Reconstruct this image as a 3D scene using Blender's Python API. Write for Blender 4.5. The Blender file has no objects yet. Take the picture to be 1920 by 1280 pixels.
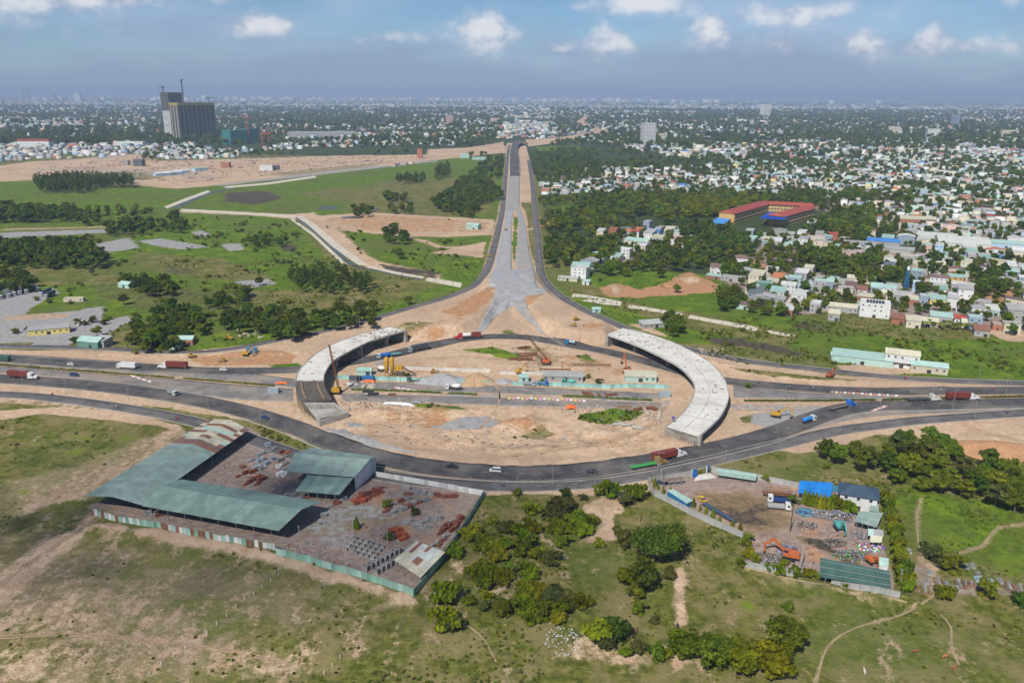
import bpy, bmesh, math, random
import numpy as np
from mathutils import Vector, Matrix, noise as mnoise
R = math.radians
random.seed(7); RNG = np.random.default_rng(11)
SC = bpy.context.scene
COL = SC.collection

# ------------------------------------------------------------------ camera
CAM_H, FPX, PITCH, ROLL = 150.0, 1493.0, R(17.23), R(0.30)
cam = bpy.data.cameras.new('camera'); cam.lens = 28.0; cam.sensor_width = 36.0
cam.clip_start = 1.0; cam.clip_end = 120000.0
camo = bpy.data.objects.new('camera', cam); COL.objects.link(camo)
camo.matrix_world = (Matrix.Translation((0, 0, CAM_H)) @ Matrix.Rotation(math.pi/2 - PITCH, 4, 'X') @ Matrix.Rotation(ROLL, 4, 'Z'))
SC.camera = camo
_CR = np.array(camo.matrix_world.to_3x3())

# ------------------------------------------------------------------ sky, sun, exposure
SUN_EL, SUN_TRAVEL = R(48), Vector((0.47, 0.88, 0)).normalized()
SUN_DIR = Vector((-SUN_TRAVEL.x*math.cos(SUN_EL), -SUN_TRAVEL.y*math.cos(SUN_EL), math.sin(SUN_EL)))
W = bpy.data.worlds.new('World'); SC.world = W; W.use_nodes = True; W.cycles.sampling_method = 'MANUAL'; W.cycles.sample_map_resolution = 512
def world():
    nt = W.node_tree; N = nt.nodes; L = nt.links; N.clear()
    def n(t, **k):
        x = N.new(t)
        for a, b in k.items(): setattr(x, a, b)
        return x
    def mth(op, a, b=None, c=None, clamp=False):
        x = n('ShaderNodeMath', operation=op, use_clamp=clamp)
        for i, v in enumerate((a, b, c)):
            if v is None: continue
            if isinstance(v, (int, float)): x.inputs[i].default_value = v
            else: L.new(v, x.inputs[i])
        return x.outputs[0]
    def mix(f, a, b):
        x = n('ShaderNodeMix', data_type='RGBA'); 
        for s, v in ((x.inputs[0], f), (x.inputs[6], a), (x.inputs[7], b)):
            if isinstance(v, tuple): s.default_value = (*v, 1)
            elif isinstance(v, (int, float)): s.default_value = v
            else: L.new(v, s)
        return x.outputs[2]
    out = n('ShaderNodeOutputWorld'); bg = n('ShaderNodeBackground'); bg.inputs[1].default_value = 1.0
    sky = n('ShaderNodeTexSky', sky_type='NISHITA', sun_disc=False, sun_elevation=SUN_EL,
            sun_rotation=math.atan2(SUN_DIR.x, SUN_DIR.y), air_density=.8, dust_density=0.2, ozone_density=4.0)
    skys = n('ShaderNodeVectorMath', operation='SCALE'); L.new(sky.outputs[0], skys.inputs[0]); skys.inputs[3].default_value = 0.072
    tc = n('ShaderNodeTexCoord'); sep = n('ShaderNodeSeparateXYZ'); L.new(tc.outputs['Generated'], sep.inputs[0])
    x, y, z = sep.outputs
    az = mth('ARCTAN2', x, y); el = mth('ARCSINE', z)
    # direction-space coordinates: degrees of azimuth and elevation
    azd = mth('MULTIPLY', az, 57.2958); eld = mth('MULTIPLY', el, 57.2958)
    def noise(sx, sz, scale, detail, rough=0.55, dist=0.0, off=0.0):
        c = n('ShaderNodeCombineXYZ'); L.new(mth('MULTIPLY', azd, sx), c.inputs[0]); L.new(mth('MULTIPLY', eld, sz), c.inputs[1]); c.inputs[2].default_value = off
        t = n('ShaderNodeTexNoise'); t.inputs['Scale'].default_value = scale; t.inputs['Detail'].default_value = detail
        t.inputs['Roughness'].default_value = rough; t.inputs['Distortion'].default_value = dist
        L.new(c.outputs[0], t.inputs['Vector']); return t.outputs[0]
    def sstep(v, a, b):
        m = n('ShaderNodeMapRange', interpolation_type='SMOOTHSTEP'); L.new(v, m.inputs[0])
        m.inputs[1].default_value = a; m.inputs[2].default_value = b; m.inputs[3].default_value = 0; m.inputs[4].default_value = 1
        return m.outputs[0]
    tint = n('ShaderNodeVectorMath', operation='MULTIPLY'); L.new(skys.outputs[0], tint.inputs[0]); tint.inputs[1].default_value = (.80, .92, 1.0); col = tint.outputs[0]
    # thin high streaks
    hi = noise(0.05, 0.16, 1.0, 3, 0.6, 0.0, 3.0)
    col = mix(mth('MULTIPLY', sstep(hi, 0.40, 0.75), 0.5), col, (0.46, 0.53, 0.68))
    # grey-blue haze bank low on the horizon with an uneven top
    lowtop = mth('ADD', eld, mth('MULTIPLY', mth('SUBTRACT', noise(0.09, 0.3, 1.0, 3, 0.6, 0.0, 9.0), 0.5), 7.0))
    bank = mth('SUBTRACT', 1.0, sstep(lowtop, 1.2, 5.2))
    bank = mth('MULTIPLY', bank, 0.9)
    col = mix(bank, col, (0.245, 0.310, 0.450))
    # cumulus row: soft round masses broken by noise, lit tops and grey bases
    n1 = noise(0.55, 0.75, 1.0, 5, 0.62, 0.0, 5.0); n2 = noise(0.55, 0.75, 1.0, 3, 0.62, 0.0, 5.3)
    # one ramp over azimuth per row of clouds: red = how much cloud, green = its height, blue = its half-thickness
    def row(stops, name):
        cr = n('ShaderNodeValToRGB'); cr.name = name; e = cr.color_ramp; e.interpolation = 'EASE'
        pts = sorted([((a+60)/120, (s_, el_/12, th/4, 1)) for a, s_, el_, th in stops])
        while len(e.elements) > 1: e.elements.remove(e.elements[-1])
        e.elements[0].position = pts[0][0]; e.elements[0].color = pts[0][1]
        for p, c in pts[1:]:
            q = e.elements.new(p); q.color = c
        m = n('ShaderNodeMath', operation='MULTIPLY_ADD', use_clamp=True); L.new(azd, m.inputs[0]); m.inputs[1].default_value = 1/120; m.inputs[2].default_value = .5
        L.new(m.outputs[0], cr.inputs[0]); sp = n('ShaderNodeSeparateColor'); L.new(cr.outputs[0], sp.inputs[0])
        d = mth('DIVIDE', mth('SUBTRACT', eld, mth('MULTIPLY', sp.outputs[1], 12.)), mth('MULTIPLY', sp.outputs[2], 4.))
        return mth('MULTIPLY', sp.outputs[0], mth('EXPONENT', mth('MULTIPLY', mth('MULTIPLY', d, d), -.6)))
    A = row([(-58, .6, 4.65, 1.6), (-44, .1, 4.65, 1), (-33, .55, 4.25, 1.2), (-26.5, .35, 4.05, 1), (-21, 0, 4.05, .8), (-16.4, .95, 4.25, .75), (-13, .1, 3.85, .5), (-9.5, .35, 3.65, .6), (-6, .45, 3.65, .5), (-4.4, .5, 3.85, 1.2), (-1.8, 1, 4.0, 1.25), (1.2, .35, 3.55, .9), (2.9, .62, 2.95, .35), (4.4, .5, 3.15, .6), (6.1, .95, 3.55, 1.0),
             (9.0, .25, 2.85, .5), (10.6, .2, 3.45, .6), (13.0, .95, 3.95, 1.15), (15.2, .35, 3.25, .7), (17.4, .8, 3.35, .75), (19.8, .15, 2.95, .6), (22.6, .9, 3.15, .85), (24.3, .4, 2.95, .6), (26.2, .9, 3.15, .85), (28.0, .5, 2.95, .5), (29.4, .65, 2.85, .6), (33, .4, 2.85, .8), (40, .1, 3.25, .8), (50, .6, 4.65, 1.4), (59, .5, 4.65, 1.6)], 'cumulus_row')
    B = row([(-58, .6, 7.3, 2), (-40, .3, 5.3, 1.4), (-27, .85, 5.2, .9), (-20, .45, 5.9, .9), (-12, .25, 6.7, .8), (-4, .15, 5.9, .8), (2, .2, 5.5, .7), (8.6, .9, 5.8, .8), (13, .4, 5.3, .7), (18.5, .75, 4.8, .8), (24, .35, 5.2, .8), (31, .5, 5.5, .8), (42, .2, 6.3, 1.2), (58, .6, 7.3, 2)], 'upper_row')
    tot = mth('MAXIMUM', A, B)
    dens = mth('ADD', mth('MULTIPLY', tot, 0.74), mth('MULTIPLY', n1, 0.8))
    mask = sstep(dens, 0.58, 1.06)
    # shading: density a little higher up against density here (self shadowing)
    tops = sstep(mth('ADD', mth('MULTIPLY', n2, 1.0), mth('MULTIPLY', tot, 0.35)), 0.52, 0.85)
    ccol = mix(tops, (0.33, 0.38, 0.51), (0.70, 0.70, 0.73))
    col = mix(mth('MULTIPLY', mask, 0.85), col, ccol)
    L.new(col, bg.inputs[0]); L.new(bg.outputs[0], out.inputs[0])
world()
sun = bpy.data.lights.new('sun', 'SUN'); sun.energy = 4.2; sun.angle = R(0.53); sun.color = (1.0, 0.955, 0.88)
suno = bpy.data.objects.new('sun', sun); COL.objects.link(suno)
suno.rotation_euler = (-SUN_DIR).to_track_quat('-Z', 'Y').to_euler(); suno.location = (-200, -300, 600)
SC.view_settings.view_transform = 'Standard'; SC.view_settings.look = 'None'; SC.view_settings.gamma = 1.0
SC.view_settings.exposure = 0.24; SC.view_settings.use_curve_mapping = False
SC.render.engine = 'CYCLES'; SC.cycles.max_bounces = 4; SC.cycles.diffuse_bounces = 1; SC.cycles.use_adaptive_sampling = True; SC.cycles.adaptive_threshold = .04; SC.cycles.glossy_bounces = 2
SC.cycles.transparent_max_bounces = 8; SC.cycles.volume_bounces = 0; SC.cycles.transmission_bounces = 2
SC.cycles.use_denoising = True; SC.cycles.caustics_reflective = False; SC.cycles.caustics_refractive = False

# ------------------------------------------------------------------ from a picture point to the ground
def sstep(x, a, b):
    t = np.clip((x-a)/(b-a), 0, 1); return t*t*(3-2*t)
def ray(px, py):
    d = np.stack([(np.asarray(px, float)-960)/FPX, -(np.asarray(py, float)-640)/FPX, -np.ones_like(np.asarray(px, float))], -1)
    return d @ _CR.T
def flat(px, py, z=0.0):
    d = ray(px, py); dz = np.minimum(d[..., 2], -0.0035)
    t = (z-CAM_H)/dz
    return d[..., 0]*t, d[..., 1]*t
def FP(pts, z=0.0):
    a = np.array(pts, float); x, y = flat(a[:, 0], a[:, 1], z); return np.stack([x, y], 1)
def ZC(ox, oy, s, pts): return [(ox+x/s, oy+y/s) for x, y in pts]

def inside(poly, X, Y):
    n = len(poly); r = np.zeros(X.shape, bool); j = n-1
    for i in range(n):
        xi, yi = poly[i]; xj, yj = poly[j]
        if yi != yj:
            r ^= ((yi > Y) != (yj > Y)) & (X < (xj-xi)*(Y-yi)/(yj-yi)+xi)
        j = i
    return r
def segdist(pts, X, Y, closed=True):
    d = np.full(X.shape, 1e18); n = len(pts)
    for i in range(n if closed else n-1):
        ax, ay = pts[i]; bx, by = pts[(i+1) % n]; dx, dy = bx-ax, by-ay; l2 = dx*dx+dy*dy+1e-9
        t = np.clip(((X-ax)*dx+(Y-ay)*dy)/l2, 0, 1)
        np.minimum(d, (X-ax-t*dx)**2+(Y-ay-t*dy)**2, out=d)
    return np.sqrt(d)
def sdf(poly, X, Y):
    d = segdist(poly, X, Y); return np.where(inside(poly, X, Y), d, -d)

# ------------------------------------------------------------------ relief of the ground
Z384 = lambda p: ZC(640, 380, 3.84, p)
EMB_L = FP(Z384([(420, 880), (600, 812), (760, 745), (1000, 640), (1060, 600), (1110, 610), (1090, 720), (1000, 810), (850, 872), (500, 905)]), 6.5)
EMB_R = FP(Z384([(1320, 668), (1480, 650), (1700, 775), (1900, 860), (1880, 920), (1760, 930), (1600, 900), (1420, 800)]), 6.5)
PLAZA = FP(Z384([(1075, 520), (1100, 490), (1240, 480), (1395, 500), (1400, 560), (1480, 655), (1330, 700), (1560, 925), (1640, 990), (1560, 995), (1215, 720), (1020, 930), (915, 930), (1080, 740), (1110, 620), (1050, 590)]), 4.0)
# mounds: picture x, y, half-size in metres along x and y, height
MOUNDS = [(845, 772, 13, 7, 2.2), (985, 797, 11, 9, 3.2), (1860, 832, 15, 11, 3.6), (800, 762, 10, 5, 1.2),
          (1245, 830, 10, 9, 1.6), (1120, 815, 18, 6, 1.2), (395, 640, 13, 8, 3.2), (425, 627, 9, 7, 2.6), (1298, 525, 9, 7, 2.2), (1255, 535, 9, 8, 2.0), (700, 775, 14, 7, 1.4),
          (1080, 560, 10, 5, 1.0), (640, 700, 5, 4, 1.0), (1130, 600, 9, 6, .6), (1440, 1010, 6, 3, 1.2), (1455, 1030, 9, 5, 1.1), (1130, 955, 7, 5, .8),
          (1790, 690, 12, 6, .5), (1000, 700, 14, 3, 1.0), (1060, 690, 20, 3, 1.2), (935, 665, 30, 4, 1.0), (780, 690, 10, 3, 1.0)]
MW = [(*(float(v) for v in flat(m[0], m[1])), m[2], m[3], m[4]) for m in MOUNDS]
# earth banks: picture polyline, height, half width
BANKS = [([(640, 815), (720, 838), (820, 858), (900, 866), (1000, 868), (1120, 866), (1230, 846)], 1.1, 5),
         ([(660, 800), (760, 800), (800, 815), (870, 835), (940, 845), (1010, 842)], .9, 4),
         ([(170, 990), (300, 1000), (440, 1025), (520, 1045), (620, 1075), (760, 1120)], 1.3, 3.5),
         ([(0, 1090), (110, 1010), (200, 960)], .8, 4), ([(1390, 1060), (1500, 1090), (1600, 1110), (1700, 1122)], .9, 3),
         ([(640, 665), (760, 652), (840, 640)], .7, 4), ([(1100, 660), (1200, 690), (1290, 715)], .5, 4),
         ([(1290, 668), (1400, 695), (1560, 715), (1760, 722)], .9, 4), ([(100, 660), (300, 668), (500, 662), (560, 660)], .8, 4)]
BW = [(FP(p), h, w) for p, h, w in BANKS]
ROUGH = FP([(620, 790), (690, 765), (900, 755), (1250, 770), (1240, 850), (1100, 868), (900, 866), (760, 845), (640, 810)])
ROUGH2 = FP([(-60, 900), (180, 960), (520, 1040), (780, 1120), (800, 1150), (700, 1300), (-60, 1300)])
_PRM = {}
def vnoise(X, Y, sc, seed=0):
    """smooth value noise, numpy"""
    rs = _PRM.get(seed)
    if rs is None: rs = _PRM[seed] = np.random.default_rng(1000+seed).random((256, 256))
    x = X/sc; y = Y/sc; xi = np.floor(x).astype(int); yi = np.floor(y).astype(int); fx = x-xi; fy = y-yi
    fx = fx*fx*(3-2*fx); fy = fy*fy*(3-2*fy)
    g = lambda a, b: rs[a & 255, b & 255]
    return (g(xi, yi)*(1-fx)+g(xi+1, yi)*fx)*(1-fy)+(g(xi, yi+1)*(1-fx)+g(xi+1, yi+1)*fx)*fy
def fbm(X, Y, sc, seed=0, o=4):
    s = 0; a = 0.5; t = 0
    for i in range(o): s = s+a*vnoise(X+31*i, Y-17*i, sc/2**i, seed+i); t += a; a *= .55
    return s/t
def hfun(X, Y):
    X = np.asarray(X, float); Y = np.asarray(Y, float); sh = X.shape; X = X.ravel(); Y = Y.ravel()
    Z = np.zeros(X.shape)
    k = (Y > 380) & (Y < 760) & (np.abs(X) < 190)
    if k.any():
        x, y = X[k], Y[k]; wob = (fbm(x, y, 14, 3)-.5)*4
        e = np.maximum(sstep(sdf(EMB_L, x, y)+wob, -9, 1.5), sstep(sdf(EMB_R, x, y)+wob, -9, 1.5))*6.5
        p = sstep(sdf(PLAZA, x, y), -8, 2)*(6.2*sstep(y, 505, 600)*(1-sstep(y, 640, 740)*.85))
        Z[k] = np.maximum(e, p)
    k = (Y < 760) & (np.abs(X) < 420)
    if k.any():
        x, y = X[k], Y[k]; z = np.zeros(x.shape)
        n = fbm(x, y, 6, 20); 
        for mx, my, a, b, h in MW:
            d = ((x-mx)/a)**2+((y-my)/b)**2
            z = np.maximum(z, h*np.clip(1.05-np.sqrt(d)*.95, 0, 1)**.9*(0.75+.5*n)*(d < 1.5))
        for p, h, w in BW:
            d = segdist(p, x, y, False); z = np.maximum(z, h*(0.35+1.3*n)*np.exp(-(d/w)**2))
        r = sstep(sdf(ROUGH, x, y), -1, 8); z += r*(fbm(x, y, 9, 40)-.5)*2.6
        r = sstep(sdf(ROUGH2, x, y), -1, 12); z += r*((fbm(x*.8+y*.35, y-x*.4, 10, 50)-.5)*1.6+(fbm(x, y, 3.5, 54)-.5)*.5)
        Z[k] += z
    return Z.reshape(sh)
def _axis(s0, lim0, lim1, g, far0, far1):
    mid = np.arange(lim0, lim1+s0*.5, s0); hi = [mid[-1]]; lo = [lim0]; s = s0
    while hi[-1] < far1: s *= g; hi.append(hi[-1]+s)
    s = s0
    while lo[-1] > far0: s *= g; lo.append(lo[-1]-s)
    return np.concatenate([np.array(lo[1:])[::-1], mid, np.array(hi[1:])])
GX = _axis(1.5, -310, 310, 1.045, -23500, 23500); GY = _axis(1.4, 165, 560, 1.016, -3000, 22500)
_gx, _gy = np.meshgrid(GX, GY); GZ = hfun(_gx, _gy)
def hgrid(X, Y):
    X = np.asarray(X, float); Y = np.asarray(Y, float)
    i = np.clip(np.searchsorted(GX, X)-1, 0, len(GX)-2); j = np.clip(np.searchsorted(GY, Y)-1, 0, len(GY)-2)
    u = (X-GX[i])/(GX[i+1]-GX[i]); v = (Y-GY[j])/(GY[j+1]-GY[j])
    return (GZ[j, i]*(1-u)+GZ[j, i+1]*u)*(1-v)+(GZ[j+1, i]*(1-u)+GZ[j+1, i+1]*u)*v
def h1(x, y): return float(hgrid(x, y))
def G(px, py, dz=0.0):
    """picture point -> point on the ground (with relief)"""
    z = 0.0
    for _ in range(4):
        x, y = flat(px, py, z+dz); z = h1(float(x), float(y))
    return Vector((float(x), float(y), z))
def mpp(py):
    """metres per photo pixel (across the view) for ground at photo row py"""
    x, y = flat(np.array([960., 961.]), np.array([py, py], float)); return float(x[1]-x[0])
def top_h(px, py, ptop):
    """height of an upright thing standing at (px,py) whose top shows at row ptop"""
    b = G(px, py); a, c = 0., 400.
    Rt = _CR.T
    def row(h):
        v = Rt @ np.array([b.x, b.y, b.z+h-CAM_H]); return 640+FPX*v[1]/v[2]
    for _ in range(40):
        m = (a+c)/2
        if row(m) > ptop: a = m
        else: c = m
    return a
# ------------------------------------------------------------------ materials
MATS = {}
class NT:
    def __init__(s, name):
        s.m = bpy.data.materials.new(name); s.m.use_nodes = True; s.nt = s.m.node_tree; s.N = s.nt.nodes; s.L = s.nt.links; s.N.clear()
        s.out = s.N.new('ShaderNodeOutputMaterial'); s.b = s.N.new('ShaderNodeBsdfPrincipled'); s.L.new(s.b.outputs[0], s.out.inputs[0])
    def n(s, t, **k):
        x = s.N.new(t)
        for a, b in k.items(): setattr(x, a, b)
        return x
    def put(s, sock, v):
        if isinstance(v, bpy.types.NodeSocket): s.L.new(v, sock)
        elif isinstance(v, (tuple, list)): sock.default_value = (*v, 1) if len(v) == 3 and sock.type == 'RGBA' else v
        else: sock.default_value = v
    def math(s, op, a, b=None, c=None, clamp=False):
        x = s.n('ShaderNodeMath', operation=op, use_clamp=clamp)
        for i, v in enumerate((a, b, c)):
            if v is not None: s.put(x.inputs[i], v)
        return x.outputs[0]
    def mix(s, f, a, b, mode='MIX'):
        x = s.n('ShaderNodeMix', data_type='RGBA', blend_type=mode)
        s.put(x.inputs[0], f); s.put(x.inputs[6], a); s.put(x.inputs[7], b); return x.outputs[2]
    def coord(s, kind='Object', scale=(1, 1, 1), rot=(0, 0, 0)):
        if kind == 'World': v = s.n('ShaderNodeNewGeometry').outputs['Position']
        else: v = s.n('ShaderNodeTexCoord').outputs[kind]
        mp = s.n('ShaderNodeMapping'); mp.inputs['Scale'].default_value = scale; mp.inputs['Rotation'].default_value = rot
        s.L.new(v, mp.inputs[0]); return mp.outputs[0]
    def noise(s, v, scale, detail=4, rough=.55, dist=0.):
        t = s.n('ShaderNodeTexNoise'); s.L.new(v, t.inputs['Vector']); t.inputs['Scale'].default_value = scale
        t.inputs['Detail'].default_value = detail; t.inputs['Roughness'].default_value = rough; t.inputs['Distortion'].default_value = dist
        return t.outputs[0]
    def ss(s, v, a, b, lo=0., hi=1.):
        m = s.n('ShaderNodeMapRange', interpolation_type='SMOOTHSTEP'); s.put(m.inputs[0], v)
        for i, q in enumerate((a, b, lo, hi)): m.inputs[i+1].default_value = q
        return m.outputs[0]
    def bump(s, h, strength=.3, dist=.1):
        b = s.n('ShaderNodeBump'); b.inputs['Strength'].default_value = strength; b.inputs['Distance'].default_value = dist
        s.L.new(h, b.inputs['Height']); s.L.new(b.outputs[0], s.b.inputs['Normal'])
def mat(name, col, rough=.7, var=.25, scale=1.0, spec=.3, metal=0., bump=0., stain=None, stain_amt=.4, stain_scale=.35, coord='Object', objvar=0.):
    """plain procedural surface: base colour with two-scale variation, optional stains and bump"""
    if name in MATS: return MATS[name]
    t = NT(name); v = t.coord(coord)
    n1 = t.noise(v, scale, 5, .6); n2 = t.noise(v, scale*.17, 3, .5)
    f = t.math('ADD', t.math('MULTIPLY', n1, .6), t.math('MULTIPLY', n2, .4))
    lo = tuple(c*(1-var) for c in col); hi = tuple(min(1, c*(1+var)) for c in col)
    c = t.mix(t.ss(f, .3, .7), lo, hi)
    if stain is not None:
        c = t.mix(t.math('MULTIPLY', t.ss(t.noise(v, stain_scale, 6, .65, .4), .48, .66), stain_amt), c, stain)
    if objvar:
        r = t.n('ShaderNodeObjectInfo').outputs['Random']
        hsv = t.n('ShaderNodeHueSaturation'); t.L.new(c, hsv.inputs['Color'])
        t.L.new(t.math('MULTIPLY_ADD', r, 2*objvar, 1-objvar), hsv.inputs['Value'])
        t.L.new(t.math('MULTIPLY_ADD', r, .04*objvar, .5-.02*objvar), hsv.inputs['Hue']); c = hsv.outputs[0]
    t.put(t.b.inputs['Base Color'], c); t.b.inputs['Roughness'].default_value = rough; t.b.inputs['Metallic'].default_value = metal
    t.b.inputs['Specular IOR Level'].default_value = spec
    if bump: t.bump(n1, bump, .15)
    MATS[name] = t.m; return t.m

# ------------------------------------------------------------------ mesh and object helpers
def link(name, me, parent=None):
    o = bpy.data.objects.new(name, me); COL.objects.link(o)
    if parent is not None: o.parent = parent
    return o
def tag(o, label=None, cat=None, group=None, kind=None):
    if label: o['label'] = label
    if cat: o['category'] = cat
    if group: o['group'] = group
    if kind: o['kind'] = kind
    return o
def thing(name, label, cat, loc=(0, 0, 0), rz=0., group=None):
    o = link(name, None); o.location = loc; o.rotation_euler = (0, 0, rz); o.empty_display_size = .3
    return tag(o, label, cat, group)
def mesh_np(name, V, F, mats=(), mi=None, smooth=False):
    """V (n,3), F (m,k) uniform polygon size"""
    me = bpy.data.meshes.new(name); V = np.ascontiguousarray(V, np.float32); F = np.ascontiguousarray(F, np.int32)
    me.vertices.add(len(V)); me.vertices.foreach_set('co', V.ravel())
    m, k = F.shape; me.loops.add(m*k); me.loops.foreach_set('vertex_index', F.ravel())
    me.polygons.add(m); me.polygons.foreach_set('loop_start', np.arange(0, m*k, k, dtype=np.int32))
    try: me.polygons.foreach_set('loop_total', np.full(m, k, np.int32))
    except Exception: pass
    for x in mats: me.materials.append(x)
    if mi is not None: me.polygons.foreach_set('material_index', np.ascontiguousarray(mi, np.int32))
    me.update(calc_edges=True)
    if smooth: me.polygons.foreach_set('use_smooth', np.ones(m, bool))
    return me
class MB:
    """collects shapes; build() links them as one mesh object"""
    def __init__(s): s.v = []; s.f = []
    def add(s, V, F):
        o = len(s.v); s.v += [tuple(p) for p in V]; s.f += [tuple(i+o for i in f) for f in F]; return s
    def box(s, x0, y0, z0, x1, y1, z1, M=None):
        V = [Vector(p) for p in ((x0, y0, z0), (x1, y0, z0), (x1, y1, z0), (x0, y1, z0), (x0, y0, z1), (x1, y0, z1), (x1, y1, z1), (x0, y1, z1))]
        if M is not None: V = [M @ p for p in V]
        return s.add(V, [(0, 3, 2, 1), (4, 5, 6, 7), (0, 1, 5, 4), (1, 2, 6, 5), (2, 3, 7, 6), (3, 0, 4, 7)])
    def cbox(s, c, d, rz=0., rx=0., ry=0.):
        M = Matrix.Translation(c) @ Matrix.Rotation(rz, 4, 'Z') @ Matrix.Rotation(ry, 4, 'Y') @ Matrix.Rotation(rx, 4, 'X')
        return s.box(-d[0]/2, -d[1]/2, -d[2]/2, d[0]/2, d[1]/2, d[2]/2, M)
    def bar(s, a, b, w=.1, h=None):
        a = Vector(a); b = Vector(b); d = b-a; L_ = d.length
        if L_ < 1e-6: return s
        M = Matrix.Translation(a) @ d.to_track_quat('X', 'Z').to_matrix().to_4x4(); h = h or w
        return s.box(0, -w/2, -h/2, L_, w/2, h/2, M)
    def tube(s, a, b, r0, r1=None, n=8, cap=True):
        a = Vector(a); b = Vector(b); r1 = r0 if r1 is None else r1
        q = (b-a).to_track_quat('Z', 'Y'); V = []
        for p, r in ((a, r0), (b, r1)):
            for i in range(n):
                t = 2*math.pi*i/n; V.append(p+q @ Vector((r*math.cos(t), r*math.sin(t), 0)))
        F = [(i, (i+1) % n, n+(i+1) % n, n+i) for i in range(n)]
        if cap: F += [tuple(range(n))[::-1], tuple(range(n, 2*n))]
        return s.add(V, F)
    def lathe(s, prof, c=(0, 0, 0), n=12, axis='Z'):
        V = []; c = Vector(c)
        for r, z in prof:
            for i in range(n):
                t = 2*math.pi*i/n; p = Vector((r*math.cos(t), r*math.sin(t), z))
                if axis == 'X': p = Vector((p.z, p.x, p.y))
                elif axis == 'Y': p = Vector((p.x, p.z, p.y))
                V.append(c+p)
        F = []
        for k in range(len(prof)-1):
            for i in range(n):
                F.append((k*n+i, k*n+(i+1) % n, (k+1)*n+(i+1) % n, (k+1)*n+i))
        F += [tuple(range(n))[::-1], tuple(range((len(prof)-1)*n, len(prof)*n))]
        return s.add(V, F)
    def prism(s, prof, y0, y1, M=None):
        """prof: (x,z) outline, extruded along y"""
        n = len(prof); V = [Vector((x, y0, z)) for x, z in prof]+[Vector((x, y1, z)) for x, z in prof]
        if M is not None: V = [M @ p for p in V]
        F = [tuple(range(n)), tuple(range(n, 2*n))[::-1]]+[(i, n+i, n+(i+1) % n, (i+1) % n) for i in range(n)]
        return s.add(V, F)
    def poly(s, pts, z0, z1):
        n = len(pts); V = [(x, y, z0) for x, y in pts]+[(x, y, z1) for x, y in pts]
        return s.add(V, [tuple(range(n))[::-1], tuple(range(n, 2*n))]+[(i, (i+1) % n, n+(i+1) % n, n+i) for i in range(n)])
    def mesh(s, name, m=None, smooth=False):
        me = bpy.data.meshes.new(name); me.from_pydata(s.v, [], s.f)
        if m: me.materials.append(m)
        if smooth:
            for p in me.polygons: p.use_smooth = True
        return me
    def build(s, name, m, parent=None, smooth=False, fix=True):
        me = s.mesh(name, m, smooth)
        if fix:
            bm = bmesh.new(); bm.from_mesh(me); bmesh.ops.recalc_face_normals(bm, faces=bm.faces); bm.to_mesh(me); bm.free()
        return link(name, me, parent)

# ------------------------------------------------------------------ land cover
CL = dict(dry=0, lush=1, sand=2, orange=3, gravel=4, dark=5, urban=6, forest=7)
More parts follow.
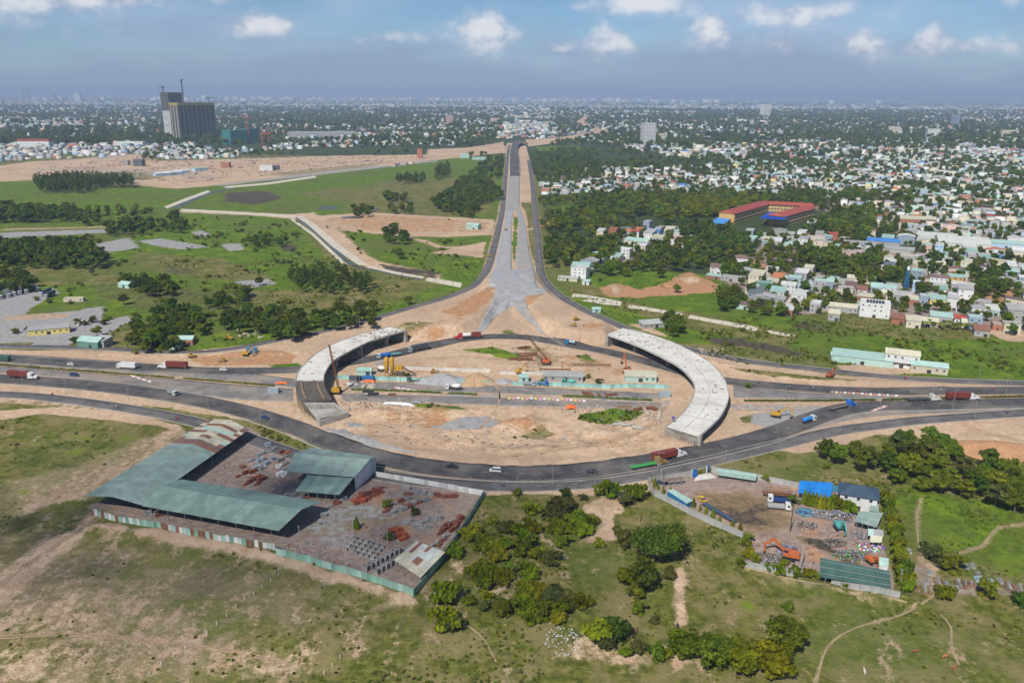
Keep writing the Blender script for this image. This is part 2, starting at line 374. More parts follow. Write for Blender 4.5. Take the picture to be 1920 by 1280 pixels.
# (class, amount, softness in metres, picture polygon)
FAR_Y = 262
COVER = [
 ('forest', 1, 30, [(-900, 178.5), (2900, 178.5), (2900, 420), (1500, 400), (1000, 330), (945, 300), (300, 285), (-900, 300)]),
 ('forest', 1, 10, [(1012, 300), (2400, 300), (2400, 560), (1920, 560), (1500, 560), (1340, 520), (1100, 500), (1040, 480), (1020, 400)]),
 ('lush', 1, 6, [(-400, 325), (330, 345), (420, 345), (600, 330), (800, 300), (948, 290), (944, 380), (925, 440), (905, 500), (880, 545), (760, 590), (560, 640), (400, 655), (250, 655), (230, 600), (0, 560), (-400, 560)]),
 ('dry', .42, 20, [(-300, 350), (330, 370), (900, 330), (900, 500), (500, 640), (-300, 580)]),
 ('dry', .55, 12, [(420, 440), (560, 430), (700, 500), (860, 530), (700, 590), (520, 600), (430, 560)]),
 ('dark', .34, 12, [(-100, 1000), (300, 1030), (560, 1080), (640, 1160), (300, 1190), (-100, 1150)]), ('dark', .3, 8, [(200, 1230), (420, 1210), (380, 1290), (200, 1290)]), ('dark', .3, 9, [(0, 830), (200, 820), (160, 900), (0, 950)]),
 ('dark', .30, 14, [(130, 480), (420, 470), (520, 560), (330, 600), (200, 560)]),
 ('dry', .6, 14, [(700, 340), (940, 330), (935, 400), (800, 405), (640, 395)]),
 ('lush', .9, 10, [(340, 410), (540, 405), (600, 480), (640, 540), (420, 545), (230, 525), (200, 480)]),
 ('sand', 1, 10, [(-400, 322), (-60, 318), (60, 303), (170, 297), (250, 288), (300, 302), (640, 292), (800, 290), (945, 266), (945, 286), (800, 302), (600, 327), (420, 347), (330, 354), (250, 348), (130, 334), (-60, 345), (-400, 345)]),
 ('sand', 1, 8, [(170, 297), (235, 287), (262, 290), (220, 303)]),
 ('gravel', .35, 12, [(0, 330), (130, 325), (330, 340), (320, 350), (100, 345), (0, 345)]),
 ('sand', .9, 5, [(600, 405), (690, 398), (790, 404), (930, 412), (925, 440), (840, 444), (740, 442), (640, 432)]),
 ('orange', .45, 5, [(600, 410), (700, 402), (920, 415), (915, 436), (700, 436)]),
 ('sand', .85, 3, [(768, 446), (800, 450), (830, 463), (870, 461), (912, 453), (906, 484), (860, 478), (810, 474), (850, 466), (820, 464)]),
 ('sand', .9, 4, [(335, 392), (420, 396), (545, 402), (590, 398), (630, 425), (655, 450), (700, 486), (735, 495), (826, 514), (822, 523), (740, 507), (690, 503), (640, 478), (600, 448), (560, 412), (480, 404), (340, 398)]),
 ('dark', .7, 4, [(700, 492), (826, 512), (815, 522), (720, 506)]),
 ('gravel', .95, 1.0, [(178, 458), (240, 446), (262, 464), (200, 474)]),
 ('gravel', .95, 1.0, [(258, 452), (300, 447), (395, 463), (340, 468), (300, 462)]),
 ('gravel', .95, 1.0, [(355, 434), (378, 433), (398, 440), (380, 446)]), ('gravel', .95, 1.0, [(412, 458), (450, 456), (460, 468), (430, 471)]),
 ('gravel', .9, 1.5, [(438, 528), (500, 522), (520, 532), (470, 540)]), ('gravel', .8, 3, [(0, 436), (200, 430), (210, 436), (0, 446)]),
 ('dark', .75, 6, [(425, 362), (500, 358), (530, 372), (480, 384), (420, 378)]), ('dark', .6, 5, [(535, 455), (560, 462), (555, 475), (525, 470)]),
 ('gravel', .9, 2.5, [(-200, 575), (60, 548), (105, 540), (112, 552), (60, 577), (45, 592), (195, 574), (192, 600), (130, 625), (100, 642), (-200, 648)]),
 ('lush', .9, 2, [(55, 580), (95, 555), (140, 548), (165, 570), (150, 582), (60, 590)]), ('sand', .55, 2, [(0, 595), (50, 588), (140, 586), (120, 596), (0, 602)]),
 ('gravel', 1, 2, [(60, 645), (100, 625), (140, 612), (240, 592), (252, 605), (240, 625), (190, 632), (150, 640), (110, 650), (60, 652)]),
 ('dry', .9, 2, [(190, 630), (250, 600), (330, 620), (310, 650), (210, 650)]),
 # the junction: bare construction ground
 ('sand', 1, 2.5, [(-300, 650), (330, 661), (520, 640), (640, 615), (760, 583), (870, 548), (905, 525), (915, 470), (925, 440), (938, 380), (948, 300), (950, 268), (985, 268), (1000, 330), (1008, 420), (1012, 500), (1040, 545), (1090, 578), (1150, 607), (1250, 645), (1400, 682), (1600, 705), (2300, 740), (2300, 770), (1700, 792), (1560, 812), (1450, 835), (1300, 872), (1150, 905), (950, 915), (800, 895), (700, 872), (600, 835), (480, 790), (300, 762), (-300, 725)]),
 ('lush', .85, 3, Z384([(1240, 100), (1275, 110), (1270, 250), (1260, 400), (1235, 470), (1228, 330)])), ('dry', .8, 3, Z384([(1285, 0), (1390, 0), (1400, 180), (1340, 190), (1320, 100)])),
 ('dry', .75, 3, Z384([(1345, 195), (1400, 195), (1410, 400), (1385, 470), (1350, 330)])), ('sand', .6, 3, Z384([(1290, 30), (1330, 60), (1340, 160), (1310, 90)])),
 ('dry', .6, 2, [(660, 640), (760, 618), (820, 622), (800, 632), (700, 650)]), ('orange', .7, 7, Z384([(700, 790), (900, 690), (1040, 606), (1115, 616), (1090, 710), (1000, 790), (850, 830)]), 6.),
 ('orange', .35, 4, Z384([(380, 1000), (700, 900), (900, 900), (860, 950), (560, 1040), (300, 1075)])), ('orange', .6, 3, Z384([(1300, 690), (1330, 672), (1480, 655), (1440, 690), (1340, 740)]), 6.), ('orange', .65, 3, Z384([(1700, 890), (1830, 865), (1920, 885), (1800, 915)]), 6.),
 ('dark', .28, 3, Z384([(1200, 730), (1290, 810), (1180, 900), (1090, 930), (1050, 900), (1150, 820)])), ('lush', .7, 3, Z384([(1130, 925), (1200, 905), (1290, 950), (1200, 955)])),
 ('orange', .6, 2, [(350, 672), (520, 655), (560, 668), (540, 684), (380, 686)]), ('lush', .8, 2, [(505, 685), (560, 680), (570, 690), (520, 697)]),
 ('lush', .85, 2, [(865, 655), (930, 650), (985, 668), (1010, 665), (975, 678), (900, 664)]), ('lush', .8, 2, [(1078, 668), (1098, 665), (1125, 678), (1105, 683)]),
 ('gravel', .55, 3, [(560, 730), (900, 738), (1260, 748), (1260, 772), (900, 760), (640, 742)]), ('gravel', .4, 3, [(640, 716), (930, 728), (1240, 735), (1250, 745), (900, 735), (640, 724)]),
 ('lush', .75, 2, [(770, 758), (860, 762), (880, 772), (840, 775), (780, 766)]), ('gravel', .9, 2, [(805, 798), (870, 782), (920, 780), (935, 795), (900, 806), (840, 806)]),
 ('lush', .95, 2.2, [(1085, 778), (1150, 765), (1210, 772), (1195, 785), (1160, 792), (1120, 795), (1090, 788)]), ('dry', .85, 2, [(968, 818), (1020, 802), (1045, 812), (1010, 822)]),
 ('gravel', .85, 2, [(605, 800), (650, 810), (720, 835), (790, 852), (785, 858), (700, 840), (640, 820)]), ('gravel', .7, 2, [(640, 790), (680, 790), (690, 802), (650, 804)]),
 ('gravel', .9, 2, [(1410, 775), (1480, 768), (1530, 778), (1500, 800), (1430, 800), (1400, 790)]), ('dry', .7, 2, [(1380, 780), (1415, 775), (1410, 795), (1385, 795)]),
 ('gravel', .6, 2, [(1350, 755), (1400, 755), (1560, 760), (1540, 772), (1380, 770)]), ('gravel', .55, 2, [(1380, 728), (1600, 742), (1600, 750), (1380, 746)]),
 ('dry', .7, 2, [(1305, 672), (1380, 692), (1560, 708), (1640, 715), (1540, 716), (1400, 700)]), ('dry', .75, 2, [(1590, 783), (1640, 770), (1640, 776), (1600, 788)]),
 ('orange', .9, 3, [(1800, 818), (1850, 808), (1915, 815), (1920, 850), (1850, 845), (1805, 835)]), ('gravel', .8, 3, [(1850, 795), (1990, 780), (1990, 820), (1890, 812)]),
 ('sand', 1, 3, [(1560, 815), (1620, 803), (1750, 792), (2000, 780), (2000, 870), (1900, 865), (1800, 840), (1700, 815), (1640, 815), (1570, 835)]),
 ('sand', .9, 2, [(905, 913), (1000, 918), (1150, 910), (1232, 890), (1220, 920), (1160, 930), (1000, 926), (905, 928)]),
 ('sand', .85, 2, [(1445, 840), (1560, 815), (1640, 812), (1600, 832), (1500, 850)]),
 # right: meadow, channel, red earth, town
 ('lush', 1, 4, [(1020, 525), (1140, 500), (1330, 515), (1500, 590), (1700, 640), (1920, 630), (2300, 600), (2300, 735), (1760, 708), (1600, 700), (1400, 678), (1250, 643), (1150, 605), (1080, 572), (1040, 545)]),
 ('dry', .7, 5, [(1060, 545), (1300, 585), (1500, 625), (1480, 650), (1300, 620), (1150, 580)]), ('dark', .8, 5, [(1300, 628), (1390, 635), (1500, 660), (1540, 672), (1480, 668), (1350, 648)]),
 ('dark', .5, 4, [(1500, 600), (1560, 612), (1540, 625), (1490, 615)]), ('dry', .9, 4, [(1250, 640), (1400, 650), (1550, 680), (1560, 692), (1420, 680), (1300, 655)]),
 ('lush', .95, 4, [(1150, 508), (1240, 500), (1260, 530), (1180, 538)]), ('orange', .75, 4, [(1110, 545), (1150, 530), (1200, 542), (1250, 528), (1270, 515), (1300, 508), (1298, 512), (1345, 532), (1348, 548), (1290, 552), (1200, 558), (1140, 556)]),
 ('sand', .6, 4, [(1140, 534), (1160, 533), (1168, 548), (1150, 556)]), ('sand', .6, 3, [(1265, 520), (1310, 518), (1316, 528), (1290, 534)]),
 ('dry', .7, 3, [(1045, 530), (1120, 535), (1140, 560), (1075, 560)]), ('sand', .9, 4, [(1170, 605), (1210, 608), (1250, 630), (1200, 620)]),
 ('urban', .8, 8, [(1090, 490), (1110, 455), (1150, 425), (1300, 430), (1360, 450), (1500, 465), (1960, 480), (2300, 500), (2300, 620), (1930, 640), (1830, 615), (1700, 600), (1590, 585), (1500, 590), (1400, 560), (1320, 500), (1220, 490)]),
 ('forest', .8, 6, [(1230, 470), (1330, 460), (1400, 500), (1560, 480), (1700, 500), (1720, 540), (1640, 540), (1500, 500), (1350, 520), (1250, 500)]),
 ('urban', .6, 20, [(1400, 330), (1600, 300), (2300, 290), (2300, 500), (1900, 480), (1700, 450), (1540, 400)]), ('urban', .5, 20, [(1010, 330), (1200, 320), (1400, 340), (1250, 350), (1060, 345)]),
 ('orange', .7, 3, [(1390, 495), (1420, 488), (1450, 500), (1420, 515)]), ('orange', .6, 4, [(1860, 540), (1960, 540), (1960, 600), (1900, 590), (1840, 560)]), ('sand', .8, 4, [(1840, 620), (1920, 615), (1990, 640), (1900, 645)]),
 ('lush', .95, 4, [(1540, 625), (1700, 640), (1990, 640), (1990, 712), (1780, 706), (1740, 690), (1640, 660)]),
 ('sand', .95, 2, [(1570, 685), (1660, 680), (1700, 690), (1760, 700), (1640, 702), (1580, 695)]),
 ('lush', .9, 8, [(1020, 378), (1150, 372), (1200, 385), (1100, 395), (1030, 400)]), ('lush', .8, 10, [(1000, 275), (1080, 272), (1100, 282), (1010, 284)]),
 ('sand', .9, 6, [(985, 262), (1050, 258), (1120, 245), (1075, 232), (1085, 225), (1100, 217), (1112, 217), (1095, 230), (1125, 242), (1140, 250), (1060, 266), (990, 275)]),
 ('sand', .7, 10, [(800, 280), (948, 274), (948, 288), (800, 292)]), ('orange', .5, 3, [(1000, 418), (1060, 412), (1062, 420), (1000, 428)]),
 ('gravel', .5, 8, [(0, 318), (140, 312), (300, 318), (420, 330), (400, 338), (280, 328), (120, 322)]), ('dry', .6, 10, [(60, 330), (250, 322), (330, 335), (200, 340)]), ('dry', .55, 10, [(470, 330), (620, 312), (760, 300), (700, 312), (560, 330)]), ('orange', .35, 12, [(330, 310), (560, 300), (600, 312), (420, 325)]), ('gravel', .8, 3, [(175, 300), (238, 288), (246, 289), (186, 303)]), ('gravel', .6, 4, [(400, 346), (600, 322), (820, 300), (822, 303), (600, 328), (402, 350)]),
 ('dry', .7, 6, [(240, 470), (420, 485), (520, 520), (420, 530), (260, 505)]), ('dry', .6, 6, [(0, 500), (200, 505), (250, 530), (60, 535), (0, 530)]), ('dark', .4, 5, [(300, 500), (380, 505), (360, 515), (310, 512)]), ('dry', .6, 6, [(560, 365), (640, 350), (700, 360), (640, 378)]), ('sand', .45, 3, [(0, 428), (210, 424), (212, 427), (0, 433)]), ('dry', .7, 3, [(640, 555), (700, 548), (720, 560), (660, 568)]),
 ('orange', .5, 5, [(700, 770), (820, 765), (860, 785), (800, 800), (720, 790)]), ('orange', .45, 5, [(940, 780), (1030, 785), (1020, 812), (950, 812)]), ('orange', .4, 6, [(1080, 820), (1230, 800), (1240, 840), (1120, 850)]), ('orange', .4, 5, [(1000, 655), (1160, 680), (1260, 715), (1100, 700), (990, 680)]), ('dark', .3, 4, [(960, 655), (1050, 665), (1040, 690), (960, 690)]), ('orange', .4, 5, [(640, 690), (760, 680), (920, 700), (760, 700)]), ('gravel', .35, 1.2, [(640, 830), (760, 815), (900, 825), (1060, 818), (1200, 800), (1202, 803), (1060, 823), (900, 831), (760, 820)]), ('gravel', .3, 1, [(700, 800), (790, 808), (900, 850), (896, 853), (785, 812)]), ('dry', .5, 3, [(930, 650), (1000, 648), (1060, 655), (1000, 660)]), ('dry', .5, 3, [(560, 700), (550, 740), (562, 760), (575, 730)]),
 # foreground left
 ('sand', .34, 10, [(-300, 900), (170, 950), (520, 1040), (790, 1125), (830, 1180), (600, 1300), (-300, 1300)]),
 ('sand', .16, 9, [(-300, 1080), (100, 1060), (260, 1100), (420, 1180), (560, 1230), (520, 1300), (-300, 1300)]),
 ('sand', .6, 4, [(-20, 1120), (60, 1040), (150, 990), (175, 960), (190, 965), (150, 1010), (40, 1100), (-20, 1150)]),
 ('sand', .85, 1.4, [(-80, 774), (100, 763), (240, 774), (330, 795), (335, 803), (200, 787), (80, 775), (-80, 800)]), ('sand', .5, 3, [(-300, 728), (100, 745), (300, 775), (430, 810), (330, 790), (100, 762), (-300, 750)]),
 ('sand', .55, 4, [(20, 900), (120, 880), (330, 800), (370, 810), (300, 870), (170, 930), (40, 960)]), ('lush', .35, 14, [(0, 800), (280, 800), (250, 850), (140, 900), (0, 960)]),
 ('sand', .6, 2, [(170, 985), (330, 1000), (440, 1022), (540, 1050), (640, 1080), (780, 1125), (775, 1135), (620, 1090), (430, 1035), (300, 1015)]),
 # brick yard and scrap yard
 ('urban', 1, 1.5, [(165, 950), (390, 865), (460, 800), (545, 845), (700, 895), (905, 920), (778, 1112), (520, 1030), (300, 985)]),
 ('orange', .35, 5, [(700, 900), (880, 920), (800, 1060), (700, 1000), (560, 1010), (600, 960)]), ('sand', .35, 5, [(480, 830), (560, 870), (530, 910), (400, 900), (440, 860)]),
 ('gravel', .5, 3, [(610, 950), (700, 940), (760, 960), (700, 980), (650, 985), (680, 1040), (600, 1020), (560, 990)]),
 ('urban', 1, 1.5, [(1222, 905), (1350, 882), (1500, 905), (1640, 930), (1680, 1110), (1395, 1060), (1408, 1005), (1232, 922)]),
 ('orange', .40, 4, [(1250, 905), (1500, 910), (1600, 1000), (1680, 1060), (1600, 1070), (1430, 1050)]), ('dark', .42, 5, [(1300, 920), (1480, 930), (1470, 990), (1400, 1000), (1320, 950)]), ('dark', .62, 2, [(1475, 1000), (1560, 1040), (1600, 1075), (1640, 1070), (1540, 1010)]),
 # foreground right
 ('lush', .55, 8, [(1650, 900), (1720, 905), (1900, 945), (2100, 950), (2100, 1080), (1900, 1080), (1700, 1060), (1690, 980)]),
 ('sand', .55, 1, [(1715, 1045), (1730, 1035), (1760, 1060), (1755, 1095), (1745, 1120), (1690, 1155), (1600, 1180), (1595, 1176), (1690, 1145), (1740, 1110), (1742, 1080)]),
 ('sand', .55, .8, [(1590, 1178), (1597, 1178), (1545, 1220), (1528, 1300), (1520, 1300), (1535, 1220)]), ('sand', .45, .8, [(1720, 1037), (1790, 1036), (1840, 1020), (1870, 985), (1940, 978), (1940, 983), (1875, 990), (1845, 1026), (1790, 1041)]),
 ('sand', .4, .7, [(1722, 1035), (1717, 960), (1725, 930), (1732, 932), (1722, 965), (1727, 1035)]), ('sand', .42, .8, [(1762, 1150), (1785, 1175), (1785, 1215), (1800, 1245), (1797, 1246), (1780, 1215), (1780, 1178)]),
 ('orange', .30, 8, [(1510, 1160), (1570, 1150), (1580, 1190), (1540, 1220), (1500, 1190)]), ('sand', .62, 2, [(1260, 1070), (1285, 1060), (1290, 1170), (1270, 1175), (1265, 1130)]),
 ('sand', .5, 5, [(1060, 1190), (1120, 1190), (1180, 1220), (1240, 1230), (1230, 1260), (1100, 1250), (1060, 1230)]), ('sand', .8, 2, [(1255, 1225), (1275, 1215), (1300, 1240), (1260, 1260)]),
 ('sand', .85, 3, [(1090, 945), (1130, 930), (1170, 940), (1170, 958), (1130, 970), (1100, 960)]), ('sand', .7, 2, [(1130, 968), (1145, 968), (1155, 1010), (1095, 1018), (1125, 990)]),
 ('sand', .5, 4, [(800, 1120), (850, 1050), (880, 1060), (860, 1110), (820, 1150)]), ('sand', .6, .8, [(965, 1055), (972, 1055), (968, 1090), (930, 1118), (905, 1112), (950, 1095)]),
 ('sand', .6, .8, [(1010, 975), (1022, 1010), (1035, 1012), (1060, 1045), (1050, 1040), (1030, 1018), (1015, 1014)]), ('sand', .42, 5, [(1390, 1065), (1560, 1095), (1700, 1122), (1690, 1135), (1540, 1115), (1400, 1085)]),
 ('sand', .32, 12, [(1560, 1180), (1920, 1150), (2000, 1300), (1530, 1300)]), ('sand', .3, 10, [(1050, 1040), (1200, 1060), (1240, 1180), (1120, 1160)]), ('lush', .4, 8, [(1360, 1100), (1440, 1090), (1470, 1200), (1380, 1220)]),
 ('urban', .5, 3, [(1690, 1050), (1740, 1045), (1760, 1090), (1990, 1100), (1990, 1130), (1740, 1110), (1700, 1100)]),
]
EROSION = True
def make_ground():
    nx, ny = len(GX), len(GY); Xf = _gx.ravel(); Yf = _gy.ravel(); Zf = GZ.ravel()
    Wt = np.zeros((len(Xf), 8), np.float32); Wt[:, 0] = 1
    far = Yf > 5000; Wt[far] = 0; Wt[far, 7] = 1
    # wobble of the outlines so that no border is a ruled line
    wb = (fbm(Xf, Yf, 9, 70, 3)-.5); wb2 = (fbm(Xf, Yf, 40, 80, 3)-.5)
    for c, amt, soft, poly, *zz in COVER:
        P = FP(poly, *zz); x0, y0 = P.min(0)-60; x1, y1 = P.max(0)+60
        k = np.nonzero((Xf > x0) & (Xf < x1) & (Yf > y0) & (Yf < y1))[0]
        if not len(k): continue
        d = sdf(P, Xf[k], Yf[k])+wb[k]*min(soft*1.6, 8)+wb2[k]*min(soft, 30)
        a = (sstep(d, -soft, soft)*amt).astype(np.float32)[:, None]
        Wt[k] *= 1-a; Wt[k, CL[c]] += a[:, 0]
    global COVW; COVW = Wt.reshape(ny, nx, 8)
    V = np.stack([Xf, Yf, Zf], 1)
    i = np.arange(nx*ny).reshape(ny, nx); F = np.stack([i[:-1, :-1].ravel(), i[:-1, 1:].ravel(), i[1:, 1:].ravel(), i[1:, :-1].ravel()], 1)
    me = mesh_np('ground', V, F, smooth=True)
    for nm, sl in (('coverA', slice(0, 4)), ('coverB', slice(4, 8))):
        at = me.attributes.new(nm, 'FLOAT_COLOR', 'POINT'); at.data.foreach_set('color', np.ascontiguousarray(Wt[:, sl]).ravel())
    t = NT('ground')
    wp = t.coord('World')
    ca = t.n('ShaderNodeAttribute', attribute_name='coverA'); cb = t.n('ShaderNodeAttribute', attribute_name='coverB')
    sa = t.n('ShaderNodeSeparateColor'); t.L.new(ca.outputs['Color'], sa.inputs[0]); sb = t.n('ShaderNodeSeparateColor'); t.L.new(cb.outputs['Color'], sb.inputs[0])
    lush, sand, orange = sa.outputs[1], sa.outputs[2], ca.outputs['Alpha']; gravel, dark, urban, forest = sb.outputs[0], sb.outputs[1], sb.outputs[2], cb.outputs['Alpha']
    nb = t.noise(wp, .07, 4, .62); nm_ = t.noise(wp, .35, 5, .66); nf = t.noise(wp, 1.6, 2, .6); nl = t.noise(wp, .012, 2, .5)
    stre = t.noise(t.coord('World', (1, .42, 1), (0, 0, R(-38))), .16, 4, .66)
    mx = t.mix; ns = t.math('ADD', t.math('ADD', t.math('MULTIPLY', stre, .5), t.math('MULTIPLY', nm_, .32)), t.math('MULTIPLY', nf, .18))
    def thr(w, noise, amp=.75, wd=.11):
        k = t.math('MULTIPLY', t.math('MULTIPLY', w, t.math('SUBTRACT', 1.0, w)), 4*amp*2.1)
        return t.ss(t.math('ADD', w, t.math('MULTIPLY', t.math('SUBTRACT', noise, .5), k)), .5-wd, .5+wd)
    g = mx(t.ss(nm_, .35, .65), (.066, .080, .012), (.162, .162, .034)); g = mx(t.math('MULTIPLY', t.ss(nb, .42, .64), .7), g, (.255, .20, .095)); g = mx(t.math('MULTIPLY', t.ss(ns, .545, .62), .9), g, (.38, .28, .18)); g = mx(t.math('MULTIPLY', t.ss(nl, .5, .62), .45), g, (.085, .13, .022))
    lu = mx(t.ss(nm_, .32, .68), (.055, .100, .010), (.115, .190, .012)); lu = mx(t.math('MULTIPLY', t.ss(nb, .45, .66), .75), lu, (.175, .235, .018)); lu = mx(t.math('MULTIPLY', t.ss(nl, .48, .6), .7), lu, (.115, .135, .030)); lu = mx(t.math('MULTIPLY', t.ss(stre, .56, .66), .45), lu, (.050, .070, .020))
    sd = mx(t.ss(nm_, .3, .7), (.45, .305, .19), (.61, .45, .315)); sd = mx(t.math('MULTIPLY', t.ss(nb, .5, .68), .6), sd, (.40, .255, .15)); sd = mx(t.math('MULTIPLY', t.ss(nl, .46, .6), .55), sd, (.40, .275, .19)); sd = mx(t.math('MULTIPLY', t.ss(stre, .55, .68), .45), sd, (.36, .24, .165))
    og = mx(t.ss(nm_, .3, .7), (.36, .18, .085), (.50, .285, .155)); gv = mx(t.ss(nm_, .3, .7), (.25, .245, .24), (.37, .36, .35)); gv = mx(t.math('MULTIPLY', t.ss(nb, .52, .66), .35), gv, (.40, .345, .28))
    dk = mx(t.ss(nm_, .3, .7), (.05, .042, .032), (.115, .09, .07)); ub = mx(t.ss(nm_, .3, .7), (.24, .18, .15), (.37, .285, .24)); fo = mx(t.ss(nm_, .35, .65), (.030, .048, .016), (.065, .085, .030))
    fo = mx(t.math('MULTIPLY', t.ss(nl, .5, .65), .5), fo, (.075, .085, .045))
    c = mx(lush, g, lu)
    for w_, k_ in ((forest, fo), (urban, ub), (dark, dk), (gravel, gv), (sand, sd), (orange, og)): c = mx(w_, c, k_)
    c = mx(thr(sa.outputs[0], nb), c, g); c = mx(thr(lush, nb), c, lu); c = mx(thr(forest, nb), c, fo); c = mx(thr(urban, nb, .5), c, ub)
    c = mx(thr(dark, nb, .9), c, dk); c = mx(thr(gravel, nm_, .6), c, gv); 
    tsd = thr(sand, ns, 1.05, .14); c = mx(tsd, c, sd); c = mx(thr(orange, nb, .9, .16), c, og)
    c = mx(t.math('MULTIPLY', t.math('SUBTRACT', nf, .5), .5, clamp=True), c, (.0, .0, .0)); 
    hsv = t.n('ShaderNodeHueSaturation'); t.L.new(c, hsv.inputs['Color']); t.L.new(t.math('MULTIPLY_ADD', nf, .7, .65), hsv.inputs['Value'])
    t.put(t.b.inputs['Base Color'], hsv.outputs[0]); t.b.inputs['Roughness'].default_value = .95; t.b.inputs['Specular IOR Level'].default_value = .1
    t.bump(t.noise(wp, .8, 2, .6), .9, .5)
    me.materials.append(t.m)
    o = link('ground', me); tag(o, 'ground of bare earth, grass and far wooded plain', kind='structure'); del o['label']
    return o
ground = make_ground()
def cover_at(X, Y):
    i = np.clip(np.searchsorted(GX, X), 0, len(GX)-1); j = np.clip(np.searchsorted(GY, Y), 0, len(GY)-1); return COVW[j, i]

# ------------------------------------------------------------------ roads
def resample(P, n):
    P = np.asarray(P, float); s = np.concatenate([[0], np.cumsum(np.linalg.norm(np.diff(P, axis=0), axis=1))]); u = np.linspace(0, s[-1], n)
    return np.stack([np.interp(u, s, P[:, 0]), np.interp(u, s, P[:, 1])], 1), s[-1]
def smooth_line(P, step=3.0):
    """Catmull-Rom through the points, evenly resampled"""
    P = np.asarray(P, float); Q = np.concatenate([[2*P[0]-P[1]], P, [2*P[-1]-P[-2]]]); out = []
    for i in range(1, len(Q)-2):
        p0, p1, p2, p3 = Q[i-1:i+3]; n = max(2, int(np.linalg.norm(p2-p1)/step)); t = np.linspace(0, 1, n, endpoint=False)[:, None]
        out.append(.5*((2*p1)+(-p0+p2)*t+(2*p0-5*p1+4*p2-p3)*t*t+(-p0+3*p1-3*p2+p3)*t**3))
    return np.concatenate(out+[P[-1:]])
def line_px(pts, step=3.0): return smooth_line(np.array([[*G(*p)[:2]] for p in pts]), step)
def offset(C, d):
    T = np.gradient(C, axis=0); T /= np.linalg.norm(T, axis=1)[:, None]+1e-9; Nn = np.stack([-T[:, 1], T[:, 0]], 1)
    return C+Nn*(np.asarray(d)[:, None] if np.ndim(d) else d)
def strip(name, A, B, m, dz, cross=4, thick=0., kind='structure', parent=None, zf=hgrid):
    n = len(A); u = np.linspace(0, 1, cross+1)
    P = A[None]*(1-u)[:, None, None]+B[None]*u[:, None, None]          # (c+1, n, 2)
    Z = zf(P[..., 0], P[..., 1])+dz
    V = np.concatenate([P, Z[..., None]], -1).reshape(-1, 3); i = np.arange((cross+1)*n).reshape(cross+1, n)
    F = np.stack([i[:-1, :-1].ravel(), i[1:, :-1].ravel(), i[1:, 1:].ravel(), i[:-1, 1:].ravel()], 1)
    if thick:
        # skirts along both long edges
        off = len(V); lo = V.copy()[np.concatenate([i[0], i[-1]])]; lo[:, 2] -= thick; V = np.concatenate([V, lo])
        a = np.arange(n-1); F = np.concatenate([F, np.stack([i[0, :-1], i[0, 1:], off+a+1, off+a], 1), np.stack([i[-1, 1:], i[-1, :-1], off+n+a, off+n+a+1], 1)])
    nrm = np.cross(V[F[0, 1]]-V[F[0, 0]], V[F[0, 2]]-V[F[0, 0]])
    if nrm[2] < 0: F = F[:, ::-1]
    o = link(name, mesh_np(name, V, F, (m,), smooth=True), parent)
    if kind: o['kind'] = kind
    return o
def asphalt(name, base, wear, lane=.35):
    t = NT(name); wp = t.coord('World'); n1 = t.noise(wp, .12, 6, .6, .3); n2 = t.noise(wp, 2.2, 4, .6); n3 = t.noise(wp, .03, 3, .5)
    c = t.mix(t.ss(n1, .32, .7), base, tuple(x*1.7 for x in base)); c = t.mix(t.math('MULTIPLY', t.ss(n3, .45, .65), lane), c, wear)
    c = t.mix(t.math('MULTIPLY', t.ss(t.noise(wp, .5, 5, .7), .52, .70), .5), c, wear)
    hsv = t.n('ShaderNodeHueSaturation'); t.L.new(c, hsv.inputs['Color']); t.L.new(t.math('MULTIPLY_ADD', n2, .5, .75), hsv.inputs['Value'])
    t.put(t.b.inputs['Base Color'], hsv.outputs[0]); t.b.inputs['Roughness'].default_value = .85; t.b.inputs['Specular IOR Level'].default_value = .25
    t.bump(n2, .3, .03); return t.m
M_ASPH = asphalt('asphalt_dark', (.056, .054, .054), (.19, .165, .14), .6); M_ASPG = asphalt('asphalt_grey', (.088, .083, .082), (.21, .18, .155)); M_OLD = asphalt('asphalt_old', (.15, .14, .132), (.34, .27, .205), .6)
M_GRAV = mat('gravel_road', (.30, .295, .285), .95, .28, .8, .1, bump=.4, stain=(.40, .31, .23), stain_amt=.65, stain_scale=.06, coord='World')
M_BLUEG = mat('fresh_gravel', (.33, .33, .335), .95, .3, .9, .1, bump=.4, stain=(.42, .34, .27), stain_amt=.4, stain_scale=.08, coord='World')
M_LINE = mat('road_paint', (.34, .33, .31), .7, .3, 3., coord='World', stain=(.25, .23, .2), stain_amt=.8, stain_scale=1.)
M_KERB = mat('kerb_concrete', (.32, .29, .255), .9, .25, 1.5, coord='World', stain=(.3, .24, .18))
def road(name, px, w, m, dz, cross=4):
    C = line_px(px, 3.0); return C, strip(name, offset(C, w/2), offset(C, -w/2), m, dz, cross, .25)
R_B = [(-300, 694), (-60, 706), (80, 715), (200, 726), (330, 744), (440, 766), (540, 796), (620, 828), (700, 855), (800, 875), (900, 885), (1000, 888), (1100, 883), (1200, 869), (1300, 849), (1400, 826), (1470, 805), (1540, 779), (1610, 763), (1750, 759), (1980, 753), (2300, 745)]
CB, rd = road('ring_road', R_B, 12.5, M_ASPH, .16, 6)
R_C = [(-300, 712), (-60, 736), (60, 743), (200, 760), (340, 785), (440, 813), (540, 848), (620, 871), (720, 892), (820, 905), (920, 911), (1020, 911), (1120, 904), (1230, 886), (1340, 862), (1450, 836), (1560, 810), (1650, 797), (1750, 786), (1980, 771), (2300, 758)]
CC, rd = road('frontage_road', R_C, 8.5, M_ASPG, .12)
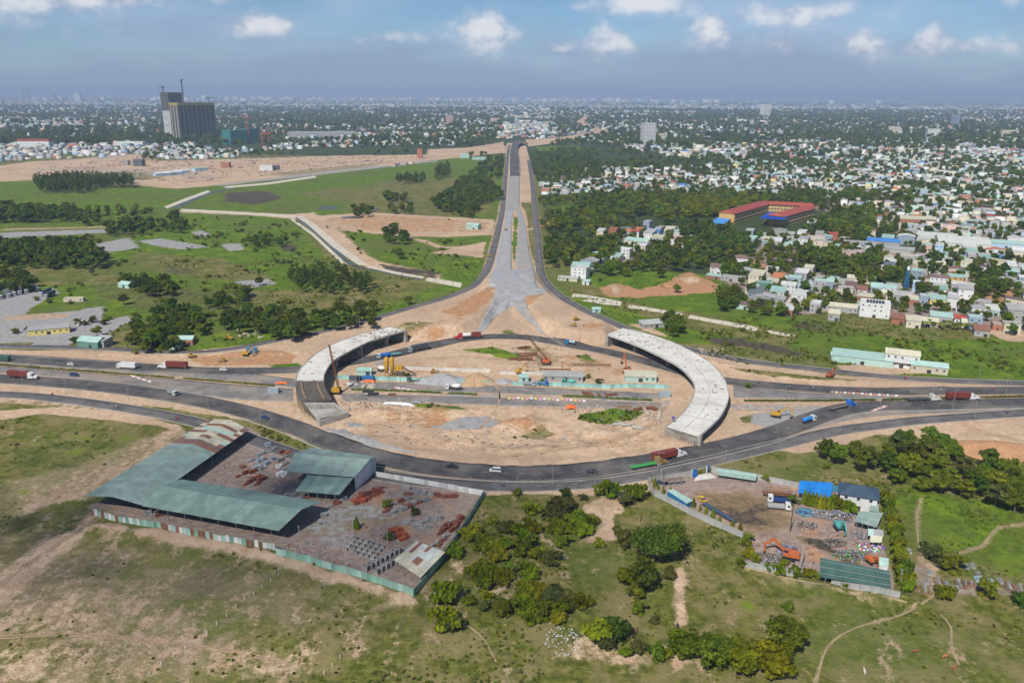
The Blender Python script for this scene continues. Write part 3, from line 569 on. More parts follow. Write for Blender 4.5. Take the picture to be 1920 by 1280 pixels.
R_A = [(-300, 655), (-60, 668), (100, 679), (250, 688), (400, 695), (560, 693), (640, 682), (720, 668), (800, 650), (860, 637), (920, 631), (990, 633), (1060, 645), (1150, 662), (1220, 680), (1300, 702), (1370, 715), (1500, 727), (1620, 733), (1760, 733), (1980, 731), (2300, 726)]
CA, rd = road('northern_road', R_A, 11, M_ASPH, .16, 6)
R_D = [(-300, 640), (0, 649), (160, 652), (330, 661), (420, 656), (520, 638), (640, 613), (760, 580), (850, 553), (895, 530), (915, 500), (924, 470), (934, 430), (942, 390), (947, 340), (952, 290), (955, 272)]
CD, rd = road('service_road', R_D, 7, M_ASPG, .13)
R_E = [(991, 300), (998, 345), (1003, 400), (1008, 450), (1011, 495), (1018, 522), (1045, 551), (1085, 576), (1150, 606), (1210, 630), (1280, 652), (1400, 677), (1557, 695), (1720, 711), (1980, 720), (2300, 722)]
CE, rd = road('side_road', R_E, 7.5, M_ASPG, .13)
def ruled(name, L_, R_, m, dz, n=60, cross=8, z=0.):
    A = np.array([[*G(*p)[:2]] for p in L_]); B = np.array([[*G(*p)[:2]] for p in R_])
    A, _ = resample(smooth_line(A), n); B, _ = resample(smooth_line(B), n); return strip(name, A, B, m, dz, cross, .1)
ruled('old_road', [(-300, 656), (0, 664), (140, 672), (300, 683), (420, 693), (560, 712)], [(-300, 668), (0, 681), (140, 692), (300, 704), (420, 713), (560, 728)], M_OLD, .10)
ruled('old_road', [(-300, 674), (0, 686), (140, 697), (300, 709), (420, 719), (550, 729)], [(-300, 690), (0, 699), (140, 712), (300, 732), (420, 747), (550, 754)], M_OLD, .10)
ruled('old_road', [(655, 716), (760, 718), (900, 722), (1060, 729), (1240, 738)], [(655, 728), (760, 732), (900, 736), (1060, 742), (1240, 749)], M_OLD, .06)
ruled('old_road', [(640, 738), (760, 741), (900, 745), (1060, 750), (1240, 756)], [(640, 752), (760, 755), (900, 758), (1060, 762), (1240, 766)], M_OLD, .06)
ruled('old_road', [(1375, 723), (1500, 735), (1620, 741), (1760, 743), (1980, 741), (2300, 735)], [(1375, 745), (1500, 748), (1620, 749), (1760, 747), (1980, 743), (2300, 738)], M_OLD, .10)
ruled('old_road', [(1500, 800), (1560, 782), (1620, 770), (1760, 766), (1980, 759)], [(1515, 806), (1580, 790), (1650, 780), (1760, 774), (1980, 766)], M_OLD, .09)
# the straight approach road: bridge deck far off, then two rolled-gravel carriageways, a fan and two forks
ruled('approach_road', [(955.5, 328), (953, 350), (949, 380), (947, 395)], [(974, 328), (974.5, 350), (974, 380), (973, 395)], M_GRAV, .14, 40)
ruled('approach_road', Z384([(1188, 20), (1172, 160), (1150, 230), (1120, 380), (1096, 488)]), Z384([(1238, 20), (1226, 160), (1226, 230), (1225, 380), (1228, 488)]), M_BLUEG, .12, 50)
ruled('approach_road', Z384([(1242, 20), (1270, 110), (1275, 200), (1260, 340), (1250, 490)]), Z384([(1280, 20), (1325, 150), (1336, 230), (1360, 380), (1396, 505)]), M_GRAV, .16, 50)
ruled('junction_fan', Z384([(1078, 500), (1070, 540), (1052, 590), (1112, 622), (1095, 680), (1075, 740)]), Z384([(1396, 505), (1400, 560), (1425, 610), (1500, 660), (1330, 676), (1325, 715)]), M_BLUEG, .18, 50, 14)
ruled('fork_road', Z384([(1080, 720), (1050, 780), (1000, 835), (940, 890), (918, 925)]), Z384([(1215, 700), (1190, 760), (1110, 820), (1050, 880), (1005, 935)]), M_BLUEG, .20, 50)
ruled('fork_road', Z384([(1215, 700), (1260, 765), (1330, 840), (1440, 915), (1570, 985)]), Z384([(1328, 700), (1345, 760), (1400, 830), (1500, 905), (1650, 985)]), M_GRAV, .20, 50)
# kerbs and worn paint along the ring
def kerb(name, C, d, w, h, m, dz=0.):
    A = offset(C, d+w/2); B = offset(C, d-w/2); o = strip(name, A, B, m, dz+h, 1, h+.2); return o
kerb('median_strip', CB[120:-120] if len(CB) > 300 else CB, -7.6, .5, .28, M_KERB)
kerb('kerb', CC, 4.4, .35, .25, M_KERB); kerb('kerb', CC, -4.4, .35, .25, M_KERB); kerb('kerb', CE, 4.2, .35, .28, M_KERB); kerb('kerb', CD, -3.7, .3, .22, M_KERB)
def dashes(name, C, d, w, ln, gap, z):
    Q = offset(C, d); s = np.concatenate([[0], np.cumsum(np.linalg.norm(np.diff(Q, axis=0), axis=1))]); V = []; F = []; u = 0.
    while u+ln < s[-1]:
        a = np.array([np.interp(u, s, Q[:, 0]), np.interp(u, s, Q[:, 1])]); b = np.array([np.interp(u+ln, s, Q[:, 0]), np.interp(u+ln, s, Q[:, 1])])
        t = (b-a)/np.linalg.norm(b-a); nn = np.array([-t[1], t[0]])*w/2; k = len(V)
        for p in (a+nn, a-nn, b-nn, b+nn): V.append((p[0], p[1], h1(*p)+z))
        F.append((k, k+1, k+2, k+3)); u += ln+gap
    o = link(name, mesh_np(name, np.array(V), np.array(F), (M_LINE,))); o['kind'] = 'structure'
dashes('lane_marking', CB, 0, .16, 3, 5, .168); dashes('lane_marking', CB, 5.6, .16, 20, .3, .168); dashes('lane_marking', CA, 0, .16, 3, 5, .168); dashes('lane_marking', CC, 0, .14, 2, 5, .128); dashes('lane_marking', CE, 0, .14, 2, 5, .138); dashes('lane_marking', CA, 4.9, .16, 20, .3, .168)
# ------------------------------------------------------------------ vegetation
def leaf_mat(name, lo, hi, objvar=.34):
    t = NT(name); t.N.remove(t.b)
    a = t.n('ShaderNodeAttribute', attribute_name='tint'); c = t.mix(a.outputs['Fac'], lo, hi)
    r = t.n('ShaderNodeObjectInfo').outputs['Random']; h = t.n('ShaderNodeHueSaturation'); t.L.new(c, h.inputs['Color'])
    t.L.new(t.math('MULTIPLY_ADD', r, 2*objvar, 1-objvar), h.inputs['Value']); t.L.new(t.math('MULTIPLY_ADD', t.math('FRACT', t.math('MULTIPLY', r, 7.3)), .07, .462), h.inputs['Hue'])
    d = t.n('ShaderNodeBsdfDiffuse'); tr = t.n('ShaderNodeBsdfTranslucent'); m = t.n('ShaderNodeMixShader'); m.inputs[0].default_value = .3
    t.L.new(h.outputs[0], d.inputs[0]); t.L.new(h.outputs[0], tr.inputs[0]); t.L.new(d.outputs[0], m.inputs[1]); t.L.new(tr.outputs[0], m.inputs[2]); t.L.new(m.outputs[0], t.out.inputs[0])
    return t.m
LEAF = dict(dark=leaf_mat('leaves_dark', (.052, .082, .012), (.140, .190, .026)), mid=leaf_mat('leaves_mid', (.080, .122, .012), (.190, .245, .022)),
            bright=leaf_mat('leaves_bright', (.098, .128, .008), (.240, .275, .014)), olive=leaf_mat('leaves_olive', (.062, .074, .018), (.150, .160, .045)), wood=leaf_mat('leaves_woodland', (.055, .092, .012), (.140, .195, .024)))
M_BARK = mat('bark', (.16, .125, .095), .95, .35, 2.0, .1)
def crown_np(seed, R0, Hc, squash, nblob, nleaf, leaf, core=.55):
    """leaf cards spread over many small clumps inside an uneven crown; returns V, F, tint"""
    r = np.random.default_rng(seed)
    d = r.normal(size=(nblob, 3)); d /= np.linalg.norm(d, axis=1)[:, None]; rad = r.uniform(.15, 1, nblob)**.45
    lob = 1+.28*np.sin(d[:, 0]*2.3+seed)+.22*np.cos(d[:, 1]*3.1+seed*1.7)
    C = d*rad[:, None]*np.array([R0, R0, R0*squash])*lob[:, None]*.78; C[:, 2] += Hc
    C[:, 2] = np.maximum(C[:, 2], Hc-R0*squash*.62)
    br = R0*r.uniform(.20, .40, nblob); tint_b = np.clip(r.normal(.45, .24, nblob), 0, 1)
    k = r.integers(0, nblob, nleaf); n = r.normal(size=(nleaf, 3)); n[:, 2] = np.abs(n[:, 2])*.9+.15*n[:, 2]; n /= np.linalg.norm(n, axis=1)[:, None]
    P = C[k]+n*br[k][:, None]*r.uniform(.55, 1.08, nleaf)[:, None]*np.array([1, 1, .8])
    nn = n+r.normal(size=(nleaf, 3))*.55; nn /= np.linalg.norm(nn, axis=1)[:, None]
    u = np.cross(nn, r.normal(size=(nleaf, 3))); u /= np.linalg.norm(u, axis=1)[:, None]+1e-9; v = np.cross(nn, u)
    s = leaf*r.uniform(.55, 1.25, nleaf)[:, None]; s2 = s*r.uniform(.5, .9, nleaf)[:, None]
    V = np.stack([P-u*s, P-v*s2+nn*s*.18, P+u*s, P+v*s2-nn*s*.1], 1).reshape(-1, 3); F = np.arange(nleaf*4).reshape(-1, 4)
    tint = np.clip(tint_b[k]+r.normal(0, .18, nleaf), 0, 1)
    return V, F, tint, C
def trunk_mb(seed, Hc, R0, C, r0=.22, limbs=5):
    r = random.Random(seed); b = MB(); top = Vector((r.uniform(-.2, .2), r.uniform(-.2, .2), Hc*.75))
    b.tube((0, 0, -.4), top*.5, r0*1.25, r0*.9, 7); b.tube(top*.5, top, r0*.9, r0*.65, 7)
    for i in range(limbs):
        c = Vector(C[r.randrange(len(C))]); m = top*.55+(c-top*.55)*.5+Vector((0, 0, .2*Hc)); b.tube(top*(.5+.4*i/limbs), m, r0*.5, r0*.3, 5); b.tube(m, c, r0*.3, r0*.1, 5)
    return b
def crown_mesh(name, mats, **k):
    V, F, tint, C = crown_np(**k); me = mesh_np(name, V, F, mats); a = me.attributes.new('tint', 'FLOAT', 'FACE'); a.data.foreach_set('value', tint.astype(np.float32)); return me, C
PROTO = {}
def proto(key, mkey, seed, R0, Hc, squash, nblob, nleaf, leaf, limbs=5, tr=.22):
    me, C = crown_mesh('crown_'+key, (LEAF[mkey],), seed=seed, R0=R0, Hc=Hc, squash=squash, nblob=nblob, nleaf=nleaf, leaf=leaf)
    PROTO[key] = (me, trunk_mb(seed, Hc, R0, C, tr, limbs).mesh('trunk_'+key, M_BARK), R0, Hc)
for i, mk in enumerate(('dark', 'mid', 'dark', 'olive')): proto('tree%d' % i, mk, 20+i, 4.2, 5.2, .80, 34, 2300, .42)
for i, mk in enumerate(('bright', 'bright', 'mid')): proto('round%d' % i, mk, 40+i, 4.0, 3.9, .88, 44, 3000, .36)
proto('rain', 'dark', 55, 9.5, 7.2, .42, 90, 6500, .5, 10, .45)
for i, mk in enumerate(('mid', 'bright', 'olive', 'dark')): proto('bush%d' % i, mk, 60+i, 2.6, 1.3, .72, 22, 900, .34, 4, .1)
for i, mk in enumerate(('dark', 'mid', 'wood', 'bright')): proto('mid%d' % i, mk, 80+i, 4.2, 5.4, .85, 24, 700, .75, 4, .22)
proto('tall0', 'dark', 90, 3.2, 8.0, 1.7, 26, 1100, .55, 5, .2); proto('tall1', 'mid', 91, 3.0, 7.4, 1.7, 26, 1100, .55, 5, .2)
def cypress(key, mk, seed):
    r = np.random.default_rng(seed); n = 420; z = r.uniform(0, 1, n); th = r.uniform(0, 6.283, n); rr = (1-z)**.8*.75+.05
    P = np.stack([np.cos(th)*rr, np.sin(th)*rr, .3+z*3.6], 1); nn = np.stack([np.cos(th), np.sin(th), np.full(n, .5)], 1)+r.normal(size=(n, 3))*.4
    nn /= np.linalg.norm(nn, axis=1)[:, None]; u = np.cross(nn, r.normal(size=(n, 3))); u /= np.linalg.norm(u, axis=1)[:, None]; v = np.cross(nn, u); s = .22
    me = mesh_np('crown_'+key, np.stack([P-u*s, P-v*s, P+u*s, P+v*s], 1).reshape(-1, 3), np.arange(n*4).reshape(-1, 4), (LEAF[mk],))
    a = me.attributes.new('tint', 'FLOAT', 'FACE'); a.data.foreach_set('value', r.uniform(0, 1, n).astype(np.float32))
    PROTO[key] = (me, MB().tube((0, 0, -.2), (0, 0, 2.5), .09, .04, 6).mesh('trunk_'+key, M_BARK), .8, 2)
cypress('cypress', 'bright', 5)
def palm(key, seed):
    r = random.Random(seed); b = MB(); 
    for i in range(16):
        a = i*2.4; L_ = r.uniform(2.2, 3.2); up = r.uniform(.1, 1.2); p0 = Vector((0, 0, 5.2)); prev = None
        for k in range(5):
            t = k/4; c = p0+Vector((math.cos(a)*L_*t, math.sin(a)*L_*t, up*math.sin(t*2.2)-1.6*t*t)); w = .55*math.sin(.35+t*2.6)*.8
            s = Vector((-math.sin(a), math.cos(a), 0))*w; cur = (c-s-Vector((0, 0, .12)), c+s-Vector((0, 0, .12)), c)
            if prev: b.add([prev[0], prev[2], cur[2], cur[0]], [(0, 1, 2, 3)]); b.add([prev[2], prev[1], cur[1], cur[2]], [(0, 1, 2, 3)])
            prev = cur
    me = b.mesh('crown_'+key, LEAF['mid']); at = me.attributes.new('tint', 'FLOAT', 'FACE'); at.data.foreach_set('value', np.random.default_rng(seed).uniform(0, 1, len(me.polygons)).astype(np.float32))
    PROTO[key] = (me, MB().tube((0, 0, -.3), (.2, .1, 2.6), .16, .12, 7).tube((.2, .1, 2.6), (0, 0, 5.2), .12, .1, 7).mesh('trunk_'+key, M_BARK), 2.6, 5)
palm('palm', 3)
PLACED = []          # (x, y, radius) of everything that trees must not grow through
def plant(key, x, y, scale, label, group=None, name='tree', rz=None, zs=1.0, cat=None):
    me, tr, R0, Hc = PROTO[key]
    o = thing(name, label, cat or ('bush' if name == 'bush' else 'tree'), (x, y, h1(x, y)-.05), random.uniform(0, 6.28) if rz is None else rz, group)
    o.scale = (scale, scale, scale*zs)
    link('crown', me, o); link('trunk', tr, o); return o
def poisson(poly_w, spacing, rnd, jitter=.9, maxn=6000, avoid=True):
    P = np.asarray(poly_w); lo = P.min(0); hi = P.max(0); n = int((hi-lo).prod()/(spacing*spacing)*3)+4; n = min(n, 60000)
    q = np.stack([rnd.uniform(lo[0], hi[0], n), rnd.uniform(lo[1], hi[1], n)], 1); q = q[inside(P, q[:, 0], q[:, 1])]
    cell = {}; out = []
    for x, y in q:
        i, j = int(x//spacing), int(y//spacing); ok = True
        for a in (-1, 0, 1):
            for b in (-1, 0, 1):
                for (u, v) in cell.get((i+a, j+b), ()):
                    if (u-x)**2+(v-y)**2 < spacing*spacing: ok = False
        if ok: cell.setdefault((i, j), []).append((x, y)); out.append((x, y))
        if len(out) >= maxn: break
    return out
# --- foreground thicket between the two yards (picture zoom coordinates: x, y, radius)
Z337 = lambda x, y: (780+x/3.3685, 900+y/3.3685)
THICK = [(720, 170, 50), (880, 200, 75), (960, 150, 60), (900, 290, 65), (1010, 240, 60), (1080, 250, 50), (1050, 310, 50), (920, 390, 50), (560, 300, 50), (640, 310, 50), (730, 300, 50), (690, 360, 50), (470, 260, 30), (350, 330, 60), (420, 400, 55),
         (480, 420, 50), (560, 400, 50), (250, 450, 45), (680, 440, 60), (760, 460, 50), (840, 500, 50), (520, 470, 50), (400, 560, 70), (480, 580, 60), (540, 600, 60), (440, 620, 60), (580, 560, 40), (720, 600, 50), (700, 560, 50), (330, 750, 50),
         (430, 780, 50), (440, 720, 40), (550, 820, 55), (700, 720, 60), (780, 700, 60), (690, 790, 60), (860, 720, 80), (960, 740, 70), (1040, 760, 50), (880, 800, 70), (800, 840, 60), (720, 860, 60), (900, 870, 50)]
OTHERB = [(180, 730, 80, 'leafy bush outside the near corner of the green tin fence'), (180, 880, 78, 'lone dense bush below the brick yard corner'), (250, 910, 55, 'smaller bush joined to the lone bush below the brick yard'), (1150, 970, 85, 'wide bush beside the litter dump in the foreground'), (1250, 950, 75, 'dark bush behind the litter dump bush'),
          (1200, 1020, 55, 'bright bush at the front of the litter dump clump'), (1320, 380, 62, 'bright bush left of the wide dark rain tree'), (1160, 400, 30, 'small round bush on the sandy path end'), (1600, 600, 40, 'small bush right of the dense dark tree'), (1340, 620, 70, 'bright bush left of the dense dark tree'), (1400, 720, 50, 'low bush in front of the dense dark tree'),
          (1430, 520, 50, 'yellow green bush between rain tree and dense dark tree'), (1400, 820, 45, 'sprawling weed bush below the dense dark tree'), (1500, 890, 26, 'tiny bush on grass below the dense dark tree'), (1530, 1110, 52, 'bush left of the row of five round trees'), (1590, 1100, 35, 'small bush touching the leftmost round tree'), (1320, 1090, 36, 'straggly bush beside scattered litter'), (1400, 1060, 45, 'weedy bush right of scattered litter'),
          (1220, 60, 60, 'scrubby bush beside the roadside sand pit'), (1380, 90, 60, 'scrubby bush by the scrap yard wall corner'), (1330, 130, 45, 'low scrub at the right edge of the sand pit'), (950, 85, 30, 'small dark bush just under the ring road'), (1060, 110, 26, 'slim bush at the left edge of the sand pit'), (640, 80, 24, 'small bush on verge near the green fence corner'), (1160, 70, 36, 'pale bush on the sandy verge under the ring road')]
rr = random.Random(3)
for x, y, r_ in THICK:
    px, py = Z337(x, y); R_ = r_/3.3685*mpp(py)*1.25; p = G(px, py, R_*.5)
    plant('bush%d' % rr.choice((0, 1, 1, 1, 2)), p.x, p.y, R_/2.6*rr.uniform(.9, 1.2), 'leafy bush in the thicket between brick yard and scrap yard', 'thicket bushes', 'bush', zs=rr.uniform(.8, 1.15))
for x, y, r_, lab in OTHERB:
    px, py = Z337(x, y); R_ = r_/3.3685*mpp(py)*1.3; p = G(px, py, R_*.5)
    k = 'bush3' if 'dark bush' in lab else 'bush%d' % rr.choice((0, 1, 2)); plant(k, p.x, p.y, R_/2.6, lab, None, 'bush', zs=1.25)
p = G(*Z337(1545, 420), 5.5); plant('rain', p.x, p.y, 1.05, 'very wide dark rain tree on grass left of scrap yard wall', None, 'tree', rz=.4)
p = G(*Z337(1440, 640), 3.5); plant('tree0', p.x, p.y, 1.2, 'dense dark tree in front of the rain tree', zs=1.1)
Z686 = lambda x, y: (1240+x/6.857, 1140+y/6.857)
for x, y, r_, k, lab in ((265, 500, 180, 'round0', 'leftmost and yellowest of the round trees at the bottom edge'), (670, 590, 215, 'round2', 'second round tree from the left at the bottom edge'), (1060, 730, 195, 'round1', 'smallest round tree at the bottom edge, in the middle of the row'),
                       (1420, 745, 225, 'round0', 'broad yellow green tree at the front of the bottom row'), (1590, 400, 225, 'round2', 'rightmost, darker round tree of the bottom row')):
    px, py = Z686(x, y); R_ = r_/6.857*mpp(py)*1.22; p = G(px, py, 3.2); plant(k, p.x, p.y, R_/4.0, lab)
p = G(1478, 1142); plant('bush1', p.x, p.y, .8, 'low bright bush above the rightmost round tree', None, 'bush')
for px, py, r_, k, lab in ((1755, 1045, 26, 'bush2', 'left bush of the pair among the graves'), (1783, 1062, 26, 'bush0', 'right bush of the pair among the graves'), (1772, 1115, 20, 'bush1', 'bush beside the footpath below the graves'), (1850, 1106, 24, 'bush0', 'bush between the tiled graves on the right'), (1918, 1128, 18, 'bush3', 'bush cut by the right edge near the graves')):
    R_ = r_*mpp(py); p = G(px, py, R_*.4); plant(k, p.x, p.y, R_/2.6, lab, None, 'bush', zs=1.2)
# --- grove at the right edge and single trees near it
TR = 0
for i, (x, y) in enumerate(poisson(FP([(1660, 850), (1680, 818), (1760, 815), (1800, 850), (1900, 880), (1990, 900), (1990, 945), (1880, 945), (1780, 915), (1700, 900), (1665, 880)], 4), 6.2, RNG)):
    plant(rr.choice(('tree3', 'tree1', 'round2', 'tree0', 'round2')), x, y, rr.uniform(.85, 1.25), 'tree in the dense grove at the right behind the scrap yard', 'right grove', zs=1.05)
for px, py, s, k, lab in ((1572, 860, 1.0, 'tree1', 'round tree on grass above the blue roof'), (1622, 872, 1.15, 'tree0', 'tall dark tree left of the grove'), (1600, 850, .8, 'tree0', 'slim dark tree behind the tall tree left of the grove'), (1548, 850, .9, 'tree0', 'dark slender tree beside the frontage road above the scrap yard'), (1548, 872, .7, 'bush0', 'small round tree above the parked covered trailer'), (1436, 890, .95, 'bush1', 'small bright tree right of the covered trailer'), (1530, 838, .5, 'bush2', 'little tree near the frontage road above the scrap yard')):
    p = G(px, py, 2.5*s); plant(k, p.x, p.y, s, lab, None, 'tree', zs=1.25 if 'slen' in lab or 'tall' in lab else 1)
# --- mid-distance woods told apart tree by tree
Z3a = lambda p: ZC(0, 450, 3, p); Z457 = lambda p: ZC(540, 570, 4.571, p); Z3b = lambda p: ZC(0, 130, 3, p); Z3c = lambda p: ZC(640, 130, 3, p); Z384b = lambda p: ZC(1000, 400, 3.84, p)
WOODS = [('tree of the dark wood behind the left roadside sheds', 'left roadside wood', Z3a([(870, 400), (960, 370), (1140, 430), (1130, 530), (960, 620), (740, 620), (730, 500), (850, 470)]), 7.0, ('tree0', 'tree2', 'tree1'), 1.1),
         ('tree of the dark belt left of the broken overpass', 'left belt', Z3a([(1250, 490), (1330, 400), (1560, 390), (1730, 450), (1700, 530), (1640, 560), (1480, 520), (1300, 500)]), 7.5, ('tree0', 'tree2'), 1.15),
         ('tree beside the service road behind the broken overpass', 'service road trees', Z457([(0, 110), (130, 110), (160, 230), (60, 290), (-40, 290)]), 7.0, ('tree0', 'tree2'), 1.0),
         ('tree of the curved belt behind the service road', 'curved belt', Z457([(180, 170), (300, 110), (480, 40), (620, 30), (740, 30), (730, 120), (560, 190), (420, 200), (260, 220)]), 7.5, ('tree0', 'tree1', 'tree2'), 1.05),
('tree of the small copse in the middle of the left meadow', 'meadow copse', Z3a([(1150, 330), (1220, 310), (1400, 290), (1380, 350), (1200, 375)]), 8, ('tree1', 'tree0'), .95),
         ('tree around the ruined green shed in the left meadow', 'ruin copse', Z3a([(720, 220), (900, 205), (970, 250), (1010, 300), (830, 305), (730, 270)]), 7, ('tree0', 'tree2'), 1.0),
         ('tree of the left edge wood beside the parked trucks', 'truck park wood', Z3a([(-120, 190), (90, 180), (190, 250), (150, 280), (-120, 290)]), 7.5, ('tree0', 'tree2'), 1.2),
         ('tree of the copse by the straight canal', 'canal copse', Z3b([(1380, 980), (1500, 940), (1560, 970), (1630, 950), (1620, 980), (1400, 1000)]), 9, ('tree0', 'tree1'), 1.0),
         ('tree beside the stone yard on the left roadside', 'stone yard trees', Z3a([(720, 560), (900, 560), (930, 630), (700, 630)]), 6.5, ('tree1', 'bush0', 'tree3'), .85),
         ('shrub hedge tree along the left gravel yard', 'gravel yard hedge', Z3a([(420, 440), (560, 415), (690, 420), (640, 445), (440, 470)]), 6, ('bush0', 'bush2'), 1.1),
         ('tree of the dark clump behind the clear earth bank', 'earth bank clump', Z3c([(215, 930), (300, 880), (370, 940), (360, 975), (280, 970)]), 9, ('tree0',), 1.25),
         ('tree around the shack beside the right overpass', 'right shack trees', Z384b([(930, 830), (960, 740), (1050, 770), (1070, 830), (1000, 870)]), 6.5, ('tree0', 'tree2'), 1.05),
('tree behind the white corner house by the side road', 'corner house trees', Z384b([(450, 400), (540, 350), (650, 380), (690, 440), (560, 430)]), 8, ('tree0', 'tree1'), 1.1),
         ('dark tree clump in front of the town', 'town front clump', Z384b([(1310, 600), (1380, 560), (1480, 560), (1530, 640), (1440, 690), (1330, 680)]), 7.5, ('tree0', 'tree2'), 1.15),
         ('tree by the footpath before the town houses', 'town front row', Z384b([(1560, 650), (1700, 620), (1800, 670), (1780, 720), (1580, 710)]), 8, ('tree1', 'tree3'), .95)]
NT_IND = 0
for lab, grp, poly, sp, keys, sc in WOODS:
    pts = poisson(FP(poly, 3.), sp, RNG)
    for x, y in pts:
        plant(rr.choice(keys), x, y, sc*rr.uniform(.8, 1.2), lab, grp, 'tree'); NT_IND += 1
for px, py, s, k, lab in ((748, 482, 1.3, 'tree0', 'single round dark tree in the meadow above the canal'), (696, 612, 1.0, 'tree0', 'isolated tree at the right end of the curved belt'), (765, 568, .8, 'tree1', 'small double tree near the service road bend'), (1239, 518, 1.1, 'tree0', 'lone dark tree left of the red earth track'), (1270, 546, .8, 'tree1', 'small tree on the red earth mounds'), (1126, 524, .8, 'bush0', 'bush behind the corner house garden'), (232, 568, 1., 'tree3', 'single tree beside the white rubble in the left field'),
                       (174, 514, .7, 'tree3', 'small lone tree in the far left meadow'), (138, 637, 1.2, 'bush3', 'round dark tree left of the green roadside shed'), (182, 627, .8, 'tree1', 'tree behind the green roadside shed'), (30, 620, 1.1, 'bush0', 'bush clump left of the long low depot'), (55, 617, 1.1, 'bush0', 'right bush of the clump left of the depot'), (487, 533, .9, 'tree0', 'tree at the corner of the grey garden plot'), (1017, 715, .95, 'bush0', 'big round bush among the site sheds'), (1103, 705, .75, 'bush0', 'small upright tree between the two site sheds'), (1122, 714, .9, 'bush2', 'spreading bush right of the small site tree'),
                       (764, 702, .7, 'bush0', 'bush at the foot of the yellow silos'), (1402, 722, .9, 'bush0', 'bush on the sand right of the overpass'), (725, 945, 1.0, 'bush0', 'larger bush in the brick yard'), (778, 958, .9, 'bush2', 'second bush in the brick yard beside red blocks'), (730, 1005, .9, 'bush2', 'bush beside the hollow concrete blocks'), (1485, 935, 1.1, 'bush0', 'bushy tree left of the blue roof hedge')):
    p = G(px, py, 1.5*s); plant(k, p.x, p.y, s, lab, None, 'bush' if k[0] == 'b' else 'tree')
p = G(669, 990); plant('cypress', p.x, p.y, 1.6, 'single dark green clipped tree in the brick yard', None, 'tree', zs=.75)
# --- instanced masses
def gn_mass(name, pts, keys, label=None):
    """one object that scatters tree meshes over points (x, y, z, scale, rot, key index) with geometry nodes"""
    A = np.array(pts, float); me = bpy.data.meshes.new(name); me.vertices.add(len(A)); me.vertices.foreach_set('co', A[:, :3].astype(np.float32).ravel())
    for nm, col, ty in (('sc', 3, 'FLOAT'), ('rt', 4, 'FLOAT'), ('ki', 5, 'INT')):
        at = me.attributes.new(nm, ty, 'POINT'); at.data.foreach_set('value', A[:, col].astype(np.float32 if ty == 'FLOAT' else np.int32))
    o = link(name, me); o['kind'] = 'stuff'
    ng = bpy.data.node_groups.new(name, 'GeometryNodeTree'); ng.interface.new_socket('Geometry', in_out='INPUT', socket_type='NodeSocketGeometry'); ng.interface.new_socket('Geometry', in_out='OUTPUT', socket_type='NodeSocketGeometry')
    N = ng.nodes; L = ng.links; gi = N.new('NodeGroupInput'); go = N.new('NodeGroupOutput'); ip = N.new('GeometryNodeInstanceOnPoints'); jn = N.new('GeometryNodeJoinGeometry')
    for k in keys[::-1]:
        oi = N.new('GeometryNodeObjectInfo'); oi.inputs['As Instance'].default_value = True; oi.inputs['Object'].default_value = k; L.new(oi.outputs['Geometry'], jn.inputs[0])
    def at(nm, ty):
        a = N.new('GeometryNodeInputNamedAttribute'); a.data_type = ty; a.inputs['Name'].default_value = nm; return a.outputs['Attribute']
    L.new(gi.outputs[0], ip.inputs['Points']); L.new(jn.outputs[0], ip.inputs['Instance']); ip.inputs['Pick Instance'].default_value = True
    L.new(at('ki', 'INT'), ip.inputs['Instance Index']); cx = N.new('ShaderNodeCombineXYZ'); L.new(at('rt', 'FLOAT'), cx.inputs[2]); L.new(cx.outputs[0], ip.inputs['Rotation'])
    L.new(at('sc', 'FLOAT'), ip.inputs['Scale']); L.new(ip.outputs[0], go.inputs[0]); md = o.modifiers.new('scatter', 'NODES'); md.node_group = ng
    return o
def merged(key):
    """crown and trunk as one mesh, for the masses"""
    me, tr, R0, Hc = PROTO[key]; o = bpy.data.objects.new('mass_'+key, None)
    bm = bmesh.new(); bm.from_mesh(me); n0 = len(bm.faces); bm.from_mesh(tr); 
    for i, f in enumerate(bm.faces): f.material_index = 0 if i < n0 else 1
    m2 = bpy.data.meshes.new('mass_'+key); bm.to_mesh(m2); bm.free(); m2.materials.append(me.materials[0]); m2.materials.append(M_BARK)
    return bpy.data.objects.new('mass_'+key, m2)
MASS = {k: merged(k) for k in ('mid0', 'mid1', 'mid2', 'mid3', 'tall0', 'bush0', 'bush1', 'bush2')}
def mass_pts(poly, sp, s0, s1, ks, z=4., maxn=8000):
    out = []
    for x, y in poisson(FP(poly, z), sp, RNG, maxn=maxn): out.append((x, y, h1(x, y)-.1, rr.uniform(s0, s1), rr.uniform(0, 6.28), rr.choice(ks)))
    return out
wp_ = []
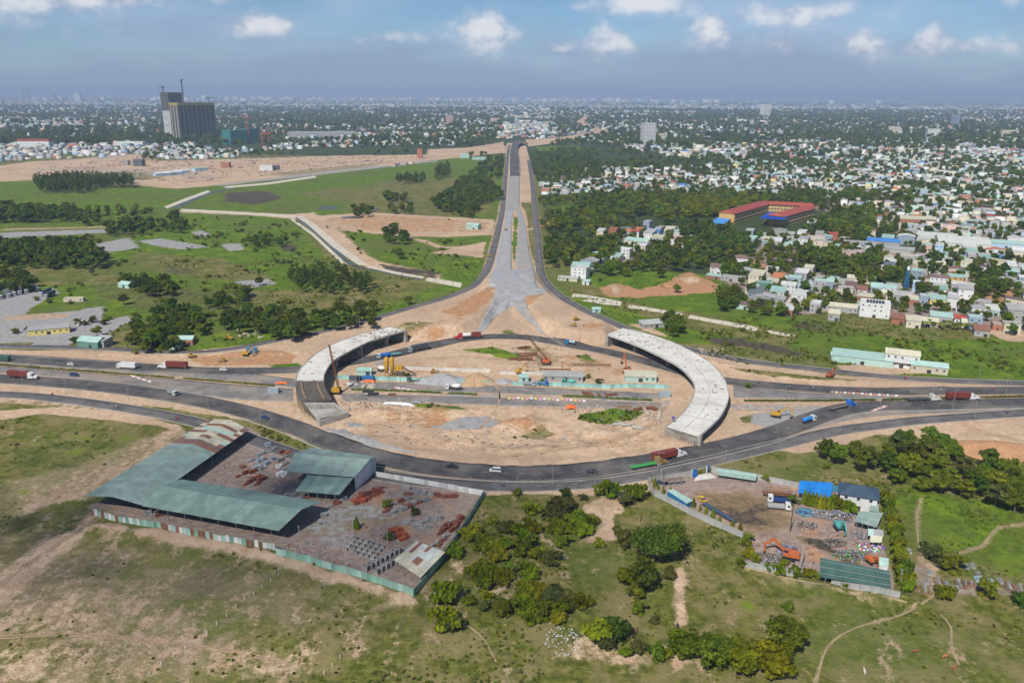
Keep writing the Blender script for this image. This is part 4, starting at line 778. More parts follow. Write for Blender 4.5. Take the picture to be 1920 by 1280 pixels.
for poly, sp, s0, s1, ks in [(Z384b([(790, 280), (960, 230), (1190, 260), (1320, 290), (1250, 370), (1000, 390), (860, 400), (700, 390), (690, 310)]), 8.4, .95, 1.4, (1, 2, 0)),
        (Z384b([(80, 190), (250, 170), (560, 210), (650, 240), (600, 300), (400, 355), (230, 355), (100, 375)]), 8.2, .95, 1.4, (1, 2, 0)),
        (Z3a([(1610, 200), (1700, 170), (1920, 170), (2090, 240), (2080, 280), (1920, 290), (1700, 275)]), 6.2, .75, 1.0, (3,)),
        (Z3a([(-200, 40), (250, 10), (480, 10), (600, 110), (560, 145), (300, 145), (-200, 130)]), 8, 1, 1.5, (0, 2)), (Z3b([(590, 870), (790, 855), (880, 870), (880, 905), (600, 925)]), 9, 1, 1.6, (0,)), (Z3b([(910, 870), (1000, 810), (1050, 880), (1040, 905), (920, 905)]), 9, 1, 1.5, (0, 2)),
        (Z3b([(-300, 770), (100, 770), (420, 790), (420, 840), (100, 855), (-300, 830)]), 9, 1.1, 1.6, (0, 2)), (Z3b([(430, 800), (560, 800), (560, 870), (430, 870)]), 9, 1, 1.5, (0, 1)), (Z3b([(-200, 980), (300, 975), (480, 985), (580, 1050), (-200, 1050)]), 8.5, 1, 1.4, (0, 2)), (Z3b([(590, 780), (900, 780), (760, 830), (600, 820)]), 12, .8, 1.2, (0, 1)),
        (Z3b([(190, 640), (370, 615), (750, 625), (760, 655), (510, 660), (500, 685), (230, 685)]), 7.5, 1.1, 1.5, (3,)), (Z3c([(310, 610), (470, 600), (470, 630), (310, 640)]), 10, 1, 1.4, (0, 3)), (Z3c([(240, 700), (360, 710), (360, 740), (250, 745)]), 9, 1, 1.4, (0,)), (Z3c([(530, 560), (600, 540), (610, 590), (530, 620)]), 10, 1, 1.5, (0, 3)),
        (Z3c([(670, 620), (760, 610), (890, 670), (900, 720), (780, 750), (740, 830), (560, 790), (510, 750), (600, 700)]), 9, 1, 1.6, (0, 2)), (Z3c([(70, 780), (180, 780), (180, 820), (80, 820)]), 9, 1, 1.3, (0, 2)), (Z3c([(270, 775), (390, 770), (390, 800), (280, 800)]), 9, 1, 1.3, (0,)), (Z3c([(830, 500), (910, 490), (905, 600), (800, 620), (700, 620), (760, 560)]), 13, .9, 1.4, (0, 1, 2)),
        (Z3c([(1100, 730), (1300, 715), (1500, 700), (1920, 690), (1920, 870), (1700, 800), (1600, 840), (1440, 870), (1180, 880), (1140, 830), (1300, 790), (1420, 740), (1150, 760)]), 9.5, .9, 1.4, (1, 2, 4)), (Z3c([(1070, 480), (1280, 440), (1450, 520), (1450, 600), (1200, 650), (1100, 640)]), 15, .9, 1.4, (1, 2)),
        (ZC(1280, 130, 3, [(0, 720), (250, 700), (460, 720), (460, 790), (300, 780), (180, 820), (0, 820)]), 6.5, 1.0, 1.3, (4,)), (ZC(1280, 130, 3, [(480, 690), (700, 690), (800, 720), (800, 790), (640, 790), (480, 750)]), 9, 1.1, 1.5, (0, 2)), (ZC(1280, 130, 3, [(700, 870), (800, 830), (1070, 780), (1080, 900), (1000, 960), (840, 900), (720, 890)]), 8.5, 1.1, 1.6, (1, 2, 1)), (ZC(1280, 130, 3, [(620, 1060), (700, 1010), (1120, 1010), (1120, 1080), (980, 1100), (760, 1110)]), 8.5, 1, 1.4, (2, 1)),
        (ZC(1280, 130, 3, [(0, 880), (250, 850), (280, 930), (160, 990), (0, 980)]), 9, 1, 1.5, (0, 2)), (ZC(1280, 450, 3, [(960, 180), (1250, 160), (1260, 220), (1000, 230)]), 8.5, .9, 1.3, (1, 2)), (ZC(1280, 450, 3, [(1640, 190), (1780, 180), (1800, 280), (1660, 290)]), 8, 1, 1.4, (0, 2)), (ZC(1280, 450, 3, [(700, 330), (900, 310), (980, 360), (800, 370)]), 9, .8, 1.1, (1, 2)), (Z384b([(1340, 390), (1460, 370), (1450, 440), (1360, 440)]), 9, 1, 1.3, (0, 2)),
        (Z384b([(60, 60), (500, 60), (780, 100), (420, 160), (130, 110), (80, 150)]), 11, .9, 1.4, (1, 2)), (Z384b([(1280, 200), (1440, 160), (1560, 190), (1480, 300), (1330, 300)]), 9, 1, 1.5, (0, 2))]:
    wp_ += mass_pts(poly, sp, s0, s1, ks)
_w = np.array(wp_); wp_ = _w[~inside(FP([(1322, 428), (1365, 392), (1440, 380), (1545, 392), (1540, 428), (1465, 440)], 3), _w[:, 0], _w[:, 1])]
gn_mass('woodland', wp_, [MASS['mid0'], MASS['mid1'], MASS['mid2'], MASS['tall0'], MASS['mid3']])
# --- scrub and tufts over the open ground
def scrub(n, x0, x1, y0, y1, wfun, s0, s1):
    x = RNG.uniform(x0, x1, n); y = RNG.uniform(y0, y1, n); c = cover_at(x, y); cl = fbm(x, y, 22, 90, 3); p = wfun(c)*sstep(cl, .42, .68); k = RNG.random(n) < p
    x, y, cl = x[k], y[k], cl[k]; z = hgrid(x, y); return [(a, b, q-.08, RNG.uniform(s0, s1)*(.6+.8*e), RNG.uniform(0, 6.28), RNG.integers(0, 3)) for a, b, q, e in zip(x, y, z, cl)]
MASK = None
sp_ = scrub(26000, -190, 190, 168, 300, lambda c: (c[:, 0]*.55+c[:, 1]*.9)*(1-c[:, 2])**2*(1-c[:, 6])**4, .06, .22)
sp_ += scrub(26000, -330, 330, 290, 760, lambda c: (c[:, 0]*.7+c[:, 1]*.45)*(1-c[:, 2])**3*(1-c[:, 6])**3, .10, .36)
sp_ += scrub(5000, 120, 420, 420, 640, lambda c: c[:, 1]*(1-c[:, 2])**3, .15, .55)
sp_ += scrub(2200, -480, -40, 480, 1000, lambda c: c[:, 1]*.9, .4, 1.0)
ROADLINES = [(CA, 7.5), (CB, 8.5), (CC, 5.5), (CD, 4.5), (CE, 5.5)]
def near_road(x, y, extra=0.):
    x = np.asarray(x, float); y = np.asarray(y, float); r = np.zeros(x.shape, bool)
    for C, w in ROADLINES: r |= segdist(C[::4], x, y, False) < w+extra
    return r
_a = np.array(sp_); _a = _a[~near_road(_a[:, 0], _a[:, 1])]; gn_mass('scrub', _a, [MASS['bush0'], MASS['bush1'], MASS['bush2']])
# ------------------------------------------------------------------ junction under construction
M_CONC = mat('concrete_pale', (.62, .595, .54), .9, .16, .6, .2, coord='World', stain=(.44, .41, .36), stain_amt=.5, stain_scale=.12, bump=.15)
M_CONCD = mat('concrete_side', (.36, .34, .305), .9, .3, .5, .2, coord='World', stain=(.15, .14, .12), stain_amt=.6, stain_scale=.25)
M_FORM = mat('formwork', (.085, .08, .075), .8, .5, 1.3, .2, coord='World', stain=(.22, .2, .18), stain_amt=.6, stain_scale=.5)
M_SCAF = mat('scaffold_steel', (.20, .175, .135), .7, .3, 3., .3, metal=.3); M_RUST = mat('rusty_steel', (.20, .085, .045), .85, .45, 2.5, .2, stain=(.09, .05, .035)); M_TIMB = mat('timber', (.25, .17, .11), .9, .4, 3.)
M_TIN = mat('tin_turquoise', (.28, .50, .46), .55, .18, .8, .4, stain=(.20, .33, .30), objvar=.25); M_TIN2 = mat('tin_green', (.22, .40, .32), .55, .2, .8, .4, objvar=.3); M_WHITE = mat('white_paint', (.72, .72, .70), .5, .08, 1.); M_STEEL = mat('grey_steel', (.33, .34, .35), .5, .15, 2., metal=.4)
M_BLUE = mat('blue_tarp', (.015, .115, .42), .55, .25, 2.); M_ORANGE = mat('orange_tarp', (.75, .16, .035), .6, .2, 2.); M_SAND = mat('sand_heap', (.42, .28, .16), .95, .2, .8, bump=.4); M_GRAVH = mat('gravel_heap', (.31, .31, .315), .95, .25, 1.2, bump=.5); M_ROCK = mat('boulder', (.42, .36, .29), .95, .3, .9, bump=.5)
M_YEL = mat('machine_yellow', (.54, .30, .03), .6, .2, 2., .4, stain=(.25, .16, .07), stain_amt=.65); M_MORG = mat('machine_orange', (.50, .125, .035), .6, .2, 2., .4, stain=(.2, .1, .06), stain_amt=.7); M_BLACK = mat('rubber', (.018, .018, .018), .8, .3, 3.); M_GLASS = mat('vehicle_glass', (.03, .04, .05), .08, .1, 1., .6); M_DARK = mat('dark_metal', (.05, .05, .052), .6, .3, 2.)
def deck_loft(name, A, B, ZT, m, parent, th=1.7, inset=.2):
    n = len(A); prof = [(0, 0), (1, 0), (1, -.45), (1-inset, -th), (inset, -th), (0, -.45)]; k = len(prof); V = []
    for i in range(n):
        for u, dz in prof: p = A[i]*(1-u)+B[i]*u; V.append((p[0], p[1], ZT[i]+dz))
    F = []
    for i in range(n-1):
        for j in range(k): F.append((i*k+j, i*k+(j+1) % k, (i+1)*k+(j+1) % k, (i+1)*k+j))
    F += [tuple(range(k)), tuple(range((n-1)*k, n*k))[::-1]]
    b = MB(); b.v = V; b.f = F; return b.build(name, m, parent)
def edges(outer, inner, z0, z1, n=60):
    """edge polylines given in the picture at deck level; z runs z0 -> z1 along them"""
    def conv(P):
        q = np.array([np.interp(np.linspace(0, 1, len(P)), [0, 1], [z0, z1])]).ravel()
        return np.array([[float(v) for v in flat(p[0], p[1], z)] for p, z in zip(P, q)])
    A, _ = resample(smooth_line(conv(outer), 1.5), n); B, _ = resample(smooth_line(conv(inner), 1.5), n); return A, B, np.linspace(z0, z1, n)
def edge_beam(name, A, B, ZT, m, parent, w=.5, h=.3):
    T = (B-A); T /= np.linalg.norm(T, axis=1)[:, None]; b = MB(); n = len(A)
    P = A+T*.05; Q = A+T*w; V = []
    for i in range(n):
        for q, z in ((P, .003), (Q, .003), (Q, h), (P, h)): V.append((q[i, 0], q[i, 1], ZT[i]+z))
    F = [(i*4+j, i*4+(j+1) % 4, (i+1)*4+(j+1) % 4, (i+1)*4+j) for i in range(n-1) for j in range(4)]+[(0, 1, 2, 3), (n*4-1, n*4-2, n*4-3, n*4-4)]
    b.v = V; b.f = F; return b.build(name, m, parent)
def pier(parent, c, t, w, ztop, m):
    b = MB(); z0 = h1(*c)-.5; a = math.atan2(t[1], t[0])
    for s in (-w*.22, w*.22): b.cbox((c[0]-t[1]*s, c[1]+t[0]*s, (z0+ztop-1.2)/2), (1.5, 2.2, ztop-1.2-z0), a)
    b.cbox((c[0], c[1], ztop-.7), (1.9, w*.72, 1.2), a); return b.build('pier', m, parent)
def overpass(label, outer, inner, z0, z1, piers, n=64):
    t = thing('overpass', label, 'overpass'); A, B, ZT = edges(outer, inner, z0, z1, n)
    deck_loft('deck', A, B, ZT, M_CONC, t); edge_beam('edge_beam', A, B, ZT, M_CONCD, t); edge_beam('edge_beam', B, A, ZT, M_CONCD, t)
    mid = (A+B)/2
    for u in piers:
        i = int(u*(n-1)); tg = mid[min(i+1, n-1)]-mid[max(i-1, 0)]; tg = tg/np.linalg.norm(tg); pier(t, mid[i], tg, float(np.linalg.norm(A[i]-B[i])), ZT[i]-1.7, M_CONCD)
    return t, A, B, ZT
Z6 = lambda p: ZC(960, 570, 4.3636, p); Z64 = lambda p: ZC(540, 600, 6.4, p)
RO = Z6([(905, 198), (1080, 235), (1300, 305), (1500, 400), (1650, 500), (1740, 610), (1775, 720), (1770, 790), (1720, 900), (1640, 990), (1535, 1085)])
RI = Z6([(770, 250), (1000, 330), (1200, 420), (1350, 500), (1430, 570), (1480, 640), (1490, 710), (1460, 790), (1400, 880), (1335, 940), (1260, 1000)])
rop, RA, RB, RZ = overpass('finished curved concrete overpass with bare pale deck on the right', RO, RI, 7.6, 4.6, (.14, .32, .5, .66, .82))
def abutment(parent, a, b, zt, depth, m, ext=.6):
    a = Vector((*a, 0)); b = Vector((*b, 0)); d = (b-a).normalized(); n = Vector((-d.y, d.x, 0)); z0 = min(h1(a.x, a.y), h1(b.x, b.y))-.6; q = MB()
    P = [a-d*ext, b+d*ext, b+d*ext+n*depth, a-d*ext+n*depth]; q.poly([(p.x, p.y) for p in P], z0, zt); o = q.build('abutment', m, parent)
    return o
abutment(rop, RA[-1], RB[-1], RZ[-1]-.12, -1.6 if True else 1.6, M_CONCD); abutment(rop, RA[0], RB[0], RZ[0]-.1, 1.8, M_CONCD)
# rib pattern of the shuttering on the end wall
a, b = Vector((*RA[-1], 0)), Vector((*RB[-1], 0)); d = (b-a); L_ = d.length; d.normalize(); nn = Vector((-d.y, d.x, 0)); nn = nn if nn.y < 0 else -nn
q = MB()
for i in range(14): p = a+d*(L_*(i+.5)/14)+nn*(1.65 if (-1.6) else 0); q.cbox((p.x, p.y, RZ[-1]*.5-.4), (.18, .16, RZ[-1]*.95), math.atan2(d.y, d.x))
q.build('shutter_ribs', M_TIMB, rop)
for k in (.2, .42, .6, .78, .9):
    i = int(k*63); q = MB(); q.bar((*(RA[i]*.97+RB[i]*.03), RZ[i]+.012), (*(RA[i]*.03+RB[i]*.97), RZ[i]+.012), .16, .03); q.build('expansion_joint', M_DARK, rop)
M_ = (RA*.45+RB*.55); q = MB()
for i in range(26, 63): q.bar((*M_[i-1], RZ[i-1]+.02), (*M_[i], RZ[i]+.02), .14, .03)
q.build('construction_joint', M_DARK, rop)
LO = Z64([(1215, 80), (1030, 128), (850, 175), (600, 260), (350, 390), (180, 540), (110, 640), (90, 720)])
LI = Z64([(1400, 130), (1200, 186), (1000, 250), (750, 370), (560, 480), (490, 560), (442, 650), (432, 720)])
lop, LA, LB, LZ = overpass('unfinished curved concrete overpass whose near end is still formwork on the left', LO, LI, 7.6, 7.2, (.12, .36, .6, .85))
abutment(lop, LA[0], LB[0], LZ[0]-.1, 1.8, M_CONCD)
FA, FB, FZ = edges(Z64([(90, 726), (95, 800), (112, 880), (150, 960), (200, 1020)]), Z64([(434, 726), (450, 800), (490, 880), (530, 945), (575, 1010)]), 7.0, 6.0, 26)
deck_loft('formwork', FA[:20], FB[:20], FZ[:20]-.35, M_FORM, lop, 1.3)
q = MB(); rq = random.Random(5)
for i in range(0, 20, 1):
    for u in np.linspace(.04, .96, 15):
        p = FA[i]*(1-u)+FB[i]*u; hh = rq.uniform(.15, 1.0) if u < .22 or u > .78 or rq.random() < .3 else .12; q.cbox((p[0], p[1], FZ[i]-.35+hh/2), (.12+.5*(rq.random() < .2), .12, hh))
    q.bar((*FA[i], FZ[i]-.25), (*FB[i], FZ[i]-.25), .10, .1)
reb = q.build('rebar_cage', M_SCAF, lop); reb['kind'] = 'stuff'
for u0, u1 in ((.2, .24), (.76, .80)):
    q = MB(); 
    for i in range(19): q.bar((*(FA[i]*(1-u0)+FB[i]*u0), FZ[i]+.1), (*(FA[i+1]*(1-u0)+FB[i+1]*u0), FZ[i+1]+.1), .9, .25)
    q.build('formwork_rail', M_TIMB, lop)
# scaffolding under and beyond the formwork, and the raw ramp bed
def scaffold(label, A, B, ZT, nx, parent=None, z_in=None):
    t = thing('scaffold', label, 'scaffold'); q = MB(); P = {}
    for i in range(len(A)):
        for j in range(nx):
            u = j/(nx-1); p = A[i]*(1-u)+B[i]*u; z0 = h1(p[0], p[1]); P[i, j] = (p, z0); q.tube((p[0], p[1], z0), (p[0], p[1], ZT[i]-1.6+rq.uniform(-.2, .5)), .075, .075, 4, False)
    for i in range(len(A)):
        for j in range(nx):
            for k in range(1, 4):
                z = lambda a: P[a][1]+(ZT[a[0]]-1.6-P[a][1])*k/3.2
                if j+1 < nx: q.bar((*P[i, j][0], z((i, j))), (*P[i, j+1][0], z((i, j+1))), .08)
                if i+1 < len(A): q.bar((*P[i, j][0], z((i, j))), (*P[i+1, j][0], z((i+1, j))), .08)
    o = q.build('poles', M_SCAF, t, fix=False); o['kind'] = 'stuff'; return t
scaffold('steel scaffold carrying the formwork of the left overpass', FA[::2], FB[::2], FZ[::2], 10)
SA, SB, SZ = edges(Z64([(190, 985), (260, 1080), (350, 1185)]), Z64([(560, 985), (640, 1050), (705, 1112)]), 4.8, 2.2, 14)
scaffold('lower scaffold stepping down to the retaining wall at the left', SA, SB, SZ+1.6, 14)
q = MB(); n_ = 16
sl = deck_loft('ramp_bed', SA, SB, SZ-.1, M_CONCD, None, .5, .02); tag(sl, 'rough grey ramp bed at the near end of the left overpass', 'ramp')
# retaining box wall at the ramp foot
t = thing('retaining_wall', 'U shaped concrete retaining wall at the foot of the left ramp', 'wall')
W0, W1, W2 = G(*Z64([(385, 1272)])[0]), G(*Z64([(725, 1165)])[0]), G(*Z64([(760, 1150)])[0])
for a, b, h in ((W0, W1, 3.1), (W1, G(*Z64([(690, 1145)])[0]), 3.0), (W0, G(*Z64([(350, 1235)])[0]), 3.6)):
    q = MB(); d = (b-a); L_ = d.length; q.cbox(((a.x+b.x)/2, (a.y+b.y)/2, h/2-.3), (L_+.5, .7, h), math.atan2(d.y, d.x)); q.build('wall_panel', M_CONCD, t)
# ------------------------------------------------------------------ heaps, boulders, walls, fences on the site
def heap(name, label, px, py, rx, ry, h, m, seed=1, cat='heap', n=28, kind=None, top=1.15):
    c = G(px, py); r = np.random.default_rng(seed); V = []; F = []
    K = 9
    for k in range(K+1):
        u = k/K
        for i in range(n):
            a = 2*math.pi*i/n; w = 1+.12*math.sin(3*a+seed)+.07*math.sin(7*a+2*seed)+r.normal(0, .025); rad = u*w
            z = h*max(0, (1-u**top))*(1+r.normal(0, .05)) if k < K else -.5
            V.append((rx*rad*math.cos(a), ry*rad*math.sin(a), z))
    for k in range(K):
        for i in range(n): F.append((k*n+i, k*n+(i+1) % n, (k+1)*n+(i+1) % n, (k+1)*n+i))
    b = MB(); b.v = V; b.f = F; o = b.build(name, m, smooth=True); o.location = (c.x, c.y, c.z); tag(o, label, cat); return o
heap('sand_heap', 'conical brown sand heap behind the turquoise site fence', 893, 716, 10.5, 9, 5.2, M_SAND, 2)
heap('gravel_heap', 'long grey gravel heap left of the brown sand heap', 830, 715, 15, 8, 4.6, M_GRAVH, 4)
heap('gravel_heap', 'low grey gravel spread at the right end of the site', 866, 712, 7, 5, 1.6, M_GRAVH, 9)
heap('earth_heap', 'orange earth heap beside the right edge of the frontage road', 1862, 838, 17, 12, 3.8, mat('orange_earth', (.46, .25, .125), .95, .25, .7, bump=.4), 6)
heap('gravel_heap', 'small gravel heap at the right end of the turquoise fence', 944, 716, 5, 3.5, 1.8, M_GRAVH, 12)
def rock_mesh(seed):
    bm = bmesh.new(); bmesh.ops.create_icosphere(bm, subdivisions=1, radius=1)
    for v in bm.verts: v.co *= 1+.35*mnoise.noise(v.co*1.4+Vector((seed*3.1, seed, 0))); v.co.z *= .7
    me = bpy.data.meshes.new('boulder'); bm.to_mesh(me); bm.free(); me.materials.append(M_ROCK); return me
ROCKS = [rock_mesh(i) for i in range(5)]
def boulders(cx, cy, n, sx, sy, s0, s1, label, group, seed=1):
    r = random.Random(seed)
    for i in range(n):
        px, py = cx+r.uniform(-sx, sx), cy+r.uniform(-sy, sy); p = G(px, py); s = r.uniform(s0, s1); o = link('boulder', r.choice(ROCKS)); o.location = (p.x, p.y, p.z+s*.3); o.scale = (s, s*r.uniform(.7, 1.1), s*r.uniform(.7, 1)); o.rotation_euler = (r.uniform(-.3, .3), r.uniform(-.3, .3), r.uniform(0, 6)); tag(o, label, 'boulder', group)
boulders(690, 724, 22, 13, 6, .8, 1.6, 'pale boulder in the pile near the orange sheet', 'boulder pile by the left overpass', 1)
boulders(1222, 780, 14, 16, 8, .7, 1.5, 'cut stone block dumped beside the right overpass', 'blocks beside the right overpass', 2)
boulders(470, 625, 20, 26, 9, .7, 1.4, 'grey stone in the left roadside stone yard', 'stones of the stone yard', 3)
boulders(1330, 662, 16, 25, 10, .5, 1.1, 'rubble stone on the bank behind the right overpass', 'rubble behind the right overpass', 4)
boulders(1372, 780, 10, 10, 10, .5, 1.0, 'rubble stone in the shade right of the overpass end', 'rubble by the overpass end', 5)
def wall_line(name, label, pts, h, m, cat='wall', seg=3.0, post=True, th=.12, pm=None, group=None, gap=.06, lean=.0, hv=.0, mats=None, part='panel'):
    """fence or wall of separate panels between posts, along ground points from the picture"""
    P = np.array([[*G(*p)[:2]] for p in pts]); s = np.concatenate([[0], np.cumsum(np.linalg.norm(np.diff(P, axis=0), axis=1))]); n = max(1, int(round(s[-1]/seg))); u = np.linspace(0, s[-1], n+1); Q = np.stack([np.interp(u, s, P[:, 0]), np.interp(u, s, P[:, 1])], 1)
    t = thing(name, label, cat, (*P[0], h1(*P[0])), 0, group); o0 = Vector(t.location); r = random.Random(len(pts)*7+int(P[0][0]))
    pm_ = MB().box(-.5, -.5, 0, .5, .5, 1).mesh(part, m); cache = {m.name: pm_}; pom = MB().box(-.09, -.09, 0, .09, .09, 1).mesh('post', pm or m)
    for i in range(n):
        a, b = Q[i], Q[i+1]; d = b-a; L_ = np.linalg.norm(d); mm = m if not mats else r.choice(mats)
        if mm.name not in cache: cache[mm.name] = MB().box(-.5, -.5, 0, .5, .5, 1).mesh(part, mm)
        o = link(part, cache[mm.name], t); c = (a+b)/2; z = h1(*c); o.location = (c[0]-o0.x, c[1]-o0.y, z-o0.z-.15); o.scale = (L_-gap, th, h*(1+r.uniform(-hv, hv))+.15); o.rotation_euler = (r.uniform(-lean, lean), 0, math.atan2(d[1], d[0]))
    if post:
        for q in Q: o = link('post', pom, t); z = h1(*q); o.location = (q[0]-o0.x, q[1]-o0.y, z-o0.z-.1); o.scale = (1, 1, h+.25)
    return t
Z5 = lambda p: ZC(540, 570, 4.571, p)
wall_line('site_fence', 'turquoise tin site fence in front of the silos and heaps', Z5([(415, 640), (760, 650), (1100, 665), (1400, 680), (1735, 690)]), 2.3, M_TIN, 'fence', 2.4, lean=.03, hv=.06)
wall_line('site_fence', 'turquoise tin site fence in front of the long grey site shed', Z6([(0, 665), (300, 668), (620, 680), (780, 690), (960, 680), (1280, 690)]), 2.2, M_TIN, 'fence', 2.4, lean=.03, hv=.06)
wall_line('retaining_wall', 'low pale concrete wall behind the sand heap', Z5([(1010, 560), (1300, 570), (1735, 585)]), 1.9, M_CONC, 'wall', 4, False, .4)
wall_line('retaining_wall', 'low pale concrete wall behind the yellow site excavator', Z6([(-100, 572), (100, 572), (290, 576)]), 1.6, M_CONC, 'wall', 4, False, .4)
wall_line('retaining_wall', 'short concrete culvert wall under the northern road', Z5([(740, 530), (860, 500)]), 2.2, M_CONC, 'wall', 5, False, .5)
def hedge(label, pts, w=1.6, h=.9, seed=1):
    C = line_px(pts, 1.0); r = np.random.default_rng(seed); n = int(len(C)*34); k = r.integers(0, len(C), n); T = np.gradient(C, axis=0); T /= np.linalg.norm(T, axis=1)[:, None]; Nn = np.stack([-T[:, 1], T[:, 0]], 1)
    Q = C[k]+Nn[k]*r.normal(0, w*.3, n)[:, None]+T[k]*r.uniform(-.5, .5, n)[:, None]; dens = fbm(Q[:, 0], Q[:, 1], 7, 5); keep = dens > .33; Q = Q[keep]; n = len(Q); z = hgrid(Q[:, 0], Q[:, 1])+r.uniform(.1, h, n)*(.6+.8*dens[keep])
    P = np.stack([Q[:, 0], Q[:, 1], z], 1); nn = r.normal(size=(n, 3)); nn[:, 2] = abs(nn[:, 2])+.4; nn /= np.linalg.norm(nn, axis=1)[:, None]; u = np.cross(nn, r.normal(size=(n, 3))); u /= np.linalg.norm(u, axis=1)[:, None]; v = np.cross(nn, u); s = r.uniform(.16, .34, n)[:, None]
    me = mesh_np('hedge', np.stack([P-u*s, P-v*s, P+u*s, P+v*s], 1).reshape(-1, 3), np.arange(n*4).reshape(-1, 4), (LEAF['mid'],)); a = me.attributes.new('tint', 'FLOAT', 'FACE'); a.data.foreach_set('value', r.uniform(0, 1, n).astype(np.float32)); o = link('hedge', me); tag(o, label, 'hedge'); return o
hedge('long clipped median hedge along the left main road', [(-60, 679), (0, 684), (140, 695), (300, 707), (420, 716), (513, 724)], seed=1)
hedge('median hedge along the right main road', [(1397, 752), (1500, 752), (1613, 751), (1760, 748), (1980, 742)], seed=2)
hedge('median hedge beside the dumped steel inside the ring', [(660, 731), (760, 734), (893, 740)], seed=3); hedge('median hedge beside the rusty steel tubes', [(1056, 743), (1140, 747), (1221, 751)], seed=4)
# --- batching plant
p = G(731, 707); t = thing('batching_plant', 'concrete batching plant with two tall yellow silos', 'silo plant', p)
for dx in (-1.5, 1.5):
    s = MB().lathe([(.25, 2.6), (1.2, 4.2), (1.25, 4.3), (1.25, 11.0), (1.1, 11.4), (.3, 11.7)], (dx, 0, 0), 14).build('silo', M_YEL, t, True); lg = MB()
    for a in range(4): x, y = dx+1.0*math.cos(a*1.57+.78), 1.0*math.sin(a*1.57+.78); lg.tube((x, y, 0), (x, y, 4.4), .1, .1, 6)
    lg.build('silo_legs', M_YEL, s); MB().tube((dx, 0, 11.7), (dx, 0, 12.4), .35, .35, 8).build('filter_cap', M_STEEL, s)
MB().box(3.2, -1.5, 4.2, 7.2, 1.5, 7.0).build('mixer_house', M_YEL, t); q = MB()
for x in (3.4, 7.0):
    for y in (-1.3, 1.3): q.tube((x, y, 0), (x, y, 4.2), .12, .12, 6)
q.build('mixer_legs', M_YEL, t); MB().bar((7, 0, 6), (14, 2, 1.2), 1.1, .5).build('conveyor', M_DARK, t); q = MB()
for i in range(8): q.bar((-2.8, -.6, i*1.3), (-2.8, .6, i*1.3+.1), .08)
q.tube((-2.8, -.6, 0), (-2.8, -.6, 11), .05).tube((-2.8, .6, 0), (-2.8, .6, 11), .05).build('ladder', M_YEL, t)
# --- generic site cabins / sheds
M_ROOFS = {k: mat('roof_'+k, c, .55, .15, .5, .35, stain=s, stain_amt=.45, stain_scale=.3, objvar=.12) for k, c, s in (('green', (.255, .40, .345), (.19, .29, .26)), ('grey', (.36, .36, .345), (.22, .20, .18)), ('pale', (.50, .52, .48), (.34, .32, .28)), ('mint', (.36, .52, .46), (.27, .38, .33)), ('rust', (.24, .11, .07), (.13, .07, .05)), ('red', (.36, .07, .045), (.22, .06, .045)), ('blue', (.06, .22, .55), (.05, .15, .35)), ('cream', (.52, .49, .36), (.38, .33, .24)), ('brown', (.19, .13, .105), (.11, .08, .07)), ('orange', (.50, .18, .085), (.35, .13, .08)), ('white', (.64, .64, .62), (.45, .43, .4)), ('slate', (.13, .155, .165), (.08, .09, .1)), ('conc', (.37, .355, .325), (.25, .23, .21)), ('navy', (.045, .075, .11), (.03, .05, .07)))}
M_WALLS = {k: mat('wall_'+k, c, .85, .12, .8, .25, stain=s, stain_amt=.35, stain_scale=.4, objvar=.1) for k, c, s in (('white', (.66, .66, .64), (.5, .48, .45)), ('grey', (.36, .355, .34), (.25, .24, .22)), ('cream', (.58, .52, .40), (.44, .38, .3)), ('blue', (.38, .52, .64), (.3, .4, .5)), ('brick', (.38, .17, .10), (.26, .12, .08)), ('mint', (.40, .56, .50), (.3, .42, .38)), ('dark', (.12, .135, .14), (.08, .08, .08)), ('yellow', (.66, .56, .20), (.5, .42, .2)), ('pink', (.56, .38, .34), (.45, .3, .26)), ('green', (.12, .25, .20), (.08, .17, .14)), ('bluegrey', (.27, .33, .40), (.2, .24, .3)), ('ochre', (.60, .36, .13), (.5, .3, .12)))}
M_WIN = mat('window_glass', (.035, .045, .055), .12, .2, 1., .5); M_FRAME = mat('window_frame', (.6, .6, .58), .6)
WINM = MB().box(-.5, -.04, -.5, .5, .04, .5).mesh('window', M_WIN); DOORM = MB().box(-.5, -.05, 0, .5, .05, 1).mesh('door', M_DARK)
